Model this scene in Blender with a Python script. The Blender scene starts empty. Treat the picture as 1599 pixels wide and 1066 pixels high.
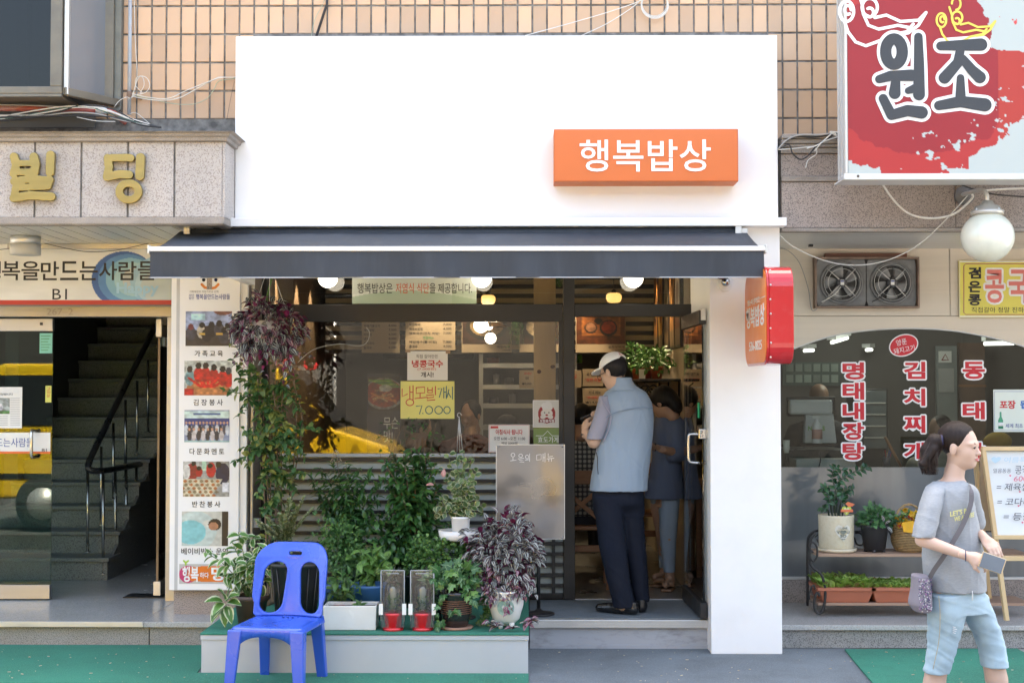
import bpy,bmesh,math,random
import numpy as np
from mathutils import Vector,Matrix
R=math.radians
random.seed(7)
rng=np.random.default_rng(7)
scene=bpy.context.scene
COL=scene.collection
FPX,DIST,EYE=2200.0,8.98,1.67
PITCH,YAW=math.atan(75/2200),math.atan(22.5/2200)
cam_data=bpy.data.cameras.new("camera")
cam_data.sensor_width=36
cam_data.lens=FPX/1599*36
cam_data.clip_start=0.1
cam_data.clip_end=500
cam=bpy.data.objects.new("camera",cam_data)
COL.objects.link(cam)
cam.location=(0,-DIST,EYE)
cam.rotation_euler=(R(90)+PITCH,0,YAW)
scene.camera=cam
SUN_EL,SUN_AZ=R(56),R(168)
world=bpy.data.worlds.new("World")
scene.world=world
world.use_nodes=True
wn=world.node_tree.nodes
sky=wn.new("ShaderNodeTexSky")
sky.sky_type='NISHITA'
sky.sun_disc=False
sky.sun_elevation=SUN_EL
sky.air_density=1.0
sky.dust_density=7.0
sky.ozone_density=0.3
bgn=wn["Background"]
bgn.inputs[1].default_value=0.15
world.node_tree.links.new(sky.outputs[0],bgn.inputs[0])
sun_data=bpy.data.lights.new("sun",'SUN')
sun_data.energy=4.0
sun_data.angle=R(0.6)
sun_data.color=(1.0,0.95,0.88)
sun=bpy.data.objects.new("sun",sun_data)
COL.objects.link(sun)
_sd=Vector((math.sin(SUN_AZ)*math.cos(SUN_EL),-math.cos(SUN_AZ)*math.cos(SUN_EL),math.sin(SUN_EL)))
sun.rotation_euler=_sd.to_track_quat('Z','Y').to_euler()
sky.sun_rotation=math.atan2(_sd.x,_sd.y)
scene.view_settings.view_transform='Standard'
scene.view_settings.look='None'
scene.view_settings.exposure=3.15
scene.view_settings.gamma=1
scene.view_settings.use_curve_mapping=False
scene.view_settings.use_white_balance=True
scene.view_settings.white_balance_temperature=7300
scene.view_settings.white_balance_tint=8
scene.cycles.use_denoising=True
scene.cycles.max_bounces=10
scene.cycles.transparent_max_bounces=16
scene.cycles.sample_clamp_indirect=6
_cr=cam.rotation_euler.to_matrix()
def ray(px,py):
 return _cr@Vector(((px-799.5),-(py-533.0),-FPX))
def P(px,py,Y):
 "point of the vertical plane at depth Y that the photograph shows at px, py"
 d=ray(px,py)
 t=(Y+DIST)/d.y
 return Vector((d.x*t,Y,EYE+d.z*t))
def PF(px,py,z):
 "point of the horizontal plane at height z"
 d=ray(px,py)
 t=(z-EYE)/d.z
 return Vector((d.x*t,-DIST+d.y*t,z))
def S(Y):
 return FPX/(DIST+Y)
def s2l(c):
 return tuple(((v/12.92)if v<=0.04045 else((v+0.055)/1.055)**2.4)for v in c[:3])
def hexc(h):
 h=h.lstrip('#')
 return s2l([int(h[i:i+2],16)/255 for i in(0,2,4)])
MATS={}
def mat(name,col,rough=0.6,var=0.1,scale=6.0,bump=0.0,bscale=120.0,metal=0.0,stretch=(1,1,1),rand=0.0,dirt=0.0,dirtcol=(0.06,0.05,0.045),dscale=3.0,coat=0.0,emit=None,estr=0.0,speck=0.0,sscale=250.0,speckcol=None,trans=0.0,sheen=0.0,fine=0.0):
 """procedural surface: colour with two octaves of variation, optional specks, dirt, bump"""
 if name in MATS:
  return MATS[name]
 m=bpy.data.materials.new(name)
 m.use_nodes=True
 nt=m.node_tree
 N,L=nt.nodes,nt.links
 b=N["Principled BSDF"]
 b.inputs["Roughness"].default_value=rough
 b.inputs["Metallic"].default_value=metal
 if coat:
  b.inputs["Coat Weight"].default_value=coat
  b.inputs["Coat Roughness"].default_value=0.08
 if sheen:
  b.inputs["Sheen Weight"].default_value=sheen
 tc=N.new("ShaderNodeTexCoord")
 mp=N.new("ShaderNodeMapping")
 mp.inputs["Scale"].default_value=stretch
 L.new(tc.outputs["Object"],mp.inputs[0])
 vec=mp.outputs[0]
 def noise(sc_,det=4,rgh=0.55):
  n=N.new("ShaderNodeTexNoise")
  n.inputs["Scale"].default_value=sc_
  n.inputs["Detail"].default_value=det
  n.inputs["Roughness"].default_value=rgh
  L.new(vec,n.inputs["Vector"])
  return n
 def ramp(src,lo,hi,a=0.0,b_=1.0):
  r=N.new("ShaderNodeMapRange")
  r.inputs[1].default_value=lo
  r.inputs[2].default_value=hi
  r.inputs[3].default_value=a
  r.inputs[4].default_value=b_
  L.new(src,r.inputs[0])
  return r.outputs[0]
 n1=noise(scale)
 v=ramp(n1.outputs[0],0.3,0.7,1-var,1+var)
 mul=N.new("ShaderNodeMix")
 mul.data_type='RGBA'
 mul.blend_type='MULTIPLY'
 mul.inputs[0].default_value=1
 mul.inputs[6].default_value=(*col[:3],1)
 L.new(v,mul.inputs[7])
 out=mul.outputs[2]
 if rand:
  oi=N.new("ShaderNodeObjectInfo")
  rv=ramp(oi.outputs["Random"],0,1,1-rand,1+rand)
  m2=N.new("ShaderNodeMix")
  m2.data_type='RGBA'
  m2.blend_type='MULTIPLY'
  m2.inputs[0].default_value=1
  L.new(out,m2.inputs[6])
  L.new(rv,m2.inputs[7])
  out=m2.outputs[2]
 if speck:
  n3=noise(sscale,2,0.6)
  f=ramp(n3.outputs[0],0.5,0.62,0,speck)
  m3=N.new("ShaderNodeMix")
  m3.data_type='RGBA'
  L.new(f,m3.inputs[0])
  L.new(out,m3.inputs[6])
  sc2=speckcol or tuple(c*0.25 for c in col[:3])
  m3.inputs[7].default_value=(*sc2,1)
  out=m3.outputs[2]
 if dirt:
  n4=noise(dscale,8,0.65)
  f=ramp(n4.outputs[0],0.5,0.78,0,dirt)
  m4=N.new("ShaderNodeMix")
  m4.data_type='RGBA'
  L.new(f,m4.inputs[0])
  L.new(out,m4.inputs[6])
  m4.inputs[7].default_value=(*dirtcol,1)
  out=m4.outputs[2]
 L.new(out,b.inputs["Base Color"])
 rr=ramp(n1.outputs[0],0.3,0.7,max(0.02,rough*0.85),min(1,rough*1.15))
 L.new(rr,b.inputs["Roughness"])
 if bump:
  n5=noise(bscale,5,0.6)
  bp=N.new("ShaderNodeBump")
  bp.inputs["Strength"].default_value=bump
  bp.inputs["Distance"].default_value=0.004
  L.new(n5.outputs[0],bp.inputs["Height"])
  L.new(bp.outputs[0],b.inputs["Normal"])
 if emit:
  b.inputs["Emission Color"].default_value=(*emit,1)
  b.inputs["Emission Strength"].default_value=estr
 if trans:
  b.inputs["Transmission Weight"].default_value=trans
 MATS[name]=m
 return m
def glass_mat(name,tint=(0.93,0.95,0.94),k=1.0,rough=0.0):
 if name in MATS:
  return MATS[name]
 m=bpy.data.materials.new(name)
 m.use_nodes=True
 N,L=m.node_tree.nodes,m.node_tree.links
 N.remove(N["Principled BSDF"])
 t=N.new("ShaderNodeBsdfTransparent")
 t.inputs[0].default_value=(*tint,1)
 g=N.new("ShaderNodeBsdfGlossy")
 g.inputs["Roughness"].default_value=rough
 fr=N.new("ShaderNodeFresnel")
 fr.inputs[0].default_value=1.5
 mm=N.new("ShaderNodeMath")
 mm.operation='MULTIPLY'
 mm.inputs[1].default_value=k
 L.new(fr.outputs[0],mm.inputs[0])
 mx=N.new("ShaderNodeMixShader")
 L.new(mm.outputs[0],mx.inputs[0])
 L.new(t.outputs[0],mx.inputs[1])
 L.new(g.outputs[0],mx.inputs[2])
 L.new(mx.outputs[0],N["Material Output"].inputs[0])
 MATS[name]=m
 return m
def print_mat():
 "flat print: colour attribute 'ink'"
 if "flat_print" in MATS:
  return MATS["flat_print"]
 m=bpy.data.materials.new("flat_print")
 m.use_nodes=True
 N,L=m.node_tree.nodes,m.node_tree.links
 a=N.new("ShaderNodeAttribute")
 a.attribute_name="ink"
 L.new(a.outputs[0],N["Principled BSDF"].inputs["Base Color"])
 N["Principled BSDF"].inputs["Roughness"].default_value=0.4
 MATS["flat_print"]=m
 return m
def leaf_mat(name,col,col2=None,pattern=None,stripe=(0.6,0.62,0.55),per_object=False,vary=0.35,rough=0.42,under=None,transl=0.25):
 """leaf colour from its own UV (x across -1..1, y along 0..1): 'margin', 'stripes', 'vein' or plain"""
 if name in MATS:
  return MATS[name]
 m=bpy.data.materials.new(name)
 m.use_nodes=True
 N,L=m.node_tree.nodes,m.node_tree.links
 b=N["Principled BSDF"]
 b.inputs["Roughness"].default_value=rough
 at=N.new("ShaderNodeAttribute")
 at.attribute_name="var"
 ad=N.new("ShaderNodeMath")
 L.new(at.outputs["Fac"],ad.inputs[0])
 L.new(N.new("ShaderNodeObjectInfo").outputs["Random"],ad.inputs[1])
 frc=N.new("ShaderNodeMath")
 frc.operation='FRACT'
 L.new(ad.outputs[0],frc.inputs[0])
 src=frc.outputs[0]
 cr=N.new("ShaderNodeValToRGB")
 c2=col2 or tuple(min(1,c*1.9)for c in col)
 cr.color_ramp.elements[0].color=(*[c*(1-vary)for c in col],1)
 cr.color_ramp.elements[1].color=(*c2,1)
 e=cr.color_ramp.elements.new(0.6)
 e.color=(*col,1)
 L.new(src,cr.inputs[0])
 out=cr.outputs[0]
 uv=N.new("ShaderNodeUVMap")
 sx=N.new("ShaderNodeSeparateXYZ")
 L.new(uv.outputs[0],sx.inputs[0])
 ab=N.new("ShaderNodeMath")
 ab.operation='ABSOLUTE'
 ma=N.new("ShaderNodeMath")
 ma.operation='MULTIPLY_ADD'
 ma.inputs[1].default_value=2
 ma.inputs[2].default_value=-1
 L.new(sx.outputs[0],ma.inputs[0])
 L.new(ma.outputs[0],ab.inputs[0])
 if pattern:
  r2=N.new("ShaderNodeValToRGB")
  els=r2.color_ramp.elements
  r2.color_ramp.interpolation='LINEAR'
  if pattern=='margin':
   pts=[(0,0),(0.62,0.0),(0.78,1.0),(1,1)]
  elif pattern=='stripes':
   pts=[(0,0),(0.16,0.0),(0.3,1.0),(0.62,1.0),(0.74,0.0),(1,0)]
  else:
   pts=[(0,1),(0.06,1),(0.14,0),(1,0)]
  els[0].position,els[0].color=pts[0][0],(pts[0][1],)*3+(1,)
  els[1].position,els[1].color=pts[-1][0],(pts[-1][1],)*3+(1,)
  for p_,v_ in pts[1:-1]:
   el=els.new(p_)
   el.color=(v_,v_,v_,1)
  L.new(ab.outputs[0],r2.inputs[0])
  mx=N.new("ShaderNodeMix")
  mx.data_type='RGBA'
  L.new(r2.outputs[0],mx.inputs[0])
  L.new(out,mx.inputs[6])
  mx.inputs[7].default_value=(*stripe,1)
  out=mx.outputs[2]
 if under:
  geo=N.new("ShaderNodeNewGeometry")
  mx=N.new("ShaderNodeMix")
  mx.data_type='RGBA'
  L.new(geo.outputs["Backfacing"],mx.inputs[0])
  L.new(out,mx.inputs[6])
  mx.inputs[7].default_value=(*under,1)
  out=mx.outputs[2]
 L.new(out,b.inputs["Base Color"])
 tr=N.new("ShaderNodeBsdfTranslucent")
 L.new(out,tr.inputs[0])
 ms=N.new("ShaderNodeMixShader")
 ms.inputs[0].default_value=transl
 L.new(b.outputs[0],ms.inputs[1])
 L.new(tr.outputs[0],ms.inputs[2])
 L.new(ms.outputs[0],N["Material Output"].inputs[0])
 MATS[name]=m
 return m
def link(o,parent=None):
 COL.objects.link(o)
 if parent is not None:
  o.parent=parent
 return o
def tag(o,label=None,cat=None,group=None,kind=None):
 if label:o["label"]=label
 if cat:o["category"]=cat
 if group:o["group"]=group
 if kind:o["kind"]=kind
 return o
def thing(name,label,cat,loc=(0,0,0),group=None):
 o=bpy.data.objects.new(name,None)
 o.empty_display_size=0.1
 COL.objects.link(o)
 o.location=loc
 return tag(o,label,cat,group)
def copy_tree(o,parent=None,loc=None):
 c=o.copy()
 COL.objects.link(c)
 c.parent=parent
 if loc is not None:c.location=loc
 for ch in list(o.children):
  copy_tree(ch,c)
 return c
def mesh_obj(name,me,m,parent=None,loc=None):
 o=bpy.data.objects.new(name,me)
 if m is not None:
  me.materials.clear()
  for x in(m if isinstance(m,(list,tuple))else[m]):
   me.materials.append(x)
 link(o,parent)
 if parent is not None and loc is None:
  o.location=-parent_world(parent)
 elif loc is not None:
  o.location=loc
 return o
def parent_world(p):
 v=Vector((0,0,0))
 while p is not None:
  v=v+p.location
  p=p.parent
 return v
class MB:
 "collects shapes in place coordinates, builds ONE mesh object"
 def __init__(self):
  self.v,self.f,self.sm=[],[],[]
 def add(self,vs,fs,smooth=False):
  o=len(self.v)
  self.v+=[tuple(p)for p in vs]
  self.f+=[tuple(i+o for i in f)for f in fs]
  self.sm+=[smooth]*len(fs)
  return self
 def box(self,x0,y0,z0,x1,y1,z1):
  vs=[(x,y,z)for z in(z0,z1)for y in(y0,y1)for x in(x0,x1)]
  return self.add(vs,[(0,2,3,1),(4,5,7,6),(0,1,5,4),(2,6,7,3),(0,4,6,2),(1,3,7,5)])
 def bar(self,a,b,w,h,up=(0,0,1)):
  "square bar from a to b"
  a,b=Vector(a),Vector(b)
  d=(b-a).normalized()
  s=d.cross(Vector(up))
  if s.length<1e-4:s=d.cross(Vector((1,0,0)))
  s.normalize()
  u=s.cross(d)
  vs=[p+s*(i*w/2)+u*(j*h/2)for p in(a,b)for i,j in((-1,-1),(1,-1),(1,1),(-1,1))]
  return self.add(vs,[(0,1,2,3),(7,6,5,4),(0,4,5,1),(1,5,6,2),(2,6,7,3),(3,7,4,0)])
 def tube(self,pts,r,n=8,cap=True,closed=False):
  pts=[Vector(p)for p in pts]
  k=len(pts)
  rs=r if isinstance(r,(list,tuple))else[r]*k
  vs=[]
  prev=None
  for i,p in enumerate(pts):
   if closed:
    d=(pts[(i+1)%k]-pts[i-1])
   else:
    d=pts[min(i+1,k-1)]-pts[max(i-1,0)]
   d.normalize()
   if prev is None:
    s=d.cross(Vector((0,0,1)))
    if s.length<0.1:s=d.cross(Vector((0,1,0)))
   else:
    s=prev-d*prev.dot(d)
    if s.length<1e-5:s=d.cross(Vector((0,1,0)))
   s.normalize()
   prev=s
   u=d.cross(s)
   for j in range(n):
    a=2*math.pi*j/n
    vs.append(p+(s*math.cos(a)+u*math.sin(a))*rs[i])
  fs=[]
  for i in range(k if closed else k-1):
   i2=(i+1)%k
   for j in range(n):
    j2=(j+1)%n
    fs.append((i*n+j,i*n+j2,i2*n+j2,i2*n+j))
  if cap and not closed:
   fs.append(tuple(reversed(range(n))))
   fs.append(tuple((k-1)*n+j for j in range(n)))
  return self.add(vs,fs,True)
 def lathe(self,prof,c=(0,0,0),n=24,sx=1,sy=1,axis='Z'):
  "prof: list of (radius, height)"
  vs=[]
  for r,h in prof:
   for j in range(n):
    a=2*math.pi*j/n
    x,y=r*math.cos(a)*sx,r*math.sin(a)*sy
    p=(x,y,h)if axis=='Z' else((x,h,y)if axis=='Y' else(h,x,y))
    vs.append((p[0]+c[0],p[1]+c[1],p[2]+c[2]))
  fs=[]
  for i in range(len(prof)-1):
   for j in range(n):
    j2=(j+1)%n
    f=(i*n+j,i*n+j2,(i+1)*n+j2,(i+1)*n+j)
    fs.append(f if axis!='Y' else tuple(reversed(f)))
  if prof[0][0]>1e-4:fs.append(tuple(reversed(range(n))))
  if prof[-1][0]>1e-4:fs.append(tuple((len(prof)-1)*n+j for j in range(n)))
  return self.add(vs,fs,True)
 def prism(self,poly,y0,y1):
  "poly: list of (x, z), extruded from y0 (front) to y1"
  n=len(poly)
  ar=sum(poly[i][0]*poly[(i+1)%n][1]-poly[(i+1)%n][0]*poly[i][1]for i in range(n))
  if ar<0:poly=poly[::-1]
  vs=[(x,y0,z)for x,z in poly]+[(x,y1,z)for x,z in poly]
  fs=[tuple(range(n)),tuple(reversed(range(n,2*n)))]
  fs+=[(i,i+n,(i+1)%n+n,(i+1)%n)for i in range(n)]
  return self.add(vs,fs)
 def prismx(self,poly,x0,x1):
  "poly: list of (y, z), extruded along x"
  n=len(poly)
  vs=[(x0,y,z)for y,z in poly]+[(x1,y,z)for y,z in poly]
  fs=[tuple(range(n)),tuple(reversed(range(n,2*n)))]
  fs+=[(i,i+n,(i+1)%n+n,(i+1)%n)for i in range(n)]
  return self.add(vs,fs)
 def ellipsoid(self,c,r,n=20,m=12):
  prof=[(max(1e-5,math.sin(math.pi*i/m)),-math.cos(math.pi*i/m))for i in range(m+1)]
  vs=[]
  for rr,h in prof:
   for j in range(n):
    a=2*math.pi*j/n
    vs.append((c[0]+r[0]*rr*math.cos(a),c[1]+r[1]*rr*math.sin(a),c[2]+r[2]*h))
  fs=[(i*n+j,i*n+(j+1)%n,(i+1)*n+(j+1)%n,(i+1)*n+j)for i in range(m)for j in range(n)]
  return self.add(vs,fs,True)
 def build(self,name,m,parent=None,bevel=0.0,smooth=None,label=None,kind=None,segs=2):
  me=bpy.data.meshes.new(name)
  me.from_pydata(self.v,[],self.f)
  sm=self.sm if smooth is None else[smooth]*len(self.f)
  me.polygons.foreach_set("use_smooth",sm)
  me.update()
  bm=bmesh.new()
  bm.from_mesh(me)
  bmesh.ops.recalc_face_normals(bm,faces=bm.faces)
  bm.to_mesh(me)
  bm.free()
  o=mesh_obj(name,me,m,parent)
  if bevel:
   b=o.modifiers.new("edge",'BEVEL')
   b.width=bevel
   b.segments=segs
   b.limit_method='ANGLE'
   b.angle_limit=R(40)
  if label:o["label"]=label
  if kind:o["kind"]=kind
  return o
def box(name,x0,y0,z0,x1,y1,z1,m,parent=None,bevel=0.0,**k):
 return MB().box(min(x0,x1),min(y0,y1),min(z0,z1),max(x0,x1),max(y0,y1),max(z0,z1)).build(name,m,parent,bevel,**k)
def pbox(name,px0,py0,px1,py1,Y0,Y1,m,parent=None,bevel=0.0,**k):
 "box whose front face (depth Y0) fills the photo rectangle"
 a,b=P(px0,py0,Y0),P(px1,py1,Y0)
 return box(name,a.x,Y0,b.z,b.x,Y1,a.z,m,parent,bevel,**k)
def mesh_np(name,V,quads,uv=None,var=None,tris=None,smooth=True):
 me=bpy.data.meshes.new(name)
 nv=len(V)
 me.vertices.add(nv)
 me.vertices.foreach_set("co",np.asarray(V,dtype=np.float32).ravel())
 idx,starts,tot=[],[],0
 parts=[]
 if quads is not None and len(quads):parts.append(np.asarray(quads))
 if tris is not None and len(tris):parts.append(np.asarray(tris))
 loops=np.concatenate([p.ravel()for p in parts]).astype(np.int32)
 st,c=[],0
 for p in parts:
  st.append(np.arange(len(p))*p.shape[1]+c)
  c+=p.size
 starts=np.concatenate(st).astype(np.int32)
 me.loops.add(len(loops))
 me.loops.foreach_set("vertex_index",loops)
 me.polygons.add(len(starts))
 me.polygons.foreach_set("loop_start",starts)
 if uv is not None:
  ul=me.uv_layers.new(name="UVMap")
  ul.data.foreach_set("uv",np.asarray(uv,dtype=np.float32)[loops].ravel())
 if var is not None:
  a=me.attributes.new("var",'FLOAT','POINT')
  a.data.foreach_set("value",np.asarray(var,dtype=np.float32))
 me.polygons.foreach_set("use_smooth",[smooth]*len(starts))
 me.update(calc_edges=True)
 me.validate()
 return me
def leaf_base(wr=0.42,segs=5,fold=0.25,curl=0.25,peak=0.42,tip=1.0):
 "unit-length leaf along +y; returns verts, quads, uv"
 V,UV,Q=[],[],[]
 for i in range(segs+1):
  t=i/segs
  e=math.log(0.5)/math.log(peak)
  w=wr*0.5*(math.sin(math.pi*min(0.999,t**e))**0.8 if 0<t<1 else 0.03)
  y=t*(1-0.12*curl*t)
  z=-curl*t*t*0.6+0.12*curl*math.sin(math.pi*t)
  for s in(-1,0,1):
   V.append((s*w,y,z+abs(s)*w*fold*1.6))
   UV.append(((s+1)/2,t))
 for i in range(segs):
  for s in(0,1):
   a=i*3+s
   Q.append((a,a+1,a+4,a+3))
 return np.array(V),np.array(Q),np.array(UV)
def lobed_base(pts=None):
 "five-lobed ivy leaf as a fan"
 pts=pts or[(0,0),(.30,-.10),(.48,.18),(.26,.30),(.36,.62),(.13,.60),(0,1.0),(-.13,.60),(-.36,.62),(-.26,.30),(-.48,.18),(-.30,-.10)]
 V=[(0,.3,0.05)]+[(x,y,-0.22*(x*x+(y-.3)**2))for x,y in pts]
 UV=[(0.5,0.3)]+[(0.5+0.5*min(1,abs(x)*2+.3)*(1 if x>=0 else-1),y)for x,y in pts]
 n=len(pts)
 T=[(0,i+1,(i+1)%n+1)for i in range(n)]
 return np.array(V),np.array(T),np.array(UV)
LEAF={'oval':leaf_base(0.55,5,0.2,0.3,0.45),'pointed':leaf_base(0.50,5,0.3,0.35,0.40),'lance':leaf_base(0.26,5,0.3,0.4,0.36),'round':leaf_base(0.85,5,0.15,0.2,0.5),'trad':leaf_base(0.60,5,0.35,0.5,0.36),'strap':leaf_base(0.12,5,0.3,0.7,0.4),'small':leaf_base(0.6,3,0.25,0.2,0.45),'ivy':lobed_base(),}
def frame_of(d,up):
 d=np.asarray(d,float)
 d/=max(1e-9,np.linalg.norm(d))
 up=np.asarray(up,float)
 x=np.cross(d,up)
 if np.linalg.norm(x)<1e-3:
  x=np.cross(d,np.array([1.0,0.3,0]))
 x/=np.linalg.norm(x)
 z=np.cross(x,d)
 return x,d,z
def leaves_joined(name,kind,L,m,parent):
 "L: list of (pos, dir, up, size) -> one mesh"
 bv,bq,buv=LEAF[kind]
 n,k=len(L),len(bv)
 V=np.zeros((n,k,3))
 for i,(p,d,u,s)in enumerate(L):
  x,y,z=frame_of(d,u)
  V[i]=np.asarray(p)[None]+s*(bv[:,:1]*x+bv[:,1:2]*y+bv[:,2:3]*z)
 Q=(bq[None]+(np.arange(n)*k)[:,None,None]).reshape(-1,bq.shape[1])
 var=np.repeat(rng.random(n),k)
 me=mesh_np(name,V.reshape(-1,3),Q if bq.shape[1]==4 else None,np.tile(buv,(n,1)),var,Q if bq.shape[1]==3 else None)
 o=mesh_obj(name,me,m,parent)
 o["kind"]="stuff"
 return o
_leafmesh={}
def leaves_single(kind,L,m,parent):
 "each leaf an object of its own, sharing one mesh"
 key=(kind,m.name)
 if key not in _leafmesh:
  bv,bq,buv=LEAF[kind]
  me=mesh_np("leaf",bv,bq if bq.shape[1]==4 else None,buv,None,bq if bq.shape[1]==3 else None)
  me.materials.append(m)
  _leafmesh[key]=me
 me=_leafmesh[key]
 off=parent_world(parent)
 for(p,d,u,s)in L:
  o=bpy.data.objects.new("leaf",me)
  link(o,parent)
  x,y,z=frame_of(d,u)
  M=Matrix(((x[0],y[0],z[0],p[0]-off[0]),(x[1],y[1],z[1],p[1]-off[1]),(x[2],y[2],z[2],p[2]-off[2]),(0,0,0,1)))
  o.matrix_local=M@Matrix.Scale(s,4)
def rnd(a,b):
 return a+(b-a)*random.random()
def dome_leaves(c,r,n,size,droop=0.3,shell=0.35,zmin=-1.0,jitter=0.6):
 "leaves through an ellipsoid, denser towards its uneven surface, pointing out"
 out=[]
 ph=[rnd(0,6.28)for _ in range(4)]
 while len(out)<n:
  u=rng.normal(size=3)
  u/=np.linalg.norm(u)
  if u[2]<zmin:continue
  lump=1+0.14*math.sin(3*math.atan2(u[1],u[0])+ph[0])+0.12*math.sin(5*u[2]+4*u[0]+ph[1])+0.08*math.sin(9*u[0]+7*u[2]+ph[2])
  k=(1-shell*random.random()**1.5)*lump
  p=np.array(c)+u*np.array(r)*k
  d=u+rng.normal(size=3)*jitter
  d[2]-=droop
  up=u*0.6+np.array([0,-0.35,0.9])+rng.normal(size=3)*0.25
  out.append((p,d,up,size*rnd(0.65,1.2)))
 return out
def branch_leaves(path,n,size,spread=1.0,droop=0.0,pair=False,taper=0.4,up=(0,-0.3,1)):
 "leaves alternating along a stem path"
 path=[np.asarray(p,float)for p in path]
 out=[]
 for i in range(n):
  t=(i+rnd(0.1,0.9))/n*(len(path)-1)if not pair else((i//2)+0.8)/(n/2+0.8)*(len(path)-1)
  a=min(int(t),len(path)-2)
  f=t-a
  p=path[a]*(1-f)+path[a+1]*f
  tan=path[a+1]-path[a]
  tan/=max(1e-6,np.linalg.norm(tan))
  side=np.cross(tan,np.array(up,float))
  side/=max(1e-6,np.linalg.norm(side))
  if pair:
   s=1 if i%2 else-1
   d=tan*0.6+side*s*spread+rng.normal(size=3)*0.12
  else:
   d=tan*0.35+rng.normal(size=3)*0.55*spread+side*(1 if i%2 else-1)*0.7*spread
  d[2]-=droop
  out.append((p,d,np.array(up)+rng.normal(size=3)*0.3,size*(1-taper*t/(len(path)-1))*rnd(0.8,1.15)))
 return out
def arc(a,b,h=0.0,n=8,side=(0,0,1)):
 a,b,s=Vector(a),Vector(b),Vector(side)
 return[a.lerp(b,i/n)+s*(h*4*(i/n)*(1-i/n))for i in range(n+1)]
def catmull(pts,k=6):
 pts=[Vector(p)for p in pts]
 q=[pts[0]*2-pts[1]]+pts+[pts[-1]*2-pts[-2]]
 out=[]
 for i in range(1,len(q)-2):
  for j in range(k):
   t=j/k
   out.append(0.5*((2*q[i])+(q[i+1]-q[i-1])*t+(2*q[i-1]-5*q[i]+4*q[i+1]-q[i+2])*t*t+(3*q[i]-q[i-1]-3*q[i+1]+q[i+2])*t**3))
 out.append(pts[-1])
 return out
def cable(pxy,Y,r=0.004,k=6,n=6):
 "smooth line through photo points; a point may carry its own depth"
 return catmull([P(p[0],p[1],p[2]if len(p)>2 else Y)for p in pxy],k)
def text_mesh(body,bold=0.0,extrude=0.002,spacing=1.0,italic=0.0,res=3,line=1.0,align='LEFT'):
 c=bpy.data.curves.new("lettering",'FONT')
 c.body=body
 c.size=1
 c.offset=bold
 c.extrude=extrude
 c.space_character=spacing
 c.space_line=line
 c.shear=italic
 c.align_x=align
 c.resolution_u=res
 o=bpy.data.objects.new("lettering",c)
 me=bpy.data.meshes.new_from_object(o)
 bpy.data.objects.remove(o)
 bpy.data.curves.remove(c)
 return me
def text_fit(body,x0,z0,x1,z1,Y,m,parent,name="lettering",bold=0.0,depth=0.003,spacing=1.0,italic=0.0,line=1.0,align='LEFT',keep=False,facing=None):
 "lettering filling the rectangle x0..x1, z0..z1 on the plane Y, facing -y"
 me=text_mesh(body,bold,0.5,spacing,italic,3,line,align)
 n=len(me.vertices)
 co=np.zeros(n*3,dtype=np.float32)
 me.vertices.foreach_get("co",co)
 co=co.reshape(-1,3)
 lo,hi=co.min(0),co.max(0)
 sx=(x1-x0)/max(1e-6,hi[0]-lo[0])
 sz=(z1-z0)/max(1e-6,hi[1]-lo[1])
 ox=x0
 if keep:
  s=min(sx,sz)
  ox=(x0+x1)/2-s*(hi[0]-lo[0])/2 if keep!='L' else x0
  z0=(z0+z1)/2-s*(hi[1]-lo[1])/2
  sx=sz=s
 out=np.zeros_like(co)
 out[:,0]=ox+(co[:,0]-lo[0])*sx
 out[:,2]=z0+(co[:,1]-lo[1])*sz
 out[:,1]=Y-(co[:,2]-lo[2])/(hi[2]-lo[2])*depth if facing is None else 0
 if facing is not None:
  t=(co[:,2]-lo[2])/(hi[2]-lo[2])
  out=np.array([facing(a,b,c_)for a,b,c_ in zip(out[:,0],out[:,2],t)],dtype=np.float32)
 me.vertices.foreach_set("co",out.ravel())
 me.update()
 return mesh_obj(name,me,m,parent)
def ptext(body,px0,py0,px1,py1,Y,m,parent,**k):
 a,b=P(px0,py0,Y),P(px1,py1,Y)
 return text_fit(body,a.x,b.z,b.x,a.z,Y,m,parent,**k)
def halo_text(body,px0,py0,px1,py1,Y,m,parent,r,name="letter_outline"):
 "outline behind a letter: the letter's own shape swept round a small circle"
 a,b=P(px0,py0,Y),P(px1,py1,Y)
 base=text_fit(body,a.x,b.z,b.x,a.z,Y,m,None,name=name,bold=.03,depth=.0001)
 me=base.data
 n=len(me.vertices)
 co=np.zeros(n*3,dtype=np.float32)
 me.vertices.foreach_get("co",co)
 co=co.reshape(-1,3)
 F=[tuple(p.vertices)for p in me.polygons]
 V2,F2=[],[]
 for k in range(10):
  o=np.array((r*math.cos(k*.62832),-k*.00004,r*math.sin(k*.62832)))
  F2+=[tuple(i+len(V2)for i in f)for f in F]
  V2+=[tuple(v)for v in co+o]
 bpy.data.objects.remove(base)
 me2=bpy.data.meshes.new(name)
 me2.from_pydata(V2,[],F2)
 return mesh_obj(name,me2,m,parent)
def fbm(w,h,f=4,oct=4,seed=0):
 r=np.random.default_rng(seed)
 out=np.zeros((h,w))
 amp,tot=1.0,0
 for o in range(oct):
  g=r.random((f+2,f+2))
  y,x=np.linspace(0,f-1e-3,h),np.linspace(0,f-1e-3,w)
  yi,xi=y.astype(int),x.astype(int)
  fy,fx=(y-yi)[:,None],(x-xi)[None]
  fy,fx=fy*fy*(3-2*fy),fx*fx*(3-2*fx)
  a=g[np.ix_(yi,xi)]*(1-fx)+g[np.ix_(yi,xi+1)]*fx
  b=g[np.ix_(yi+1,xi)]*(1-fx)+g[np.ix_(yi+1,xi+1)]*fx
  out+=amp*(a*(1-fy)+b*fy)
  tot+=amp
  amp*=0.5
  f*=2
 return out/tot
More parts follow.
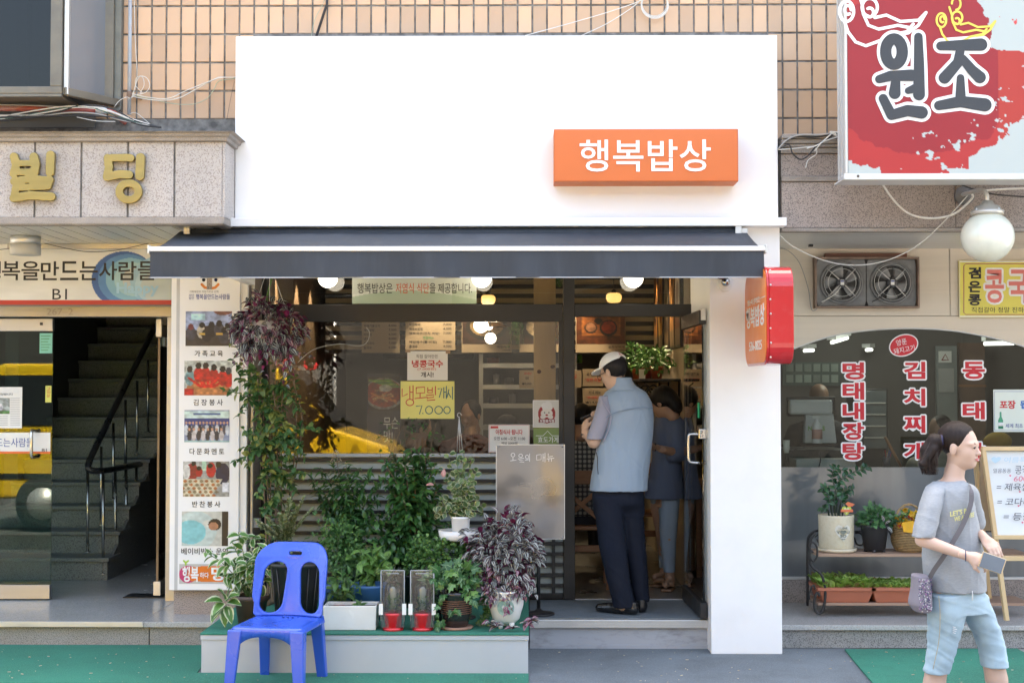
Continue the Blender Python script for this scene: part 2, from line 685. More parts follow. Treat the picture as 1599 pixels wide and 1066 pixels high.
class Paint:
 def __init__(self,w,h,bg):
  self.w,self.h=w,h
  self.a=np.zeros((h,w,3))+np.array(bg)
  self.X,self.Y=np.meshgrid((np.arange(w)+.5)/w,(np.arange(h)+.5)/h)
 def put(self,mask,col,al=1.0):
  mk=mask[...,None]*al
  self.a=self.a*(1-mk)+np.array(col)*mk
  return self
 def rect(self,x0,y0,x1,y1,col,al=1.0):
  return self.put(((self.X>=x0)&(self.X<=x1)&(self.Y>=y0)&(self.Y<=y1)).astype(float),col,al)
 def ell(self,cx,cy,rx,ry,col,al=1.0,rot=0.0):
  dx,dy=self.X-cx,self.Y-cy
  c,s=math.cos(rot),math.sin(rot)
  u,v=(dx*c+dy*s)/rx,(-dx*s+dy*c)/ry
  return self.put((u*u+v*v<=1).astype(float),col,al)
 def line(self,x0,y0,x1,y1,w,col,al=1.0):
  dx,dy=x1-x0,y1-y0
  t=np.clip(((self.X-x0)*dx+(self.Y-y0)*dy)/(dx*dx+dy*dy+1e-9),0,1)
  d=np.hypot(self.X-x0-t*dx,self.Y-y0-t*dy)
  return self.put((d<=w).astype(float),col,al)
 def mott(self,amt,f=8,seed=1):
  self.a=np.clip(self.a*(1+amt*(fbm(self.w,self.h,f,3,seed)[...,None]-.5)*2),0,1)
  return self
 def build(self,name,x0,z0,x1,z1,Y,parent,label=None,fn=None):
  w,h=self.w,self.h
  xs,zs=np.linspace(x0,x1,w),np.linspace(z1,z0,h)
  X,Z=np.meshgrid(xs,zs)
  V=np.stack([X,np.full_like(X,Y),Z],-1).reshape(-1,3)
  if fn is not None:V=np.array([fn(*v)for v in V])
  i=(np.arange(h-1)[:,None]*w+np.arange(w-1)[None]).ravel()
  Q=np.stack([i,i+w,i+w+1,i+1],-1)
  me=mesh_np(name,V,Q,smooth=False)
  at=me.color_attributes.new("ink",'FLOAT_COLOR','POINT')
  lin=np.where(self.a<=0.04045,self.a/12.92,((self.a+0.055)/1.055)**2.4)
  c4=np.concatenate([.8*lin.reshape(-1,3),np.ones((w*h,1))],1).astype(np.float32)
  at.data.foreach_set("color",c4.ravel())
  o=mesh_obj(name,me,print_mat(),parent)
  if label:o["label"]=label
  return o
 def pbuild(self,name,px0,py0,px1,py1,Y,parent,label=None):
  a,b=P(px0,py0,Y),P(px1,py1,Y)
  return self.build(name,a.x,b.z,b.x,a.z,Y,parent,label)
def surface_nets(D,org,vox):
 "D: grid of signed distance (negative inside) -> verts, quads"
 n=D.shape
 ins=D<0
 c=[D[i:n[0]-1+i,j:n[1]-1+j,k:n[2]-1+k]for i in(0,1)for j in(0,1)for k in(0,1)]
 ic=[(a<0)for a in c]
 cnt=sum(a.astype(np.int8)for a in ic)
 act=(cnt>0)&(cnt<8)
 idx=np.full(act.shape,-1,dtype=np.int64)
 ii=np.argwhere(act)
 idx[act]=np.arange(len(ii))
 corner=np.array([(i,j,k)for i in(0,1)for j in(0,1)for k in(0,1)],float)
 vals=np.stack([a[act]for a in c],1)
 acc=np.zeros((len(ii),3))
 num=np.zeros(len(ii))
 for a in range(8):
  for b in range(a+1,8):
   if np.abs(corner[a]-corner[b]).sum()!=1:continue
   va,vb=vals[:,a],vals[:,b]
   m=(va<0)!=(vb<0)
   t=np.where(m,va/np.where(m,va-vb,1),0)
   acc+=np.where(m[:,None],corner[a]+t[:,None]*(corner[b]-corner[a]),0)
   num+=m
 V=(ii+acc/num[:,None])*vox+np.asarray(org)
 Q=[]
 for ax in range(3):
  sl0=[slice(None)]*3
  sl1=[slice(None)]*3
  sl0[ax]=slice(0,n[ax]-1)
  sl1[ax]=slice(1,n[ax])
  e=np.argwhere(ins[tuple(sl0)]!=ins[tuple(sl1)])
  o1,o2=[(1,2),(2,0),(0,1)][ax]
  ok=(e[:,o1]>0)&(e[:,o2]>0)&(e[:,o1]<n[o1]-1)&(e[:,o2]<n[o2]-1)
  e=e[ok]
  u,w=np.zeros(3,int),np.zeros(3,int)
  u[o1],w[o2]=1,1
  q=np.stack([idx[tuple((e-u-w).T)],idx[tuple((e-w).T)],idx[tuple(e.T)],idx[tuple((e-u).T)]],1)
  flip=~ins[tuple(e.T)]
  q[flip]=q[flip][:,::-1]
  Q.append(q)
 return V,np.concatenate(Q)
class Sdf:
 "smooth union of tapered limbs, ellipsoids and ring stacks on a grid"
 def __init__(self,lo,hi,vox):
  self.lo=np.array(lo,float)
  self.vox=vox
  self.n=np.ceil((np.array(hi)-self.lo)/vox).astype(int)+1
  self.D=np.full(self.n,0.5,dtype=np.float32)
 def _sub(self,lo,hi):
  a=np.maximum(0,np.floor((np.array(lo)-self.lo)/self.vox).astype(int))
  b=np.minimum(self.n,np.ceil((np.array(hi)-self.lo)/self.vox).astype(int)+1)
  if(b<=a).any():return None,None
  g=[self.lo[i]+np.arange(a[i],b[i])*self.vox for i in range(3)]
  sl=tuple(slice(a[i],b[i])for i in range(3))
  return sl,(g[0][:,None,None],g[1][None,:,None],g[2][None,None,:])
 def _mix(self,sl,d,k,mode):
  A=self.D[sl]
  if mode=='cut':
   h=np.clip(0.5-0.5*(A+d)/k,0,1)
   self.D[sl]=A*(1-h)+(-d)*h+k*h*(1-h)
  else:
   h=np.clip(0.5+0.5*(d-A)/k,0,1)
   self.D[sl]=d*(1-h)+A*h-k*h*(1-h)
 def limb(self,a,b,ra,rb,k=0.02,w=(1,1,1),mode='add'):
  a,b=np.array(a,float),np.array(b,float)
  w=np.array(w,float)
  m=max(ra,rb)/w.min()+0.05+k
  sl,g=self._sub(np.minimum(a,b)-m,np.maximum(a,b)+m)
  if sl is None:return self
  ab=(b-a)*w
  p=[(g[i]-a[i])*w[i]for i in range(3)]
  t=np.clip((p[0]*ab[0]+p[1]*ab[1]+p[2]*ab[2])/max(1e-9,ab@ab),0,1)
  d=np.sqrt((p[0]-t*ab[0])**2+(p[1]-t*ab[1])**2+(p[2]-t*ab[2])**2)-(ra+(rb-ra)*t)
  self._mix(sl,d,k,mode)
  return self
 def chain(self,pts,rs,k=0.02,w=(1,1,1),mode='add'):
  for i in range(len(pts)-1):
   self.limb(pts[i],pts[i+1],rs[i],rs[i+1],k if i==0 else 0.008,w,mode)
  return self
 def ell(self,c,r,k=0.02,rot=None,mode='add'):
  c,r=np.array(c,float),np.array(r,float)
  m=r.max()+0.05+k
  sl,g=self._sub(c-m,c+m)
  if sl is None:return self
  p=[g[i]-c[i]for i in range(3)]
  if rot is not None:
   Mx=np.array(rot.inverted()if hasattr(rot,'inverted')else rot)
   p=[Mx[i][0]*p[0]+Mx[i][1]*p[1]+Mx[i][2]*p[2]for i in range(3)]
  q=np.sqrt((p[0]/r[0])**2+(p[1]/r[1])**2+(p[2]/r[2])**2)
  d=(q-1)*r.min()
  self._mix(sl,d,k,mode)
  return self
 def rings(self,rows,k=0.02,mode='add',pw=2.3):
  "rows: (z, cx, cy, rx, ry) from top to bottom"
  rows=sorted(rows)
  A=np.array(rows,float)
  zlo,zhi=A[0,0],A[-1,0]
  m=0.06+k
  lo=(A[:,1]-A[:,3]).min()-m,(A[:,2]-A[:,4]).min()-m,zlo-m
  hi=(A[:,1]+A[:,3]).max()+m,(A[:,2]+A[:,4]).max()+m,zhi+m
  sl,g=self._sub(lo,hi)
  if sl is None:return self
  z=g[2].ravel()
  def sm(v):
   tt=np.clip(z,zlo,zhi)
   j=np.clip(np.searchsorted(A[:,0],tt)-1,0,len(A)-2)
   f=(tt-A[j,0])/(A[j+1,0]-A[j,0])
   p1,p2=v[j],v[j+1]
   p0,p3=v[np.maximum(j-1,0)],v[np.minimum(j+2,len(A)-1)]
   m1,m2=(p2-p0)/2,(p3-p1)/2
   return(2*f**3-3*f**2+1)*p1+(f**3-2*f**2+f)*m1+(-2*f**3+3*f**2)*p2+(f**3-f**2)*m2
  cx,cy,rx,ry=(sm(A[:,i])[None,None]for i in(1,2,3,4))
  q=(np.abs((g[0]-cx)/rx)**pw+np.abs((g[1]-cy)/ry)**pw)**(1/pw)
  d=(q-1)*np.minimum(rx,ry)
  dz=np.maximum(zlo-g[2],g[2]-zhi)
  d=np.maximum(d,dz)
  self._mix(sl,d,k,mode)
  return self
 def half(self,c,nrm,k=0.006):
  "cut away everything on the side the normal points to"
  nrm=np.array(nrm,float)
  nrm/=np.linalg.norm(nrm)
  sl,g=self._sub(self.lo,self.lo+self.n*self.vox)
  d=(g[0]-c[0])*nrm[0]+(g[1]-c[1])*nrm[1]+(g[2]-c[2])*nrm[2]
  self._mix(sl,-d,k,'cut')
  return self
 def build(self,name,m,parent,disp=None,relax=1,label=None,join=None):
  self.D[0],self.D[-1]=1,1
  self.D[:,0],self.D[:,-1]=1,1
  self.D[:,:,0],self.D[:,:,-1]=1,1
  V,Q=surface_nets(self.D,self.lo,self.vox)
  for other in(join or[]):
   other.D[0],other.D[-1]=1,1
   other.D[:,0],other.D[:,-1]=1,1
   other.D[:,:,0],other.D[:,:,-1]=1,1
   v2,q2=surface_nets(other.D,other.lo,other.vox)
   Q=np.concatenate([Q,q2+len(V)])
   V=np.concatenate([V,v2])
  for _ in range(relax):
   acc=np.zeros_like(V)
   num=np.zeros(len(V))
   for i,j in((0,1),(1,2),(2,3),(3,0)):
    np.add.at(acc,Q[:,i],V[Q[:,j]])
    np.add.at(acc,Q[:,j],V[Q[:,i]])
    np.add.at(num,Q[:,i],1)
    np.add.at(num,Q[:,j],1)
   V=V*0.4+0.6*acc/np.maximum(num,1)[:,None]
  if disp is not None:
   nq=np.cross(V[Q[:,2]]-V[Q[:,0]],V[Q[:,3]]-V[Q[:,1]])
   nv=np.zeros_like(V)
   for i in range(4):np.add.at(nv,Q[:,i],nq)
   nv/=np.maximum(1e-12,np.linalg.norm(nv,axis=1))[:,None]
   V=V+nv*disp(V)[:,None]
  me=mesh_np(name,V,Q)
  o=mesh_obj(name,me,m,parent)
  if label:o["label"]=label
  return o
def wavy(V,fs,amp,seed=0):
 "sum of a few random plane waves: cloth folds; fs = list of (kx, ky, kz)"
 r=np.random.default_rng(seed)
 out=np.zeros(len(V))
 for kx,ky,kz in fs:
  ph=r.random()*6.28
  w=0.9*np.sin(V[:,0]*13+V[:,2]*9+r.random()*6)
  ar=V[:,0]*kx+V[:,1]*ky+V[:,2]*kz+ph+w*1.6
  out+=.45*np.sin(ar)+.9*(.6-np.abs(np.sin(ar*.5+.8))**.7)
 return out/len(fs)*amp
def strokes(name,lines,m,parent,Y,depth,r,vox=0.004,k=0.006,label=None):
 """letter strokes: lines = list of polylines [(px, py), ...] on the plane Y, made solid by depth"""
 pts=[[P(x,y,Y)for x,y in ln]for ln in lines]
 allp=[p for ln in pts for p in ln]
 rad=r if isinstance(r,(list,tuple))else[r]*len(lines)
 R_=max(rad)
 lo=(min(p.x for p in allp)-R_-3*vox,Y-depth-3*vox,min(p.z for p in allp)-R_-3*vox)
 hi=(max(p.x for p in allp)+R_+3*vox,Y+3*vox,max(p.z for p in allp)+R_+3*vox)
 s=Sdf(lo,hi,vox)
 g0=s.lo[0]+np.arange(s.n[0])*vox
 g2=s.lo[2]+np.arange(s.n[2])*vox
 X,Z=np.meshgrid(g0,g2,indexing='ij')
 D2=np.full(X.shape,1.0)
 for ln,rr in zip(pts,rad):
  for a,b in zip(ln[:-1],ln[1:]):
   dx,dz=b.x-a.x,b.z-a.z
   t=np.clip(((X-a.x)*dx+(Z-a.z)*dz)/max(1e-9,dx*dx+dz*dz),0,1)
   D2=np.minimum(D2,np.hypot(X-a.x-t*dx,Z-a.z-t*dz)-rr)
 gy=(s.lo[1]+np.arange(s.n[1])*vox)[None,:,None]
 dy=np.abs(gy-(Y-depth/2))-depth/2
 s.D=np.maximum(D2[:,None,:],dy).astype(np.float32)
 return s.build(name,m,parent,relax=0,label=label)
def circ(cx,cy,rx,ry,n=20,a0=0,a1=360):
 return[(cx+rx*math.cos(R(a0+(a1-a0)*i/n)),cy-ry*math.sin(R(a0+(a1-a0)*i/n)))for i in range(n+1)]
def inkline(name,lines,m,parent,Y,w,th=0.0008,label=None,pix=True,fn=None):
 "thin flat drawn lines (round ended) on the plane Y; lines in photo points, w = half width in metres"
 b=MB()
 q=0
 for ln in lines:
  pts=[P(x,y,Y)for x,y in ln]if pix else[Vector((x,Y,z))for x,z in ln]
  n=len(pts)
  L_,R_=[],[]
  for i,p in enumerate(pts):
   d=pts[min(i+1,n-1)]-pts[max(i-1,0)]
   if d.length<1e-7:d=Vector((1,0,0))
   d.normalize()
   s=Vector((-d.z,0,d.x))
   L_.append(p+s*w)
   R_.append(p-s*w)
  yo=Vector((0,-th-q*0.00002,0))
  q+=1
  vs=[v+yo for v in L_+R_]
  b.add(vs,[(i,i+1,n+i+1,n+i)for i in range(n-1)])
  for e in(0,n-1):
   c_=pts[e]+yo+Vector((0,-0.00001,0))
   b.add([c_+Vector((w*math.cos(a*math.pi/4),0,w*math.sin(a*math.pi/4)))for a in range(8)],[tuple(range(8))])
 if fn is not None:b.v=[tuple(fn(v))for v in b.v]
 return b.build(name,m,parent,label=label)
def foliage(kind,L,m,parent,singles=300):
 "the nearest leaves one by one, the rest joined"
 L=sorted(L,key=lambda q:q[0][1])
 leaves_single(kind,L[:singles],m,parent)
 if len(L)>singles:
  leaves_joined("foliage",kind,L[singles:],m,parent)
# ================================================================== materials in use
white_paint=mat("white_panel_paint",(0.80,0.795,0.785),0.45,0.02,2.0,0.05,60,dirt=0.05,dirtcol=(0.4,0.38,0.35),dscale=1.2)
pillar_paint=mat("white_pillar_paint",(0.84,0.835,0.82),0.5,0.02,1.5,0.05,40,dirt=0.10,dirtcol=(0.35,0.33,0.3),dscale=2.5)
tile_mat=mat("peach_wall_tile",(0.53,0.35,0.22),0.32,0.10,7,0.10,40,stretch=(1,1,0.25),rand=0.16,dirt=0.35,dirtcol=(0.30,0.23,0.20),dscale=6)
grout_mat=mat("dark_grout",(0.17,0.165,0.155),0.9,0.5,18,0.4,200)
granite=mat("pink_granite",(0.43,0.40,0.375),0.6,0.06,3,0.12,300,speck=0.65,sscale=135,speckcol=(0.17,0.14,0.13),dirt=0.12,dscale=2,rand=0.05)
granite_dirty=mat("weathered_granite_moulding",(0.32,0.285,0.25),0.7,0.15,6,0.25,150,speck=0.6,sscale=160,speckcol=(0.12,0.10,0.09),dirt=0.55,dirtcol=(0.10,0.09,0.08),dscale=5,stretch=(1,1,3))
granite_red=mat("reddish_granite",(0.33,0.28,0.25),0.55,0.08,3,0.1,260,speck=0.8,sscale=150,speckcol=(0.09,0.075,0.07),dirt=0.15,dscale=2)
granite_grey=mat("grey_step_granite",(0.31,0.305,0.29),0.5,0.08,4,0.1,260,speck=0.85,sscale=170,speckcol=(0.07,0.07,0.07),dirt=0.3,dirtcol=(0.09,0.085,0.07),dscale=3)
granite_pol=mat("polished_grey_granite",(0.44,0.435,0.42),0.24,0.06,3,0.03,200,speck=0.5,sscale=170,speckcol=(0.14,0.14,0.14),dirt=0.2,dscale=3)
granite_dark=mat("dark_stair_granite",(0.20,0.205,0.20),0.45,0.1,4,0.06,260,speck=0.75,sscale=150,speckcol=(0.05,0.05,0.05))
frame_black=mat("black_window_frame",(0.018,0.018,0.019),0.38,0.1,4,0.03,80)
frame_bronze=mat("bronze_window_frame",(0.17,0.155,0.125),0.4,0.15,5,0.1,60,metal=0.4,dirt=0.3,dscale=6)
steel=mat("brushed_stainless",(0.44,0.44,0.43),0.42,0.04,3,0.0,90,metal=.9,stretch=(1,1,12))
steel_rail=mat("stainless_tube",(0.55,0.54,0.50),0.25,0.05,6,metal=1.0)
chrome=mat("polished_chrome",(0.48,0.48,0.48),0.22,0.03,6,metal=1.0)
alu=mat("aluminium",(0.62,0.62,0.60),0.42,0.08,5,0.05,100,metal=0.7,dirt=0.2,dscale=5)
alu_soffit=mat("aluminium_soffit_strip",(0.66,0.66,0.64),0.35,0.1,3,0.03,60,metal=0.5,dirt=0.15,stretch=(0.3,1,1))
concrete=mat("concrete",(0.30,0.29,0.27),0.85,0.15,3,0.3,90,dirt=0.3)
asphalt=mat("asphalt",(0.075,0.075,0.075),0.9,0.2,2,0.5,160,speck=0.4,sscale=120,speckcol=(0.12,0.12,0.12))
carpet_grey=mat("blue_grey_outdoor_carpet",(0.135,0.160,0.175),0.95,0.2,1.6,0.9,220,speck=0.6,sscale=120,speckcol=(0.22,0.24,0.26),dirt=0.5,dirtcol=(0.075,0.08,0.085),dscale=2.6)
carpet_green=mat("green_outdoor_carpet",(0.022,0.175,0.115),0.95,0.3,1.3,1.0,200,speck=0.6,sscale=110,speckcol=(0.05,0.26,0.18),dirt=0.6,dirtcol=(0.02,0.085,0.06),dscale=2.6)
grey_metal=mat("pale_blue_grey_painted_metal",(0.44,0.46,0.49),0.42,0.05,2,0.08,50,dirt=0.22,dirtcol=(0.5,0.5,0.5),dscale=14)
grey_peel=mat("peeling_grey_paint",(0.36,0.37,0.39),0.5,0.05,2,0.15,50,dirt=0.75,dirtcol=(0.14,0.13,0.12),dscale=7,stretch=(1,1,2.5))
clear_glass=glass_mat("clear_window_glass",(0.90,0.91,0.90),1.25)
green_glass=glass_mat("green_tinted_glass",(0.50,0.66,0.62),1.2)
dark_glass=glass_mat("smoky_window_glass",(0.30,0.33,0.36),.8)
beige_panel=mat("beige_cladding_panel",(0.64,0.565,0.46),0.55,0.06,3,0.05,80,stretch=(0.15,1,6),dirt=0.1,dirtcol=(0.3,0.25,0.2),dscale=3)
black_plastic=mat("black_plastic",(0.02,0.02,0.021),0.4,0.1,6)
black_iron=mat("black_wrought_iron",(0.016,0.015,0.015),0.45,0.2,20,0.2,120)
white_plastic=mat("white_plastic",(0.75,0.75,0.74),0.35,0.02,6)
ink_black=mat("black_ink",(0.02,0.02,0.022),0.5,0.05)
ink_red=mat("red_ink",(0.52,0.03,0.03),0.5,0.05)
ink_white=mat("white_letter_vinyl",(0.8,0.8,0.8),0.45,0.02)
ink_blue=mat("blue_ink",(0.06,0.10,0.32),0.5,0.05)
ink_green=mat("green_ink",(0.08,0.28,0.12),0.5,0.05)
paper_white=mat("white_paper",(0.74,0.74,0.72),0.6,0.03,4)
paper_yellow=mat("pale_yellow_paper",(0.72,0.68,0.22),0.6,0.05,3)
tape_mat=mat("brown_parcel_tape",(0.30,0.2,0.13),0.3,0.05)
wire_white=mat("white_cable",(0.62,0.61,0.57),0.5,0.08,20)
wire_black=mat("black_cable",(0.02,0.02,0.022),0.45,0.1,20)
wood_light=mat("pale_pine_wood",(0.56,0.38,0.20),0.5,0.18,9,0.1,60,stretch=(1,1,0.12),dirt=0.2,dirtcol=(0.30,0.15,0.06),dscale=4)
wood_mid=mat("stained_wood",(0.27,0.12,0.05),0.4,0.2,9,0.1,60,stretch=(1,0.3,4))
# ================================================================== the setting: ground, road, steps
ground=MB().box(-40,-0.6,-0.2,40,12,-0.004)
ground.build("ground",concrete,kind="structure")
MB().box(-40,-3.4,-0.2,40,-0.6,-0.004).build("pavement",concrete,kind="structure")
MB().box(-60,-13.5,-0.25,60,-3.4,-0.008).build("road",asphalt,kind="structure")
MB().box(-60,-17.0,-0.2,60,-13.5,0.10).build("far_pavement",concrete,kind="structure")
def floor_piece(name,pts,z,th,m,label,cat):
 n=len(pts)
 v=[(p[0],p[1],z)for p in pts]+[(p[0],p[1],z-th)for p in pts]
 f=[tuple(range(n)),tuple(reversed(range(n,2*n)))]+[(i,(i+1)%n,(i+1)%n+n,i+n)for i in range(n)]
 o=MB().add(v,f).build(name,m)
 return tag(o,label,cat)
floor_piece("grey_carpet",[(-1.97,-3.4),(3.4,-3.4),(2.9,-1.3),(2.12,0.2),(1.6,0.2),(-1.97,0.2)][::1],0.002,0.006,carpet_grey,"blue-grey outdoor carpet covering the pavement in front of the shop doorway","carpet")
g1,g2,g3=PF(292,1066,0),PF(316,1044,0),PF(-200,1006,0)
floor_piece("green_carpet",[(-7,-0.95),(g1.x,-0.95),(g2.x,-0.62),(-2.02,0.24),(-7,0.24)],0.009,0.009,carpet_green,"green outdoor carpet at the foot of the left granite entrance step","carpet")
floor_piece("green_carpet",[(-1.95,-1.6),(0.012,-1.6),(0.012,-0.675),(-1.95,-0.675)],0.013,0.009,carpet_green,"green carpet strip in front of the planter platform under the blue chair","carpet")
floor_piece("green_carpet",[tuple(PF(*q,0.01))[:2]for q in((1319,1013),(1336,1034),(1366,1069),(1420,1110),(1760,1110),(1640,1040),(1588,1012))],0.012,0.009,carpet_green,"green outdoor carpet on the ground behind the walking woman","carpet")
random.seed(5)
litter=MB()
for i in range(240):
 x,y=rnd(-3.6,3.6),rnd(-1.2,0.1)
 if-1.97<x<0.03 and y>-0.72:continue
 s=rnd(0.0015,0.006)if i%9 else .009
 a=rnd(0,3.14)
 litter.bar((x-s*math.cos(a),y-s*math.sin(a),0.016),(x+s*math.cos(a),y+s*math.sin(a),0.016),s*0.7,0.003)
litter.build("litter",mat("dry_leaf_litter",(0.45,0.38,0.27),0.8,0.3),kind="stuff")
le=thing("entrance_step","grey granite step below the left building entrance","step",(-3.5,0.3,0))
zt=0.156
xe=-1.97
cuts=[-6.2,-4.6,P(235,980,.3).x,xe]
for a,b in zip(cuts[:-1],cuts[1:]):
 box("riser_slab",a+.003,0.27,0,b-.003,0.32,zt-0.034,granite_grey,le,0.002)
box("step_core",-6.2,0.322,0,xe,1.2,zt-0.036,concrete,le)
tc=[-6.2,-5.0,-4.05,P(248,950,.7).x,xe]
for a,b in zip(tc[:-1],tc[1:]):
 box("tread_slab",a+.0015,0.24,zt-0.034,b-.0015,1.25,zt,granite_pol,le,0.003)
box("metal_nosing",-6.2,0.225,zt-0.03,P(224,965,.24).x,0.239,zt+0.004,alu,le,0.002)
tag(box("hall_floor",-6.2,1.25,0,-1.97,8.5,zt-0.002,granite_pol),kind="structure")
pl=thing("planter_platform","low grey metal platform topped with green carpet carrying the potted plants","platform",(-0.95,-0.67,0))
box("casing",-1.91,-0.67,0,0.01,0.98,0.232,grey_metal,pl,0.006)
box("front_trim",-1.913,-0.677,0.205,0.013,-0.671,0.232,grey_metal,pl,0.001)
MB().box(-1.915,-0.682,0.233,0.014,0.98,0.244).build("carpet_top",carpet_green,pl,0.003)
ds=thing("doorway_step","grey painted doorway step with chequer plate nosing and dark mat","step",(0.6,0.17,0))
box("step_body",0.02,0.19,0,1.172,1.02,0.15,grey_peel,ds,0.003)
box("base_lip",0.02,0.175,0.0,1.172,0.189,0.025,grey_peel,ds,0.001)
box("nosing",0.02,0.165,0.134,1.172,0.23,0.188,alu,ds,0.003)
chk=MB()
for r_ in range(3):
 for i in range(96):
  x=0.028+i*0.012
  z=0.144+r_*0.017
  t=1 if(i+r_)%2 else-1
  chk.bar((x,0.1635,z-0.004*t),(x+0.009,0.1635,z+0.004*t),0.003,0.0035,up=(0,1,0))
chk.build("plate_ridges",alu,ds,kind="stuff")
box("mat_top",0.02,0.231,0.151,1.172,1.02,0.19,carpet_grey,ds,0.003)
box("white_threshold",0.33,1.021,0.15,1.172,1.07,0.194,alu,ds,0.002)
rs=thing("right_step","grey granite step and kerb below the right restaurant window","step",(3,0.2,0))
cuts=[1.64,2.9,4.4,6.0]
for a,b in zip(cuts[:-1],cuts[1:]):
 box("riser_slab",a+.0015,0.22,0,b-.0015,0.27,0.118,granite_grey,rs,0.002)
 box("tread_slab",a+.0015,0.19,0.119,b-.0015,1.17,0.151,granite_pol,rs,0.004)
 box("kerb_slab",a+.0015,1.171,0.10,b-.0015,1.3,0.31,granite_red,rs,0.003)
box("step_core",1.64,0.272,0,6.0,1.17,0.117,concrete,rs)
# ================================================================== tiled building above
bld=thing("tiled_building","upper facade of peach ceramic tiles with dark grout behind the shop signs","building",(0,0.35,3.2))
TY=0.35
box("tile_backing",-7,TY+.006,3.0,7,TY+.2,6.0,grout_mat,bld)
box("building_mass",-9,TY+.201,2.98,9,9.0,8.0,concrete,bld)
box("building_shoulder",-9,TY+.0,6.001,9,TY+.2,8.0,concrete,bld)
tw,th=23.1/S(TY),44.9/S(TY)
x00,z00=P(213.8,98.3,TY).x,P(213.8,98.3,TY).z
gx,gz=0.0105,0.0115
hw,hh=tw/2-gx/2,th/2-gz/2
tb=MB()
c=0.0025
vs=[(-hw,0,-hh),(hw,0,-hh),(hw,0,hh),(-hw,0,hh),(-hw+c,-.006,-hh+c),(hw-c,-.006,-hh+c),(hw-c,-.006,hh-c),(-hw+c,-.006,hh-c)]
me_t=bpy.data.meshes.new("tile")
me_t.from_pydata(vs,[],[(4,5,6,7),(0,1,5,4),(1,2,6,5),(2,3,7,6),(3,0,4,7)])
me_t.materials.append(tile_mat)
n_t=0
def tile_at(i,j):
 global n_t
 o=bpy.data.objects.new("tile",me_t)
 link(o,bld)
 o.location=Vector((x00+(i+.5)*tw,TY+.004,z00+(j+.5)*th))-bld.location
 o.rotation_euler=(R(rnd(-.35,.35)),R(rnd(-.2,.2)),R(rnd(-.35,.35)))
 n_t+=1
random.seed(3)
for j in range(-5,5):
 for i in range(-14,62):
  X,Z=x00+(i+.5)*tw,z00+(j+.5)*th
  px,py=822+X*S(TY),608-(Z-EYE)*S(TY)
  if py<-40 or py>232 or px>1345 or px<-25:continue
  inwin=px<186 and py<150-0
  insign=384<px<1200 and py>76
  under=px>384 and px<1200 and py>60
  if inwin or insign or under:continue
  if px<384 and py>200:continue
  if px>1320 and py<232:continue
  tile_at(i,j)
bw=thing("bay_window","dark bronze-framed bay window projecting from the tiled facade at the top left","window",(-3.3,0,3.6))
FYb=-0.09
zb=P(50,146,FYb).z
ztop=zb+1.6
xm=P(96,140,FYb).x
xw=P(186,168,TY).x
xl=-5.6
box("frame",xl,FYb,zb,xm,FYb+.06,zb+.045,frame_bronze,bw,0.004)
box("frame",xm-.075,FYb+.001,zb+.046,xm-.001,FYb+.06,ztop,frame_bronze,bw,0.004)
MB().bar((xm,FYb+.03,zb+.02),(xw,TY-.03,zb+.02),0.05,0.05).build("frame",frame_bronze,bw,0.004)
MB().bar((xm+.02,FYb+.04,zb),(xm+.02,FYb+.04,ztop),0.03,0.03).build("frame",alu,bw,0.002)
MB().bar((xw-.05,TY-.05,zb),(xw-.05,TY-.05,ztop),0.05,0.06).build("frame",frame_bronze,bw,0.004)
MB().bar((xw+.0,TY-.02,zb-.03),(xw+.0,TY-.02,ztop),0.045,0.045).build("frame",mat("verdigris_grey_trim",(0.16,0.17,0.155),0.6,0.2,8,dirt=0.4),bw,0.003)
box("window_pane",xl,FYb+.03,zb+.046,xm-.076,FYb+.036,ztop,dark_glass,bw)
pa,pb_=Vector((xm+.035,FYb+.05,0)),Vector((xw-.07,TY-.06,0))
frost=mat("frosted_grey_glass",(0.17,0.185,0.205),0.18,0.12,1.5,coat=0.5,stretch=(1,1,0.3))
v=[(pa.x,pa.y,zb+.046),(pb_.x,pb_.y,zb+.046),(pb_.x,pb_.y,ztop),(pa.x,pa.y,ztop)]
v2=[(x-.01,y+.02,z)for x,y,z in v]
MB().add(v+v2,[(0,1,2,3),(7,6,5,4),(0,4,5,1),(1,5,6,2),(2,6,7,3),(3,7,4,0)]).build("window_pane",frost,bw)
xa=P(27,0,.3).x;xb=P(50,0,.3).x
box("sash_post",xa+.05,.15,zb+.05,xb+.03,.2,ztop,mat("dark_sash",(0.06,0.05,0.05),0.5),bw)
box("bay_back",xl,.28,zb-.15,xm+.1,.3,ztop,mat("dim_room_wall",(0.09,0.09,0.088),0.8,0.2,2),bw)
box("sill_underside",xl,FYb+.0,zb-.02,xm,TY-.001,zb-.002,frame_bronze,bw)
MB().add([(xl,FYb,ztop),(xm,FYb,ztop),(xw,TY,ztop),(xl,TY,ztop)],[(0,1,2,3)]).build("bay_top",frame_bronze,bw)
tag(bw,None,None)
